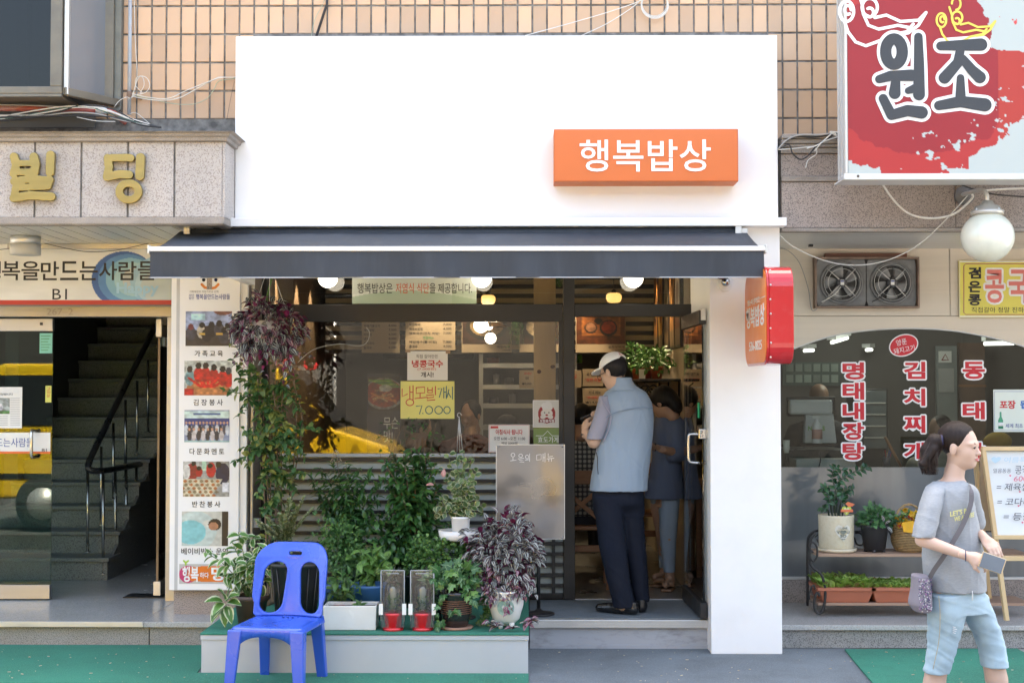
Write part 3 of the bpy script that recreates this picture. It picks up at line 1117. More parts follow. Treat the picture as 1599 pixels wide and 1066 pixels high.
# ================================================================== left granite fascia
fa=thing("granite_canopy","speckled pinkish granite canopy above the left entrance carrying gold letters","canopy",(-3,-0.3,2.7))
FY=-0.3
xr=P(348,300,FY).x
zt1,zb1=P(200,222,FY).z,P(200,339,FY).z
pj=[P(x,300,FY).x for x in(-90,-19,54,126.5,199.5,272)]+[xr]
for a,b in zip(pj[:-1],pj[1:]):
 box("stone_panel",a+.006,FY,zb1,b-.006,FY+.03,zt1,granite,fa,0.003)
box("panel_backing",pj[0],FY+.012,zb1,xr-.004,FY+.1,zt1+.001,grout_mat,fa)
MB().box(xr-.004,FY+.002,zb1,xr+.012,-0.01,zt1).build("stone_panel",granite,fa,0.002)
def moulding(name,prof,x0,x1,m):
 "prof: (dy, z) outline; runs along x, turning back at the right end"
 v,f=[],[]
 n=len(prof)
 for dy,z in prof:v.append((x0,FY-dy,z))
 for dy,z in prof:v.append((x1+dy,FY-dy,z))
 for dy,z in prof:v.append((x1+dy,-0.005,z))
 for k in(0,1):
  for i in range(n-1):
   f.append((k*n+i,(k+1)*n+i,(k+1)*n+i+1,k*n+i+1))
 return MB().add(v,f).build(name,m,fa)
zc=P(200,206,FY-.06).z
moulding("cornice",[(0.0,zt1),(0.03,zt1+.004),(0.035,zt1+.022),(0.05,zt1+.03),(0.055,zt1+.045),(0.075,zt1+.05),(0.08,zc),(-0.02,zc+.003)],pj[0],xr,granite_dirty)
zl=P(200,352,FY).z
moulding("bottom_lip",[(0.0,zb1),(0.012,zb1-.003),(0.012,zl+.01),(0.0,zl),(-.05,zl)],pj[0],xr,granite_dirty)
box("canopy_top",pj[0],FY+.0,zc-.02,xr+.03,TY,zc+.0,granite_dirty,fa)
ZS=zl
sx0,w_=-4.7,0.118
k=0
while sx0+w_<xr+.0:
 box("soffit_plank",sx0+.004,FY+.06,ZS+.004,sx0+w_-.004,0.86,ZS+.014,alu_soffit,fa,0.002)
 sx0+=w_
box("soffit_backing",pj[0],FY+.05,ZS+.016,xr,0.9,ZS+.05,black_plastic,fa)
box("soffit_edge",pj[0],0.80,ZS-.035,xr+.2,0.83,ZS+.003,steel,fa,0.002)
cl=P(40,366,.35)
dl=thing("ceiling_light","short round grey light fitting under the granite canopy soffit","light fitting",(cl.x,.35,ZS))
MB().lathe([(.098,.003),(.098,-.045),(.094,-.047)],(cl.x,.35,ZS),32).build("collar",alu,dl)
MB().lathe([(.1,-.048),(.1,-.12),(.085,-.122),(.0,-.122)],(cl.x,.35,ZS),32).build("shade",mat("pale_grey_shade",(0.5,0.5,0.48),0.4),dl)
gold=mat("brushed_gold_metal",(0.34,0.265,0.10),0.38,0.08,4,0.06,60,metal=0.85,stretch=(1,1,8))
gs=thing("gold_lettering","two raised gold Korean letters mounted on the granite canopy","sign",(P(120,280,FY).x,FY,2.9))
bil=[[(24,246),(28,258),(24,272)],[(55,246),(58,258),(55,273)],[(26,256),(57,256)],[(24,270),(56,270)],[(81,243),(80,270)],[(24,284),(46,281),(80,282)],[(80,282),(77,292)],[(77,292),(27,294)],[(27,294),(24,310)],[(24,310),(50,306),(82,308)]]
strokes("letter",bil,gold,gs,FY-.012,.03,[.027,.027,.02,.022,.027,.024,.022,.022,.024,.027],label="gold letter on the left, standing off the stone")
ding=[[(170,248),(200,247),(206,248)],[(170,248),(172,262),(169,277)],[(169,277),(190,273),(203,274)],[(221,247),(220,276)],circ(203,300,15,13,24)]
strokes("letter",ding,gold,gs,FY-.012,.03,[.024,.026,.027,.028,.024],label="gold letter on the right, standing off the stone")
MB().lathe([(.012,0),(.012,.012)],(P(40,262,FY).x,FY-.013,P(40,262,FY).z),8,axis='Y').build("letter_stud",steel,gs)
# ================================================================== white shop surround
ws=thing("white_shop_surround","plain white sign box and pillar framing the restaurant shopfront","shop surround",(1.3,0,0))
pbox("sign_box",368,57,1215.5,353,0.0,0.345,white_paint,ws,0.006)
zL=P(700,353,0).z
pbox("ledge",352,340.5,1228.5,352.5,-0.12,-0.001,white_paint,ws,0.003)
xp0,xp1=P(1110,900,0).x,P(1221,900,0).x
box("pillar",xp0,0.0,0.0,xp1,1.05,zL-.001,pillar_paint,ws,0.006)
box("soffit",P(368,353,0).x,0.002,zL-.03,xp0-.001,1.0,zL-.001,pillar_paint,ws)
box("left_return",P(368,353,0).x-.02,0.01,zL-.34,P(368,353,0).x+.03,0.5,zL-.031,white_paint,ws)
# ================================================================== left: banner column and entrance
col=thing("granite_column","granite column between the left entrance and the shop window","column",(-2.1,.55,0))
cxa,cxb=P(271,940,.56).x,P(384,940,.56).x
box("shaft",cxa,0.56,0.0,cxb,1.6,ZS+.02,granite_red,col,0.004)
rv=mat("brown_granite_reveal",(0.20,0.16,0.135),0.45,0.1,4,0.1,250,speck=0.6,sscale=160,speckcol=(0.07,0.06,0.05))
box("window_reveal",cxb-.02,0.565,0.245,cxb+.012,1.0,2.62,rv,col,0.002)
box("conduit_pipe",cxb+.014,0.60,0.25,cxb+.034,0.625,2.6,alu,col,0.004)
box("junction_box",cxb+.014,0.63,P(400,815,.7).z-.03,cxb+.07,0.72,P(400,815,.7).z+.03,mat("grey_box",(0.4,0.4,0.4),0.5),col,0.004)
EYd=1.2
ent=thing("building_entrance","stainless steel door frame of the left building entrance with 267-2 on its lintel","door frame",(-3.3,EYd,0))
xj0,xj1=P(262,700,EYd).x,P(275,700,EYd).x
zlin0,zlin1=P(100,495,EYd).z,P(100,474,EYd).z
box("lintel",-6.2,EYd-.05,zlin0,xj1,EYd+.08,zlin1,steel,ent,0.003)
box("jamb",xj0,EYd-.045,zt,xj1+.03,EYd+.08,zlin0-.001,steel,ent,0.003)
ptext("267–2",73,481.5,114,491.5,EYd-.052,mat("faint_pencil",(0.32,0.30,0.28),0.7),ent,depth=0.001)
box("wall_over_door",-6.2,0.92,zlin1+.3,cxa,1.3,3.2,black_plastic,ent)
def glassdoor(name,label,hinge,a,b,z0,z1,frame_m,glass_m):
 "glass leaf from a to b (xy), rails at top and bottom"
 t=thing(name,label,"door",hinge)
 a,b=Vector((*a,0)),Vector((*b,0))
 def bar(nm,zz0,zz1,m,w,pad=0.0):
  d=(b-a).normalized()
  MB().bar(a-d*pad+Vector((0,0,(zz0+zz1)/2)),b+d*pad+Vector((0,0,(zz0+zz1)/2)),w,zz1-zz0).build(nm,m,t,0.002)
 bar("top_rail",z1-.09,z1,frame_m,0.045)
 bar("bottom_rail",z0,z0+.1,frame_m,0.045)
 bar("glass_pane",z0+.1,z1-.09,glass_m,0.012)
 return t
xd0,xd1=-5.35,P(81.5,700,EYd).x
gd=glassdoor("glass_door","green tinted glass door standing closed at the left edge",(xd1,EYd,zt),(xd0,EYd),(xd1,EYd),zt+.01,zlin0-.012,steel,green_glass)
h=MB()
hp=[P(47.5,y,EYd-.09)for y in(674,672,676,695,712,716,714)]
h.tube([P(56,673,EYd-.012),P(50,672,EYd-.075),P(49,676,EYd-.08),P(49,710,EYd-.08),P(50,714,EYd-.075),P(56,713,EYd-.012)],0.012,10)
h.build("handle",steel_rail,gd)
box("door_pivot_cover",xd1-.09,EYd-.03,zlin0-.06,xd1-.07,EYd-.023,zlin0-.04,black_plastic,gd)
tag(gd)
def notice(name,label,px0,py0,px1,py1,Y,m,cat="notice",th=0.0015,bevel=0):
 c_=P((px0+px1)/2,py1,Y)
 t=thing(name,label,cat,c_)
 pbox("sheet",px0,py0,px1,py1,Y,Y+th,m,t)
 return t
YD=EYd-.010
t=notice("door_strip","white name strip with orange lower edge across the glass door",-40,675,78.5,708,YD,paper_white,"sign")
pbox("orange_edge",-40,704.5,78.5,708,YD-.002,YD-.0005,mat("orange_red_print",(0.72,0.14,0.03),0.5,0.03),t)
ptext("만드는사람들",-18,683.5,52,697.5,YD-.001,ink_blue,t,depth=.001)
ptext("B1",65.5,700,73,705,YD-.003,ink_black,t,depth=.001)
t=notice("green_notice","small pale green notice at the top of the glass door",62,520,84-2.5,551.5,YD,mat("mint_paper",(0.22,0.55,0.42),0.6),"notice")
for i in range(6):
 pbox("text_line",64,524+i*4.4,79-(i%3)*2,525.2+i*4.4,YD-.001,YD-.0003,ink_green,t)
t=notice("yellow_notice","narrow yellow vertical sticker on the edge of the glass door",71,602,80,628,YD,mat("lime_yellow_paper",(0.62,0.62,0.14),0.6),"sticker")
for i,ch in enumerate("고정문"):
 ptext(ch,73,604.5+i*5.6,78.5,609+i*5.6,YD-.001,ink_red,t,depth=.001)
t=notice("newspaper_clipping","newspaper cutting with a picture taped to the glass door",-20,604,34,668.5,YD,paper_white,"notice")
pp=Paint(26,18,(.62,.66,.66)).ell(.5,.6,.2,.25,(.85,.85,.9)).ell(.4,.55,.12,.15,(.75,.2,.2)).rect(0,.8,1,1,(.3,.5,.3)).mott(.5)
pp.pbuild("picture",-20,621,15,646,YD-.001,t)
ptext("함께 전달합니다",-14,613.5,20,617,YD-.001,ink_black,t,depth=.001)
for i in range(16):
 for xx in((16,31),)+(((-18,12),)if i>9 else()):
  pbox("text_line",xx[0],621+i*2.8,xx[1],621.7+i*2.8,YD-.001,YD-.0003,mat("grey_ink",(0.35,0.35,0.36),0.6),t)
X2,Y2=P(245.5,925,EYd+.1).x,EYd+.1
gd2=glassdoor("glass_door","green glass door swung open beside the stair hall, seen edge-on",(X2,Y2,zt),(X2,Y2),(X2-.02,Y2+.9),zt+.02,zlin0-.05,black_plastic,green_glass)
box("rail_end",X2-.026,Y2-.012,zt+.02,X2+.026,Y2-.001,zt+.12,alu,gd2,0.002)
box("pivot_fitting",X2-.02,Y2-.02,zlin0-.14,X2+.02,Y2-.001,zlin0-.01,alu,gd2,0.002)
box("door_notice",X2-.005,Y2+.1,P(250,540,Y2).z,X2+.014,Y2+.22,P(250,517,Y2).z,paper_white,gd2)
box("edge_strip",X2-.008,Y2-.006,zt+.121,X2+.008,Y2-.0005,zlin0-.15,mat("rusty_edge",(0.25,0.15,0.07),0.5,0.3),gd2)
hall=thing("stair_hall","dim stair hall walls behind the left entrance doors","hall",(-4,1.4,0))
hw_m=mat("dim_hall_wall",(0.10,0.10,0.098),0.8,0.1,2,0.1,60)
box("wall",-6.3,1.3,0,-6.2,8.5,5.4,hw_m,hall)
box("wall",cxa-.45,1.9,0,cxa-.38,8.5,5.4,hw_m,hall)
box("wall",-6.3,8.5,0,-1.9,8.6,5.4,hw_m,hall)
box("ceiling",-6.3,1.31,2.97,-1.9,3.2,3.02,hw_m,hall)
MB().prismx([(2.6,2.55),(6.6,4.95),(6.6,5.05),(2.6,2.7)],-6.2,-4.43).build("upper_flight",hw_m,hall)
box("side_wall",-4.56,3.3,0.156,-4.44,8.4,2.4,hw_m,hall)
st=thing("stone_staircase","dark granite staircase climbing away inside the left entrance","staircase",(-3.9,2.2,zt))
for i in range(14):
 y,z=2.22+.3*i,zt+.18*i
 if i==0:pass
 box("riser",-4.44,y+.03,z if i==0 else z-.0,-3.335,y+.33,z+.148,granite_dark,st)
 box("tread",-4.44,y,z+.149,-3.315,y+.34,z+.18,granite_dark,st,0.004)
MB().prismx([(2.26,zt)]+[(2.26+.3*14,zt),(2.26+.3*14,zt+.18*14-.01)]+[(2.26+.02,zt+.1)],-3.36,-3.337).build("stringer",granite_dark,st)
hr=thing("handrail","black handrail on stainless balusters along the staircase, bending back level with the floor","handrail",(-3.35,2.2,zt))
rail_m=mat("black_rail_tube",(0.03,0.03,0.032),0.3,0.1)
xa_=P(135,730,2.1).x
z2=P(135,733,2.1).z
top=P(243,508,4.0)
pts=[top,P(200,594,3.2),P(150,697,2.32),P(139,722,2.14),P(138,731,2.1),P(146,735,2.12),P(158,734.5,2.2),P(180,731.5,2.6),P(248,718,4.2)]
MB().tube(catmull(pts,6),0.026,12).build("rail",rail_m,hr)
for(xx,y0,y1,Yb)in((161,737,896,2.26),(180,733,889,2.62),(197,729,881,2.98),(213,726,874,3.34),(229,722,867,3.7),(245,719,861,4.05)):
 a_,b_=P(xx,y0,Yb),P(xx,y1,Yb)
 m_=MB().tube([a_,b_],0.0125,10)
 m_.lathe([(.028,0),(.026,.008),(.013,.012)],(b_.x,b_.y,b_.z),12)
 m_.build("baluster",steel_rail,hr)
for(xx,y0,y1,Yb)in((137,735,862,2.3),(158,697,820,2.6),(177,660,780,2.85),(196,624,745,3.1),(214,594,710,3.4),(231,562,675,3.7),(248,532,645,4.0)):
 a_,b_=P(xx,y0,Yb),P(xx,y1,Yb)
 m_=MB().tube([a_,b_],0.0115,10)
 m_.lathe([(.026,0),(.024,.008),(.012,.012)],(b_.x,b_.y,b_.z),12)
 m_.build("baluster",steel_rail,hr)
tag(box("floor_drain_mat",P(195,929,1.35).x,1.3,zt,P(262,929,1.35).x,1.5,zt+.006,black_plastic),"flat dark mat lying on the tiles beside the open door","mat")
BY=.86
bs=thing("entrance_name_sign","long grey-white name sign with B1 and blue swirl over the left entrance","sign",(-3,BY,2.2))
ax,bx=P(-60,480,BY),P(272,380,BY)
W_,H_=332,98
pt=Paint(330,98,(.95,.95,.93))
def sw(x,y):return(x+60)/332,(y-380)/98
for i,(cc,rr)in enumerate([((.25,.42,.68),50),((.36,.58,.80),45),((.55,.76,.86),38),((.68,.84,.88),30),((.80,.83,.82),22)]):
 x_,y_=sw(193+i*5,436)
 pt.ell(x_,y_,rr/332,rr*.86/98,cc)
for i,cc in enumerate([(.62,.80,.90),(.75,.87,.92),(.80,.83,.82)]):
 x_,y_=sw(265+i*3,440+i*4)
 pt.ell(x_,y_,(62-5*i)/332,(44-6*i)/98,cc,0.8,0)
pt.rect(0,.90,1,.965,(.80,.20,.11)).rect(0,.965,1,1,(.45,.42,.40)).mott(.05)
pbox("board",-60,380,272,478,BY+.003,BY+.05,alu,bs)
pt.pbuild("print",-60,380,272,478,BY,bs)
for i,ch in enumerate("행복을만드는사람들"):
 x=-27+i*30.3
 ptext(ch,x,408,x+28,437.5,BY-.001,ink_black,bs,bold=.012,depth=.001)
ptext("B1",82,451,104.5,467.5,BY-.001,ink_black,bs,depth=.001)
ptext("Happy",182,441,248,463,BY-.001,mat("pale_blue_print",(.34,.56,.70),.5),bs,bold=.035,depth=.001)
tag(MB().tube(catmull([P(-20,392,BY-.08),P(20,387,BY-.08),P(40,380,BY-.06)],5),.0025,5).build("thin_cable",wire_black),"thin black wire hanging in front of the name sign near its left end","cable")
tag(MB().tube(cable([(62,378),(95,386),(135,393),(180,391),(232,380)],BY-.06),.0025,5).build("thin_cable",wire_black),"thin black wire sagging across the top of the name sign","cable")
CY=.50
cb=thing("photo_banner","tall white banner of five photographs with Korean captions on the column","banner",(P(325,920,CY).x,CY,.4))
pbox("panel",268,425,372,921,CY,CY+.055,white_paint,cb,0.003)
pbox("side_strip",372.5,425,384,921,CY+.02,CY+.055,white_paint,cb,0.002)
pbox("edge_line",276,425,277,921,CY-.001,CY-.0004,mat("pale_grey_line",(.5,.5,.5),.6),cb)
def ph1():
 p=Paint(64,50,(.62,.68,.82));p.rect(.12,.08,.42,.25,(.72,.9,.95));p.ell(.8,0,.2,.12,(.55,.35,.28));p.rect(0,.55,1,1,(.22,.2,.2))
 for i,(x,y,c_)in enumerate([(.12,.45,(.45,.2,.2)),(.36,.4,(.1,.1,.1)),(.56,.38,(.1,.1,.1)),(.72,.35,(.12,.1,.1)),(.9,.42,(.1,.1,.1)),(.46,.5,(.16,.12,.1)),(.82,.55,(.1,.1,.1))]):
  p.ell(x,y+.18,.11,.2,[(.25,.25,.3),(.75,.72,.66),(.12,.12,.14)][i%3]);p.ell(x,y,.06,.09,c_)
 p.rect(.3,.62,.42,.68,(.85,.7,.3));p.rect(.65,.62,.8,.68,(.8,.65,.3));return p.mott(.35,10,3)
def ph2():
 p=Paint(64,50,(.75,.78,.76))
 p.ell(.5,.85,.45,.45,(.72,.45,.28));p.ell(.5,.75,.3,.25,(.78,.5,.3))
 for x,y,c_ in[(.12,.25,(.12,.1,.1)),(.3,.15,(.1,.1,.1)),(.45,.15,(.15,.1,.1)),(.62,.2,(.1,.1,.1)),(.8,.25,(.1,.1,.1)),(.92,.3,(.2,.2,.25))]:
  p.ell(x,y+.25,.1,.22,(.45,.6,.62)if x<.2 else(.75,.12,.12));p.ell(x,y,.06,.1,c_)
 for a in range(9):p.line(.1+.1*a,.5+.1*(a%2),.35+.035*a,.75,.03,(.82,.12,.1))
 p.rect(0,.8,.2,1,(.7,.1,.1));return p.mott(.4,14,5)
def ph3():
 p=Paint(64,50,(.55,.6,.72));p.rect(0,.05,1,.25,(.78,.88,.86));p.rect(.2,.1,.8,.16,(.3,.4,.6));p.rect(0,.26,1,.5,(.18,.25,.5))
 for i in range(13):
  x=.05+i*.075
  p.ell(x,.62,.04,.17,[(.8,.82,.85),(.15,.15,.2),(.3,.3,.35)][i%3]);p.ell(x,.4,.025,.045,(.75,.58,.48))
 for i in range(8):
  x=.12+i*.1
  p.ell(x,.8,.05,.16,[(.2,.2,.25),(.78,.75,.75)][i%2]);p.ell(x,.6,.027,.045,(.78,.6,.5))
 p.rect(0,.95,1,1,(.6,.75,.75));return p.mott(.2,12,6)
def ph4():
 p=Paint(64,50,(.62,.62,.60));p.rect(0,0,.35,.4,(.72,.72,.7));p.rect(.4,0,.5,.25,(.7,.85,.75))
 p.ell(.2,.3,.13,.25,(.55,.15,.15));p.ell(.08,.3,.08,.2,(.85,.85,.83));p.ell(.23,.06,.05,.08,(.1,.08,.08));p.ell(.35,.3,.07,.15,(.65,.1,.12));p.ell(.34,.2,.05,.07,(.08,.07,.07))
 p.ell(.6,.25,.1,.22,(.75,.12,.15));p.ell(.58,.13,.055,.08,(.08,.07,.07));p.ell(.85,.35,.15,.3,(.1,.12,.25));p.ell(.76,.1,.06,.09,(.08,.07,.07));p.rect(.85,.6,.98,.85,(.9,.9,.92))
 p.put(((p.Y>.5)&(p.X<.85-(p.Y-.5)*.5)).astype(float),(.80,.76,.66))
 for i in range(7):
  for j in range(5):p.ell(.05+i*.115+(j%2)*.04-j*.02,.56+j*.1,.04,.035,(.55,.48,.36)if(i+j)%2 else(.68,.4,.2))
 return p.mott(.25,16,8)
def ph5():
 p=Paint(64,50,(.80,.80,.76));p.put((p.X>.86).astype(float),(.16,.14,.14));p.ell(.3,.55,.45,.55,(.78,.84,.82));p.ell(.2,.6,.32,.34,(.52,.80,.82));p.ell(.6,.35,.15,.1,(.84,.84,.8))
 p.ell(.71,.38,.14,.16,(.14,.09,.07));p.ell(.68,.43,.1,.12,(.72,.5,.38));return p.mott(.12,10,9)
caps=["가족교육","김장봉사","다문화멘토","반찬봉사","베이비박스 운영"]
rects=[(290,486,362,540),(288,563,362,617),(288,640,358,690),(286,720,358,775),(284,798,356,852)]
cpx=[(304,547,348,556.5),(302,623,348,633),(296,699.5,350,709.5),(300,782,344,791.5),(283,855,356,865.5)]
labs=["photo of people seated in a class","photo of volunteers in red aprons making kimchi","photo of a group in rows","photo of people at a table of trays","photo of a baby under a pale blue blanket"]
for f_,r_,cp,tx,lb in zip((ph1,ph2,ph3,ph4,ph5),rects,cpx,caps,labs):
 f_().pbuild("photo_print",*r_,CY-.002,cb,label=lb)
 ptext(tx,*cp,CY-.001,ink_black,cb,bold=.012,spacing=1.5 if len(tx)<6 else 1.0,depth=.001)
inkline("emblem",[[(315,444),(320,449),(326,450)],[(341,444),(336,449),(331,450)]],mat("orange_ink",(.72,.22,.03),.5),cb,CY-.0005,.009)
inkline("emblem",[[(318,437),(318.2,437)]],ink_black,cb,CY-.0005,.012)
inkline("emblem",[[(337,437),(337.2,437)]],ink_blue,cb,CY-.0005,.012)
pbox("emblem_post",323,433,331,452,CY-.002,CY-.0005,granite_red,cb)
ptext("기획재정부 지정기부금 단체",296,453.5,341,457,CY-.001,mat("dim_ink",(.2,.2,.2),.5),cb,depth=.001)
ptext("사단\n법인",295,459,303,467.5,CY-.001,ink_blue,cb,depth=.001)
ptext("행복을만드는사람들",306,459,359,467.5,CY-.001,ink_blue,cb,bold=.01,depth=.001)
lg=Paint(80,36,(.78,.775,.765))
lg.ell(.62,.5,.42,.40,(.94,.48,.14)).rect(.5,.12,.98,.88,(.94,.48,.14)).ell(.2,.52,.2,.42,(.82,.2,.45)).ell(.3,.5,.12,.36,(.94,.48,.14),.9)
lg.pbuild("logo_print",280,880,350,911,CY-.0008,cb)
ptext("행복",285,884,310,908,CY-.002,ink_white,cb,bold=.03,depth=.001)
ptext("하다",312,893,326,902,CY-.002,ink_white,cb,bold=.02,depth=.001)
ptext("명",330,884,349,906,CY-.002,ink_white,cb,bold=.03,depth=.001)
inkline("logo_sprout",[[(290,881),(290,877)],[(290,878),(287,875)],[(290,878),(294,875)]],mat("lime_ink",(.35,.55,.08),.5),cb,CY-.001,.006)
# ================================================================== awning
navy=mat("navy_awning_canvas",(0.033,0.040,0.051),0.75,0.07,2.5,0.25,500,stretch=(3,1,0.4),dirt=0.22,dirtcol=(0.15,0.16,0.18),dscale=2.5)
aw=thing("awning","wide navy canvas awning with white front bar over the restaurant front","awning",(-.3,-.4,2.5))
AYf,AYb=-0.75,-0.04
xL0,xR0=P(234,388,AYf).x,P(1194,388,AYf).x
zf,zbk=P(700,391,AYf).z,P(700,361,AYb).z
nx,ny=60,10
V=[]
for j in range(ny+1):
 v_=j/ny
 for i in range(nx+1):
  u=i/nx
  sag=-0.018*math.sin(math.pi*v_)*(0.7+0.3*math.sin(u*19))
  V.append((xL0+(xR0-xL0)*u,AYf+(AYb-AYf)*v_,zf+(zbk-zf)*v_+sag))
n0=len(V)
V+=[(x,y,z-.006)for x,y,z in V]
F=[]
for j in range(ny):
 for i in range(nx):
  a=j*(nx+1)+i
  F.append((a,a+1,a+nx+2,a+nx+1))
  F.append((a+n0,a+nx+1+n0,a+nx+2+n0,a+1+n0))
for j in range(ny):
 a=j*(nx+1)
 F.append((a,a+nx+1,a+nx+1+n0,a+n0));F.append((a+nx,a+nx+n0,a+2*nx+1+n0,a+2*nx+1))
MB().add(V,F,True).build("canopy",navy,aw)
zv0,zv1=P(700,393,AYf).z,P(700,433.5,AYf).z
V,F=[],[]
for k,yo in((0,0.0),(1,.004)):
 for j in range(9):
  v_=j/8
  for i in range(nx*2+1):
   u=i/nx/2
   V.append((xL0+.008+(xR0-xL0-.016)*u,AYf-.022+yo+.018*v_*math.sin(u*37+1.3*math.sin(u*11))+.006*v_*math.sin(u*90),zv0+(zv1-zv0)*v_+.002*math.sin(u*60)*v_))
w_=nx*2+1
for k in(0,1):
 for j in range(8):
  for i in range(nx*2):
   a=k*9*w_+j*w_+i
   F.append((a,a+w_,a+w_+1,a+1)if k==0 else(a,a+1,a+w_+1,a+w_))
MB().add(V,F,True).build("valance",navy,aw)
box("valance_hem",xL0+.008,AYf-.031,zv1-.004,xR0-.008,AYf-.012,zv1+.003,mat("pale_hem_tape",(.35,.36,.38),.6),aw)
zb_=P(700,388.5,AYf).z
bar_m=mat("white_awning_bar",(0.72,0.72,0.71),0.35,0.03)
box("front_bar",xL0,AYf-.033,zb_-.016,xR0,AYf+.02,zb_+.012,bar_m,aw,0.005)
for x in(xL0-.006,xR0-.002):
 box("bar_cap",x,AYf-.037,zb_-.030,x+.012,AYf+.03,zb_+.02,alu,aw,0.003)
MB().tube([(xL0+.06,-.06,zbk-.02),(xR0-.06,-.06,zbk-.02)],0.04,16).build("roller",navy,aw)
for x in(xL0+.04,xR0-.075):
 box("wall_bracket",x,-.11,zbk-.10,x+.04,-.001,zbk+.035,alu,aw,0.004)
box("gear_housing",xR0-.034,-.10,zbk-.06,xR0+.005,-.02,zbk+.012,alu,aw,0.004)
for x,s in((xL0+.35,1),(xR0-.35,-1)):
 e=(x+s*.75,AYf*.55,zf-.03)
 MB().tube([(x,-.09,zbk-.08),e],0.018,8).tube([e,(x+s*.15,AYf+.03,zf-.035)],0.016,8).build("folding_arm",alu,aw)
for i in range(5):
 x=xL0+(xR0-xL0)*(i+.55)/5.1
 MB().add([(x-.0015,AYf-.0385,zv0),(x+.0015,AYf-.0385,zv0),(x+.0015,AYf-.0385,zv1+.004),(x-.0015,AYf-.0385,zv1+.004)],[(0,1,2,3)])
# ================================================================== orange sign
orange=mat("orange_sign_acrylic",(0.62,0.145,0.030),0.32,0.02,2,coat=0.3)
orange_side=mat("orange_sign_return",(0.58,0.14,0.03),0.5,0.03)
og=thing("orange_shop_sign","orange box sign with white Korean shop name on the white panel","sign",(.6,-.2,3.0))
pbox("casing",865,202,1153,283.5,-.20,-.001,orange_side,og,0.003)
pbox("face_panel",866.5,203.5,1151.5,282,-.204,-.2005,orange,og,0.001)
ptext("행복밥상",905,218.5,1110,268,-.205,mat("white_acrylic_letters",(.86,.85,.83),.35,.01),og,bold=.008,depth=.005)
# ================================================================== red side sign
red_case=mat("glossy_red_sign_case",(0.50,0.012,0.018),0.2,0.05,3,0.02,30,coat=0.6,dirt=0.05,dirtcol=(.5,.3,.3),dscale=20)
rg=thing("projecting_sign","red box sign with rounded corners projecting from the pillar, orange face with phone number","sign",(1.45,-.5,1.8))
SYf,SYb=-.89,-.09
sxa,sxb=P(1197.5,490,SYf).x,P(1240,490,SYf).x
sz1,sz0=P(1218,414,SYf).z,P(1218,568,SYf).z
def rrect(y0,y1,z0,z1,r,n=7):
 out=[]
 for cy,cz,a0 in((y1-r,z1-r,0),(y0+r,z1-r,90),(y0+r,z0+r,180),(y1-r,z0+r,270)):
  for i in range(n+1):
   a=R(a0+90*i/n)
   out.append((cy+r*math.cos(a),cz+r*math.sin(a)))
 return out
MB().prismx(rrect(SYf,SYb,sz0,sz1,.12),sxa+.012,sxb).build("casing",red_case,rg,0.008,segs=3,smooth=None)
MB().prismx(rrect(SYf-.004,SYb+.004,sz0-.004,sz1+.004,.124),sxa,sxa+.0115).build("edge_trim",red_case,rg,0.003)
MB().prismx(rrect(SYf+.012,SYb-.012,sz0+.012,sz1-.012,.108),sxa-.003,sxa-.0005).build("face_panel",mat("bright_orange_acrylic",(.80,.20,.03),.35,.02),rg)
fx=lambda dep:(lambda a,b,t:(sxa-.0035-t*dep,-a,b))
for body,a0,a1,z0,z1,bd in(("밥눈이 살아있는",.22,.70,2.185,2.222,0.0),("행복밥상",.16,.83,2.045,2.172,.02),("536-8825",.27,.73,1.905,1.962,.01)):
 text_fit(body,a0,z0,a1,z1,0,ink_white,rg,bold=bd,facing=fx(.002))
MB().box(sxa-.005,-.86,2.205,sxa-.0035,-.72,2.209).build("rule_line",ink_white,rg)
for i in range(7):
 MB().lathe([(.006,0),(.004,-.003),(0,-.003)],(sxa+.02+.002*(i%2),SYf-.001,sz1-.03-i*.083),8,axis='Y').build("rivet",alu,rg)
box("bracket",sxa+.04,-.30,sz1+.002,sxa+.07,-.001,sz1+.03,alu,rg,0.002)
box("bracket",sxa+.05,-.095,sz1-.3,sxa+.08,-.001,sz1-.27,alu,rg,0.002)
dc=P(1132,441,-.01)
dm=thing("dome_camera","small round security camera under the right end of the awning","camera",(dc.x,0,dc.z))
MB().lathe([(.048,-.001),(.048,-.015),(.04,-.02),(0,-.02)],(dc.x,0,dc.z-.01),24,axis='Y').build("base_plate",white_plastic,dm)
MB().ellipsoid((dc.x,-.04,dc.z),(.028,.03,.028)).build("lens_ball",chrome,dm)
MB().bar((dc.x-.045,-.05,dc.z+.035),(dc.x+.01,-.03,dc.z+.02),.03,.025).build("mount",mat("brown_bracket",(.12,.06,.05),.5),dm,0.004)
# ================================================================== shopfront (black frame, glass, louvres)
GY=1.0
sf=thing("shopfront","black framed shop window with glass panes above dark louvre slats","shopfront",(-.6,GY,.2))
zfl=0.19
def fr(px0,py0,px1,py1,d0=0.0,d1=.07,m=frame_black,nm="frame_bar",bev=.003):
 return pbox(nm,px0,py0,px1,py1,GY+d0,GY+d1,m,sf,bev)
xw0=cxb+.013
zt_=2.62
tz0,tz1=P(600,502,GY).z,P(600,475,GY).z
box("frame_bar",xw0,GY,tz0,P(879,500,GY).x-.001,GY+.07,tz1,frame_black,sf,.003)
box("frame_bar",P(879,0,GY).x,GY-.012,.195,P(896.5,0,GY).x,GY+.09,zt_,frame_black,sf,.003)
box("frame_bar",P(896.5,0,GY).x+.001,GY,P(980,494,GY).z,1.172,GY+.07,tz1,frame_black,sf,.003)
box("frame_bar",P(1088,0,GY).x+.001,GY+.0,tz1+.001,1.174,GY+.07,zt_,frame_bronze,sf,.003)
box("frame_bar",P(1068,0,GY).x+.012,GY+.001,.195,1.172,GY+.07,P(980,494,GY).z-.001,frame_black,sf,.003)
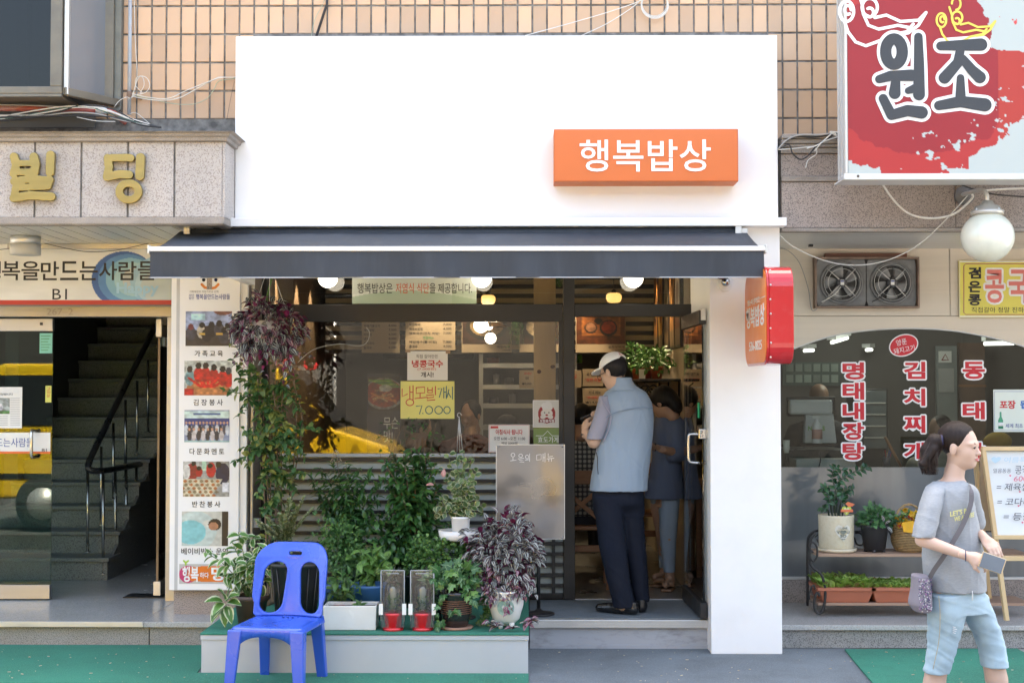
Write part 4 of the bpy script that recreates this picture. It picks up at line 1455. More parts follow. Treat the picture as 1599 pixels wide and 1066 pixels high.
box("frame_bar",xw0,GY-.001,.2,xw0+.045,GY+.07,tz0-.001,frame_black,sf,.003)
box("frame_bar",xw0,GY-.001,tz1+.001,xw0+.035,GY+.07,zt_,frame_black,sf,.003)
box("header",xw0,GY,zt_+.001,1.175,GY+.12,3.0,frame_black,sf)
zr1,zr0=P(600,708,GY).z,P(600,713,GY).z
xr_=P(879,0,GY).x-.002
box("frame_bar",xw0+.046,GY,zr0,xr_,GY+.07,zr1,grey_metal,sf,.002)
box("frame_bar",P(872,0,GY).x,GY+.002,zr1+.001,xr_,GY+.06,tz0-.001,frame_black,sf,.002)
box("window_pane",xw0+.046,GY+.03,zr1+.001,P(872,0,GY).x-.001,GY+.036,tz0-.001,clear_glass,sf)
box("window_pane",xw0+.036,GY+.03,tz1+.001,P(879,0,GY).x-.001,GY+.036,zt_,clear_glass,sf)
box("window_pane",P(896.5,0,GY).x+.002,GY+.03,tz1+.001,P(1088,0,GY).x,GY+.036,zt_,clear_glass,sf)
panel_teal=mat("pale_grey_green_panel",(0.42,0.47,0.45),0.4,0.05,2,0.02,40)
box("back_panel",xw0+.046,GY+.05,.2,xr_,GY+.065,zr0-.001,panel_teal,sf)
zz=zr0-.012
nz=0
while zz>.24:
 box("slat",xw0+.046,GY+.012,zz-.023,xr_-.001,GY+.046,zz,frame_black,sf,.0015)
 zz-=.0735
 nz+=1
box("frame_bar",xw0+.046,GY,.2,xr_-.001,GY+.048,.235,frame_black,sf,.002)
box("frame_bar",P(861,0,GY).x,GY+.004,.236,P(866,0,GY).x,GY+.049,zr0-.001,frame_black,sf,.001)
hx,hy=P(1068,700,GY).x+.004,GY-.02
exx,eyy=P(1098,700,.13).x,.13
dr=glassdoor("glass_door","clear glass restaurant door swung outwards beside the white pillar",(hx,hy,zfl),(hx,hy),(exx,eyy),zfl+.012,P(1090,484,.13).z,black_plastic,clear_glass)
def on_door(t,z,off=0.0):
 v=Vector((hx+(exx-hx)*t,hy+(eyy-hy)*t,z))
 n=Vector((-(eyy-hy),exx-hx,0)).normalized()
 if n.x>0:n=-n
 return v+n*off
zk=P(1092,677,.15).z
box("lock_case",on_door(.97,0,.028).x,eyy-.004,zk-.032,on_door(.97,0,-.028).x+.02,eyy+.07,zk+.032,chrome,dr,.004)
box("closer_plate",exx-.012,eyy-.014,P(1092,500,.13).z,exx+.022,eyy-.001,P(1092,482,.13).z,alu,dr,.002)
MB().lathe([(.011,0),(.009,-.006),(0,-.007)],(exx-.012,eyy-.005,zk+.012),12,axis='Y').lathe([(.011,0),(.009,-.006),(0,-.007)],(exx-.012,eyy-.005,zk-.012),12,axis='Y').build("lock_bolt",steel_rail,dr)
for s in(1,-1):
 hp=[on_door(.91,zk-.005,.012*s),on_door(.905,zk-.005,.07*s),on_door(.905,zk-.03,.082*s),on_door(.905,zk-.155,.082*s),on_door(.905,zk-.185,.07*s),on_door(.91,zk-.19,.012*s)]
 MB().tube(catmull(hp,5),.011,12).build("handle",chrome,dr)
MB().bar(on_door(.8,P(1090,640,.3).z,.009),on_door(.87,P(1090,640,.3).z,.009),.002,.10).build("sticker",mat("green_sticker",(.02,.45,.2),.5),dr)
# ================================================================== globe lamps below the white panel
def emis(name,col,s):
 if name in MATS:return MATS[name]
 m=mat(name,(0.8,0.8,0.78),0.3,0.02,emit=col,estr=s)
 return m
lamp_white=emis("lit_opal_glass",(1,.93,.82),.75)
lamp_warm=emis("lit_amber_glass",(1,.55,.16),.2)
for i,(px,nm)in enumerate(((512,"leftmost of the three white globe lamps peeking below the awning"),(752,"middle white globe lamp peeking below the awning beside the low salt notice"),(989,"white globe lamp peeking below the awning above the open doorway"))):
 c_=P(px,434,.85)
 t=thing("globe_lamp",nm,"lamp",c_,"white globe lamps under the shop soffit")
 MB().ellipsoid(c_,(.069,.069,.069),24,16).build("globe",lamp_white,t)
 MB().lathe([(.03,.062),(.03,.09),(.006,.1),(.006,zL-.031-c_.z)],c_,14).build("cap_and_stem",black_plastic,t)
 l=bpy.data.lights.new("globe_light",'POINT');l.energy=.7;l.color=(1,.87,.68);l.shadow_soft_size=.072
 lo=bpy.data.objects.new("globe_light",l);link(lo,t)
# ================================================================== restaurant interior
wall_cream=mat("cream_plaster",(0.42,0.35,0.25),0.8,0.05,2,0.1,60)
wall_brown=mat("brown_wood_wall",(0.155,0.105,0.068),0.6,0.15,4,0.1,60,stretch=(1,1,.15))
room=thing("restaurant_room","restaurant interior walls and ceiling seen through the window and doorway","room",(0,2,zfl))
tag(box("restaurant_floor",-2.0,1.071,0,1.18,6.0,zfl+.002,mat("grey_floor_tile",(.16,.155,.145),.3,.12,4,coat=.2)),kind="structure")
fm=mat("pale_floor_joint",(.3,.29,.27),.5)
box("left_wall",-2.1,GY+.13,0,-1.92,6.0,2.98,wall_brown,room)
box("right_wall",1.176,1.051,0,1.3,6.0,2.98,wall_cream,room)
box("back_wall",-2.1,6.0,0,1.3,6.1,2.98,mat("kitchen_wall",(.18,.17,.155),.6,.1,3),room)
box("room_ceiling",-2.1,GY+.121,2.85,1.3,6.0,2.97,mat("brown_ceiling",(.15,.11,.08),.8,.08,2),room)
for x in(-.4,.75):
 box("ceiling_beam",x,1.2,2.76,x+.05,5.9,2.849,wall_brown,room)
MY=3.9
screen=thing("slatted_screen","dark horizontal slat screen behind the menu boards high on the back of the room","screen",(-.4,MY,2.2))
z_a,z_b=P(700,552,MY).z,2.84
box("backing",-1.85,MY+.05,z_a,1.17,MY+.07,z_b,wall_cream,screen)
z_=z_a
while z_<z_b-.03:
 box("slat",-1.85,MY+.01,z_,1.17,MY+.045,z_+.038,frame_black,screen)
 z_+=.085
board_m=mat("kraft_menu_board",(.36,.285,.20),.6,.04,3)
def interior_board(label,px0,py0,px1,py1,lines=(),photo=None,split=None,Y=MY-.06,cat="menu board"):
 t=thing("menu_board",label,cat,P((px0+px1)/2,py1,Y))
 pbox("panel",px0,py0,px1,py1,Y,Y+.03,board_m,t,.002)
 if photo is not None:photo.pbuild("photo_print",px0+1,py0+1,px1-1,split,Y-.002,t)
 for(tx,a,b,c_,d_,m)in lines:ptext(tx,a,b,c_,d_,Y-.002,m,t,depth=.001,bold=.008)
 return t
menu_a=["해장국","육개장","김치찌개","뚝배기불고기","제육덮밥","비빔밥","냉면","잔치국수","칼국수"]
L1=[]
for i,n_ in enumerate(menu_a):
 y=486+i*6.8
 L1+=[(n_,568,y,568+4.2*len(n_),y+4.4,ink_black),(["8,000","7,000","6,500"][i%3],607,y,619,y+4,ink_black)]
interior_board("brown menu board listing dishes and prices, leftmost above the noodle poster",565,480,624,551,L1)
L2=[]
for i,n_ in enumerate(["해물순두부","제육볶음","떡만두국","해초비빔밥","행복국수(잔치·비빔)","계절메뉴","메밀국수(물·비빔)","콩국수"]):
 y=491+i*6.8
 mm_=ink_green if n_=="계절메뉴" else ink_black
 x_=639 if n_!="계절메뉴" else 660
 L2+=[(n_,x_,y,x_+4.3*len(n_),y+4.6,mm_)]
 if n_!="계절메뉴":L2.append((["7,000","7,000","7,000","4,500"][i%4],692,y,705,y+4.2,ink_black))
interior_board("brown menu board with a green season menu heading above the white notice",633,485,711,546.5,L2)
def soup(seed=0,tray=False):
 p=Paint(60,44,(.22,.12,.07)if not tray else(.34,.17,.08))
 if tray:
  p.rect(.12,.05,.9,.72,(.55,.33,.16));p.rect(.16,.1,.86,.66,(.48,.27,.12));p.rect(.12,0,.88,.08,(.78,.77,.72))
  for i,c_ in enumerate([(.25,.4,.15),(.7,.2,.1),(.1,.25,.1),(.7,.15,.1)]):p.ell(.2+i*.2,.02,.07,.06,c_)
  p.ell(.3,.48,.13,.18,(.15,.1,.08));p.ell(.3,.46,.1,.14,(.55,.38,.28));p.ell(.66,.48,.18,.26,(.08,.06,.05));p.ell(.66,.46,.14,.2,(.55,.18,.08));p.ell(.45,.26,.08,.1,(.1,.08,.08));p.ell(.45,.25,.06,.07,(.06,.05,.05))
 else:
  p.ell(.5,.45,.42,.42,(.07,.06,.05));p.ell(.5,.42,.34,.32,(.72,.6,.42)if seed else(.7,.62,.5));p.ell(.45,.4,.12,.1,(.85,.8,.7));p.ell(.6,.45,.1,.09,(.8,.55,.3))
 return p.mott(.4,12,seed)
interior_board("menu poster of a soup bowl captioned in Korean beside the lit lamps",721,488,799,550.5,[("떡만두국",776,539.5,797,543.5,ink_black),("7,000원",784,545,797,548,ink_black)],soup(2),537)
interior_board("menu poster behind the pale wooden post",811,490,874,550,[("순두부찌개",846,539.5,868,543.5,ink_black)],soup(0),537)
interior_board("menu poster of a tray with rice and red stew above the doorway's white cap",899,488,977,550.5,[("순두부찌개",950,539.5,975,543.5,ink_black),("6,500원",961,545,975,548,ink_black)],soup(5,True),537)
for lb,r_,tx in(("small kraft price sign behind the man's cap, upper of two",(910,576,942,603),[("공기밥 무한",916,581,940,586,ink_black),("\"무한 리필\"",914,590,940,596,ink_red)]),("small kraft price sign behind the man's head, lower of two",(910,606,948,633),[("저녁 메뉴",919,610,938,615,ink_black),("\"부대찌개\"",915,618,940,623,ink_red),("₩14,000",914,626,940,630,ink_black)]),("kraft price sign behind the wooden post seen above the photographer's reflection",(811,578,834,606),[("국내산",818,581,830,585,ink_red),("쌀",820,588,826,592,ink_black),("₩8,000",815,597,830,601,ink_black)]),("kraft price sign left of the black door post",(873,578,908,605),[("점심",882,584,900,590,ink_red)])):
 interior_board(lb,*r_,tx,Y=3.6,cat="price sign")
sh=thing("steel_shelf","tall stainless steel kitchen shelf with three lit shelves behind the window","shelf",(P(790,700,4.4).x,4.4,zfl))
for px in(748,834,895):
 pbox("upright",px,552,px+6,720,4.3,4.35,steel,sh)
for py in(567,600.5,630,664):
 pbox("shelf_board",754.5,py,894,py+7,4.3,4.7,steel,sh)
random.seed(11)
for i,(px,py,w,h,cc)in enumerate([(775,600,10,14,(.5,.5,.5)),(795,600,14,9,(.12,.12,.12)),(815,600,9,16,(.6,.58,.5)),(770,630,16,9,(.08,.08,.09)),(800,630,11,14,(.35,.35,.36)),(905,567,8,12,(.2,.45,.1)),(770,567,20,8,(.35,.12,.05))]):
 t=thing("kitchen_pot",["steel pot","dark pan","pale jar","black wide pan","grey pot","green carton","red-brown tray"][i]+" standing on the kitchen shelf behind the window","kitchenware",P(px,py,4.35))
 c_=P(px,py-.5,4.45);r_=w/2/S(4.4);hh_=h/S(4.4)
 MB().lathe([(r_*.9,0),(r_,hh_*.1),(r_,hh_),(r_*.93,hh_),(r_*.9,hh_*.2),(0,hh_*.15)],c_,16).build("vessel",mat("pot%d_surface"%i,cc,.4,metal=.6 if i in(0,4)else 0),t)
 MB().lathe([(r_*1.04,hh_),(r_*1.04,hh_*1.04),(r_*.2,hh_*1.12),(0,hh_*1.2)],c_,16).build("lid",mat("pot%d_lid"%i,tuple(v*.8 for v in cc),.4),t)
box("kitchen_hood",P(600,0,5).x,5.0,P(0,560,5).z,P(740,0,5).x,5.9,P(0,520,5).z,black_plastic,room)
for px,py,Y,r,kind_,lb in((751,508,2.0,.058,'g',"white globe pendant glowing behind the top of the main window pane"),(764,496.5+8,3.0,.05,'w',"conical brown pendant shade over the upper small bulb"),(766,528,2.4,.046,'g',"small white globe bulb hanging lowest behind the window"),(762,468,2.2,.06,'a',"amber glass pendant lamp beside the white globe in the upper pane"),(958.5,465,2.2,.062,'a',"amber glass pendant lamp inside above the doorway")):
 c_=P(px,py,Y)
 t=thing("pendant_lamp",lb,"lamp",c_,"pendant lamps inside the restaurant")
 if kind_=='g':
  MB().ellipsoid(c_,(r,r,r),20,14).build("globe",lamp_white,t)
 elif kind_=='a':
  MB().lathe([(r*.55,-r*.62),(r*.8,-r*.5),(r,-.1*r),(r*.98,r*.35),(r*.7,r*.6),(.01,r*.62)],c_,24).build("bowl",lamp_warm,t)
 else:
  MB().lathe([(r*3.1,-.03),(r*1.4,.01),(r*.7,.07),(.01,.08)],c_,24).build("cone_shade",mat("copper_shade",(.35,.2,.1),.4,metal=.5),t)
  MB().ellipsoid(c_+Vector((0,0,-.03)),(.03,.03,.03)).build("bulb",lamp_white,t)
 MB().tube([c_+Vector((0,0,r*.6)),(c_.x,c_.y,2.85)],.003,6).lathe([(.02,r*.55),(.02,r*.95),(.005,r*1.1)],c_,12).build("cord",black_plastic,t)
 l=bpy.data.lights.new("pendant_light",'POINT');l.energy=2.6 if kind_!='a' else 1.4;l.color=(1,.78,.52);l.shadow_soft_size=r*1.07 if kind_!='w' else .034
 lo=bpy.data.objects.new("pendant_light",l);link(lo,t);lo.location=(0,0,0 if kind_!='w' else-.03)
for i,(x,y,e_)in enumerate(((-1.80,1.75,20),(-1.80,2.75,20),(-1.8,3.5,14),(1.05,2.3,14),(1.05,3.4,14),(.35,3.45,12),(-.75,3.4,14))):
 t=thing("downlight","small recessed ceiling spotlight washing the wall, number %s from the window"%["one on the left side","two on the left side","three on the left side","one on the right side","two on the right side","near the tray poster","near the season menu"][i]if False else["ceiling spotlight nearest the window on the left wall","second ceiling spotlight along the left wall","third ceiling spotlight along the left wall","ceiling spotlight over the framed pictures near the door","ceiling spotlight over the far framed picture","ceiling spotlight over the tray poster","ceiling spotlight over the season menu board"][i],"spotlight",(x,y,2.8))
 MB().lathe([(.035,-.045),(.04,.045),(.0,.046)],(x,y,2.8),16).build("can",black_plastic,t)
 MB().lathe([(.03,-.04),(0,-.04)],(x,y,2.8),16).build("lens",lamp_white,t)
 l=bpy.data.lights.new("spot_light",'SPOT');l.energy=e_*.62;l.color=(1,.8,.55);l.spot_size=R(62);l.spot_blend=.5;l.shadow_soft_size=.02
 lo=bpy.data.objects.new("spot_light",l);link(lo,t);lo.location=(0,0,-.06)
 if i>4:lo.rotation_euler=(R(28),0,0)
pics=[((.85,.8,.7),(.5,.28,.12)),((.25,.12,.06),(.7,.5,.3)),((.6,.55,.45),(.35,.3,.25)),((.5,.2,.1),(.8,.6,.3)),((.15,.1,.08),(.6,.4,.2))]
ys=[1.55,1.95,2.4,2.9,3.35]
for i,y in enumerate(ys):
 t=thing("framed_picture",["framed food picture on the right wall nearest the door","second framed picture on the right wall from the door","middle framed menu on the right wall","fourth framed picture on the right wall","innermost framed picture on the right wall"][i],"picture",(1.17,y,2.1))
 box("frame",1.148,y,1.99,1.175,y+.36,2.68,frame_black,t,.002)
 p=Paint(24,40,pics[i][1]).ell(.5,.4,.4,.25,pics[i][0]).ell(.5,.4,.25,.15,pics[i][1]).rect(0,.8,1,1,(.5,.42,.32)).mott(.4,8,i)
 p.build("photo_print",y+.02,2.01,y+.34,2.66,0,t,fn=lambda x_,y_,z_:(1.1465,x_,z_))
wp=thing("wooden_post","pale knotty pine post standing just behind the shop window","post",(P(850,700,1.5).x,1.5,zfl))
pbox("post",833.5,400,868,700,1.5,1.62,wood_light,wp,.004)
for px,py in((842,580),(863,572),(850,642)):
 c_=P(px,py,1.499)
 MB().lathe([(.015,.0005),(.012,-.0008),(0,-.001)],c_,12,axis='Y',sx=1.1).build("knot",mat("dark_wood_knot",(.16,.06,.025),.5),wp)
ps=thing("plant_shelf","black wall shelf with scrolled iron brackets carrying small plants on the right wall","shelf",(1.1,2.6,1.7))
zs_=P(1030,592,2.4).z
box("shelf_board",.86,1.75,zs_-.02,1.174,4.0,zs_,black_iron,ps,.003)
for y in(1.8,2.6,3.4):
 m_=MB()
 for q,(dx,dz,r_)in enumerate(((-.09,-.09,.04),(-.2,-.06,.03),(-.06,-.2,.035))):
  m_.tube([(1.17+dx+r_*math.cos(a/14*6.28),y,zs_-.02+dz+r_*math.sin(a/14*6.28))for a in range(14)],.006,6,closed=True)
 m_.tube([(1.165,y,zs_-.02),(1.165,y,zs_-.28)],.007,6).tube([(1.165,y,zs_-.27),(.9,y,zs_-.03)],.006,6)
 m_.build("bracket",black_iron,ps)
# ================================================================== notices on the shop glass
NY=GY+.012
t=notice("low_salt_notice","pale green and white notice about low salt meals in the upper pane",550,425,744,474,NY,paper_white,"notice")
pg=Paint(120,40,(.86,.89,.85))
yy=pg.Y-(.80-.25*np.sin(pg.X*3.1+.2))
pg.put((yy>0).astype(float),(.74,.82,.73)).put((np.abs(yy)<.03).astype(float),(.93,.95,.92)).put(((pg.X>.8)&(pg.Y>.6)).astype(float),(.66,.76,.62),.5)
pg.pbuild("print",550,425,744,474,NY-.0006,t)
for tx,a,b,m_ in(("행복밥상은",558,613,ink_black),("저염식 식단",618,670,mat("orange_red_ink",(.62,.10,.04),.5)),("을",671,680,ink_black),("제공합니다.",684,737,ink_black)):
 ptext(tx,a,442,b,458,NY-.0012,m_,t,depth=.001,bold=.004)
t=notice("cold_noodle_notice","white paper notice with red Korean lettering taped above the yellow one",636,548,699,593.5,NY,paper_white,"notice")
ptext("직접 갈아만든",650,553.5,684,559,NY-.001,ink_black,t,depth=.001)
ptext("냉콩국수",643,562,692,573.5,NY-.001,ink_red,t,bold=.025,depth=.001)
ptext("(7,000원)",652,573.8,681,578.5,NY-.001,ink_red,t,depth=.001)
ptext("개시!",657,580.5,677,589,NY-.001,ink_black,t,bold=.02,depth=.001)
pbox("tape",633,546,641,550,NY-.002,NY-.0006,tape_mat,t);pbox("tape",696,547,703,552,NY-.002,NY-.0006,tape_mat,t)
t=notice("yellow_noodle_notice","yellow paper notice with handwritten red and blue lettering and price 7.000",625.5,595,709.5,653.5,NY-.003,paper_yellow,"notice")
hb=mat("teal_marker",(.03,.13,.16),.5);hrd=mat("red_marker",(.55,.06,.05),.5)
y0_=NY-.0035
inkline("lettering",[[(628,607),(628,619),(636,615)],[(640,603),(640,622)],[(645,602),(645,624)],[(640,612),(645,612)],circ(640,628,6,5,14),[(650,605),(663,604),(663,613),(650,614),(650,605)],[(656,614),(656,621)],[(648,622),(667,620)],[(668,605),(668,613),(675,613),(675,605)],[(668,609),(675,609)],[(680,603),(680,616)],[(666,617),(677,616),(677,620),(667,621),(667,625),(679,624)]],hrd,t,y0_,.0036)
inkline("lettering",[[(684,607),(690,606),(686,620)],[(693,605),(693,621)],[(697,603),(697,622)],[(693,612),(697,612)],[(701,608),(698,620)],[(700,613),(704,620)],[(706.5,604),(706.5,623)]],hb,t,y0_,.0034)
inkline("lettering",[[(650,634),(659,633),(655,646)],[(660,645),(660.6,645.4)],circ(670,640,5.5,6,16),circ(685,640,6,6,16),circ(698,640,5,5.5,16)],hb,t,y0_,.0034)
t=notice("breakfast_notice","white notice of breakfast hours in red and black behind the steel board",763,662.5,827,706,NY,paper_white,"notice")
pbox("red_tag",766,665,778,668.5,NY-.001,NY-.0002,ink_red,t)
ptext("아침식사 됩니다",774,670,816,678.5,NY-.001,ink_red,t,bold=.02,depth=.001)
ptext("오전 6:00 ~오전 11:00",771,681.5,820,687,NY-.001,ink_black,t,bold=.01,depth=.001)
ptext("백반 5000원",783,689.5,808,693.5,NY-.001,ink_black,t,bold=.01,depth=.001)
inkline("border",[[(764,663.5),(826,663.5),(826,705),(764,705),(764,663.5)]],ink_red,t,NY-.0005,.0012)
t=notice("award_plate","white square plate with a red round chef's head emblem on the window",832,624.5,875.5,667,NY-.004,white_plastic,"plate",.004)
ce=Paint(60,60,(.84,.84,.83));ce.ell(.5,.5,.32,.36,(.62,.05,.08));ce.rect(.2,.0,.8,.2,(.84,.84,.83))
for x,y,r_ in((.42,.2,.12),(.55,.16,.13),(.62,.26,.1),(.48,.3,.14)):ce.ell(x,y,r_,r_,(.9,.9,.9))
ce.ell(.5,.48,.22,.16,(.9,.88,.86));ce.ell(.42,.46,.025,.03,(.1,.05,.05));ce.ell(.58,.46,.025,.03,(.1,.05,.05));ce.ell(.36,.62,.1,.08,(.88,.86,.84));ce.ell(.64,.62,.1,.08,(.88,.86,.84));ce.ell(.5,.55,.06,.03,(.62,.1,.1))
ce.rect(.2,.70,.8,.84,(.5,.04,.07));ce.pbuild("emblem_print",833,625.5,874.5,666,NY-.0045,t)
ptext("모범음식점",843,654.5,865,659,NY-.005,ink_white,t,bold=.02,depth=.001)
t=notice("green_plate","green plate with white Korean lettering and a roof line under the emblem plate",833,668,877,693,NY-.004,mat("moss_green_plate",(.20,.28,.085),.45,.05),"plate",.004)
ptext("효도가게",840,681.5,872,691,NY-.005,ink_white,t,bold=.01,depth=.001)
inkline("roof_line",[[(837,680),(848,680),(855,672.5),(862,680),(873,680)]],ink_white,t,NY-.0045,.002)
t=thing("noodle_poster","tall dark poster of a bowl of red noodles standing behind the glass","poster",P(600,760,1.35))
pbox("panel",573.5,584,625,800,1.35,1.37,mat("dark_plum_poster",(.035,.028,.05),.4),t)
p=Paint(56,64,(.18,.06,.05));p.ell(.5,.5,.62,.46,(.62,.6,.58));p.ell(.5,.48,.56,.41,(.6,.16,.07));
for a in range(16):p.line(rnd(.1,.9),rnd(.4,.8),rnd(.1,.9),rnd(.4,.8),.02,[(.85,.5,.3),(.4,.08,.05),(.9,.7,.5)][a%3])
for a in range(7):p.line(.05+.1*a,.12+.03*a,.7+.05*a,.1+.035*a,.02,[(.35,.6,.2),(.6,.75,.35),(.2,.45,.12)][a%3])
p.ell(.55,.34,.2,.1,(.85,.85,.8)).mott(.4,14,4).pbuild("photo_print",575,588,624,641,1.348,t)
ptext("무슨\n맛!",599,651,622,690,1.348,ink_white,t,depth=.001)
tag(MB().tube(cable([(465,566),(480,552),(497,543),(530,537),(560,540),(573,534),(577,520),(572,511)],GY-.01),.0022,5).build("loose_wire",wire_white),"thin pale wire curving across the shop glass near the hanging basket","wire")
mbt=thing("menu_stand","polished steel menu board on a black round-based stand with faint chalk heading","menu board",(P(838,930,.35).x,.45,.19))
mirror=bpy.data.materials.new("scuffed_mirror_steel")
mirror.use_nodes=True
N_,L_=mirror.node_tree.nodes,mirror.node_tree.links
bb=N_["Principled BSDF"];bb.inputs["Metallic"].default_value=1;bb.inputs["Base Color"].default_value=(.24,.24,.25,1)
nn=N_.new("ShaderNodeTexNoise");nn.inputs["Scale"].default_value=1.5;nn.inputs["Detail"].default_value=2
tcn=N_.new("ShaderNodeTexCoord");L_.new(tcn.outputs["Object"],nn.inputs[0])
bp_=N_.new("ShaderNodeBump");bp_.inputs["Strength"].default_value=.9;bp_.inputs["Distance"].default_value=.12
L_.new(nn.outputs[0],bp_.inputs["Height"]);L_.new(bp_.outputs[0],bb.inputs["Normal"])
n2_=N_.new("ShaderNodeTexNoise");n2_.inputs["Scale"].default_value=2.5;n2_.inputs["Distortion"].default_value=.6;L_.new(tcn.outputs["Object"],n2_.inputs[0])
mr_=N_.new("ShaderNodeMapRange");mr_.inputs[1].default_value=.35;mr_.inputs[2].default_value=.7;mr_.inputs[3].default_value=.26;mr_.inputs[4].default_value=.40
L_.new(n2_.outputs[0],mr_.inputs[0]);L_.new(mr_.outputs[0],bb.inputs["Roughness"])
MSY=.28
pbox("board",774.5,693.5,882,841.5,MSY,MSY+.008,mirror,mbt,.001)
inkline("edge_frame",[[(775,694),(881.5,694),(881.5,841),(775,841),(775,694)]],alu,mbt,MSY-.0002,.0025,.003)
inkline("lettering",[circ(801,710,3,3,10),[(801,714),(801,718)],[(797,719),(806,718)],circ(813,711,3,2.6,10),[(809,716),(818,715)],[(811,718),(817,718),(811,721),(818,721)],circ(823,713,2.5,3,10),[(827,708),(827,720)],[(820,718),(826,717)],[(838,710),(845,709),(845,717),(838,718),(838,710)],[(848,708),(848,720)],[(851,707),(851,721)],[(848,714),(851,714)],[(856,708),(856,713),(863,712)],[(854,716),(865,715)],[(857,716),(857,720)],[(861,716),(861,720)]],mat("chalk_marker",(.75,.75,.75),.8),mbt,MSY-.001,.0018)
for px,py in((778,697),(878,697),(778,838),(878,838)):
 c_=P(px,py,MSY-.001);MB().lathe([(.007,0),(.006,-.004),(0,-.005)],c_,10,axis='Y').build("screw",chrome,mbt)
c_=P(841,945,.35)
MB().tube([(c_.x,.36,.20),(c_.x,.36,P(0,800,.36).z)],.012,12).build("pole",black_iron,mbt)
MB().lathe([(.105,.0),(.105,.008),(.09,.014),(.03,.022),(.012,.04)],(c_.x,.36,.192),32).build("base",black_iron,mbt)
# ================================================================== right side: granite band, cladding, arched window
rf=thing("granite_band","reddish speckled granite band with moulding under the tiles on the right","granite band",(2.6,.05,2.7))
RY=.05
xa_,xb_=1.635,6.2
zz_=lambda y:P(1260,y,RY).z
for y0,y1,dy in((212,219,.07),(219.5,226,.055),(226.5,231,.04),(231.5,240,.02)):
 box("moulding_course",xa_,RY-dy,zz_(y1)+.0005,xb_,RY+.3,zz_(y0),granite_dirty,rf,.004)
for a,b in((xa_,2.55),(2.55,4.1),(4.1,xb_)):
 box("stone_slab",a+.002,RY,zz_(276),b-.002,RY+.05,zz_(240.5),granite_red,rf,.003)
 box("stone_slab",a+.002+.2*(a>2),RY-.012,zz_(356),b-.002+.2*(b<5),RY+.05,zz_(284.5),granite_red,rf,.003)
box("ledge",xa_,RY-.03,zz_(284),xb_,RY+.05,zz_(276.5),granite_dirty,rf,.004)
box("lower_moulding",xa_,RY-.02,zz_(362),xb_,RY+.08,zz_(356.5),granite_dirty,rf,.004)
box("band_core",xa_,RY+.051,zz_(361),xb_,RY+.3,zz_(212)-.01,concrete,rf)
ZR=zz_(362)
rso=thing("right_soffit","grey aluminium soffit strips under the granite band on the right","soffit",(3,.6,ZR))
y_=RY+.09
while y_<1.18:
 box("soffit_strip",xa_,y_,ZR+.004,xb_,y_+.108,ZR+.016,alu_soffit,rso,.003)
 y_+=.118
box("backing",xa_,RY+.085,ZR+.017,xb_,1.3,ZR+.05,black_plastic,rso)
box("soffit_clip",P(1262,386,.9).x,.86,ZR-.012,P(1268,386,.9).x,.9,ZR+.003,black_plastic,rso)
WY=1.2
cl_=thing("beige_cladding","beige woodgrain cladding panels with an arched opening for the restaurant window","cladding",(3,WY,2))
zc0=P(1300,494,WY).z
box("cladding_panel",1.635,WY-.012,zc0+.004,3.05,WY+.05,ZR+.02,beige_panel,cl_,.002)
box("cladding_panel",3.056,WY-.012,zc0+.004,6.2,WY+.05,ZR+.02,beige_panel,cl_,.002)
apts=[P(1215,558,WY),P(1240,544,WY),P(1290,527,WY),P(1340,517.5,WY),P(1400,513,WY),P(1450,513.5,WY),P(1500,518,WY),P(1560,530,WY),P(1610,545,WY),P(1680,575,WY)]
ap=catmull(apts,4)
for i in range(len(ap)-1):
 pass
poly=[(p.x,p.z)for p in ap]
poly=[(1.6,poly[0][1])]+poly+[(6.2,poly[-1][1]),(6.2,zc0),(1.6,zc0)]
bm_=bmesh.new()
vf=[bm_.verts.new((x,WY-.008,z))for x,z in poly]
f_=bm_.faces.new(vf)
ex=bmesh.ops.extrude_face_region(bm_,geom=[f_])
for v in ex['geom']:
 if isinstance(v,bmesh.types.BMVert):v.co.y+=.06
bmesh.ops.triangulate(bm_,faces=[f for f in bm_.faces if len(f.verts)>4])
bmesh.ops.recalc_face_normals(bm_,faces=bm_.faces)
me_=bpy.data.meshes.new("arch_panel");bm_.to_mesh(me_)
mesh_obj("arch_panel",me_,beige_panel,cl_)
edge=MB().tube([p+Vector((0,-.004-WY+WY,0))for p in ap],.007,6).build("arch_trim",alu,cl_)
rw=thing("arched_window","wide arched restaurant window with frosted grey lower glass","window",(3,WY,.31))
zfz=P(1300,729,WY).z
box("window_pane",1.64,WY+.02,zfz,6.2,WY+.026,P(1420,508,WY).z,glass_mat("restaurant_glass",(.80,.83,.82),.85),rw)
frostg=mat("frosted_window_film",(0.15,0.165,0.17),0.24,0.5,0.9,coat=.6,stretch=(2.2,1,.2))  # soft upright tone bands in the colour stand in for blurred reflections
box("frosted_pane",1.64,WY+.018,.311,6.2,WY+.03,zfz-.001,frostg,rw)
box("sill",1.64,WY-.02,.311,6.2,WY+.017,.33,alu,rw,.003)
box("interior_sill",P(1237,0,1.3).x,1.26,P(0,728,1.3).z,P(1328,0,1.3).x,1.5,P(0,716,1.3).z,mat("pale_counter",(.4,.4,.36),.5),rw)
vw=thing("window_lettering","red Korean dish names with white outlines stuck down the arched window","lettering",P(1400,700,WY))
def vletters(chars,cx,y0,pitch,w,h):
 for i,ch in enumerate(chars):
  yy=y0+i*pitch
  halo_text(ch,cx-w/2,yy,cx+w/2,yy+h,WY+.0165,ink_white,vw,.0115)
  ptext(ch,cx-w/2,yy,cx+w/2,yy+h,WY+.0155,ink_red_b,vw,bold=.035,depth=.0004,name="letter")
ink_red_b=mat("bright_red_vinyl",(.56,.012,.025),.45,.03)
vletters("명태내장탕",1332.5,565.5,31.3,34,27)
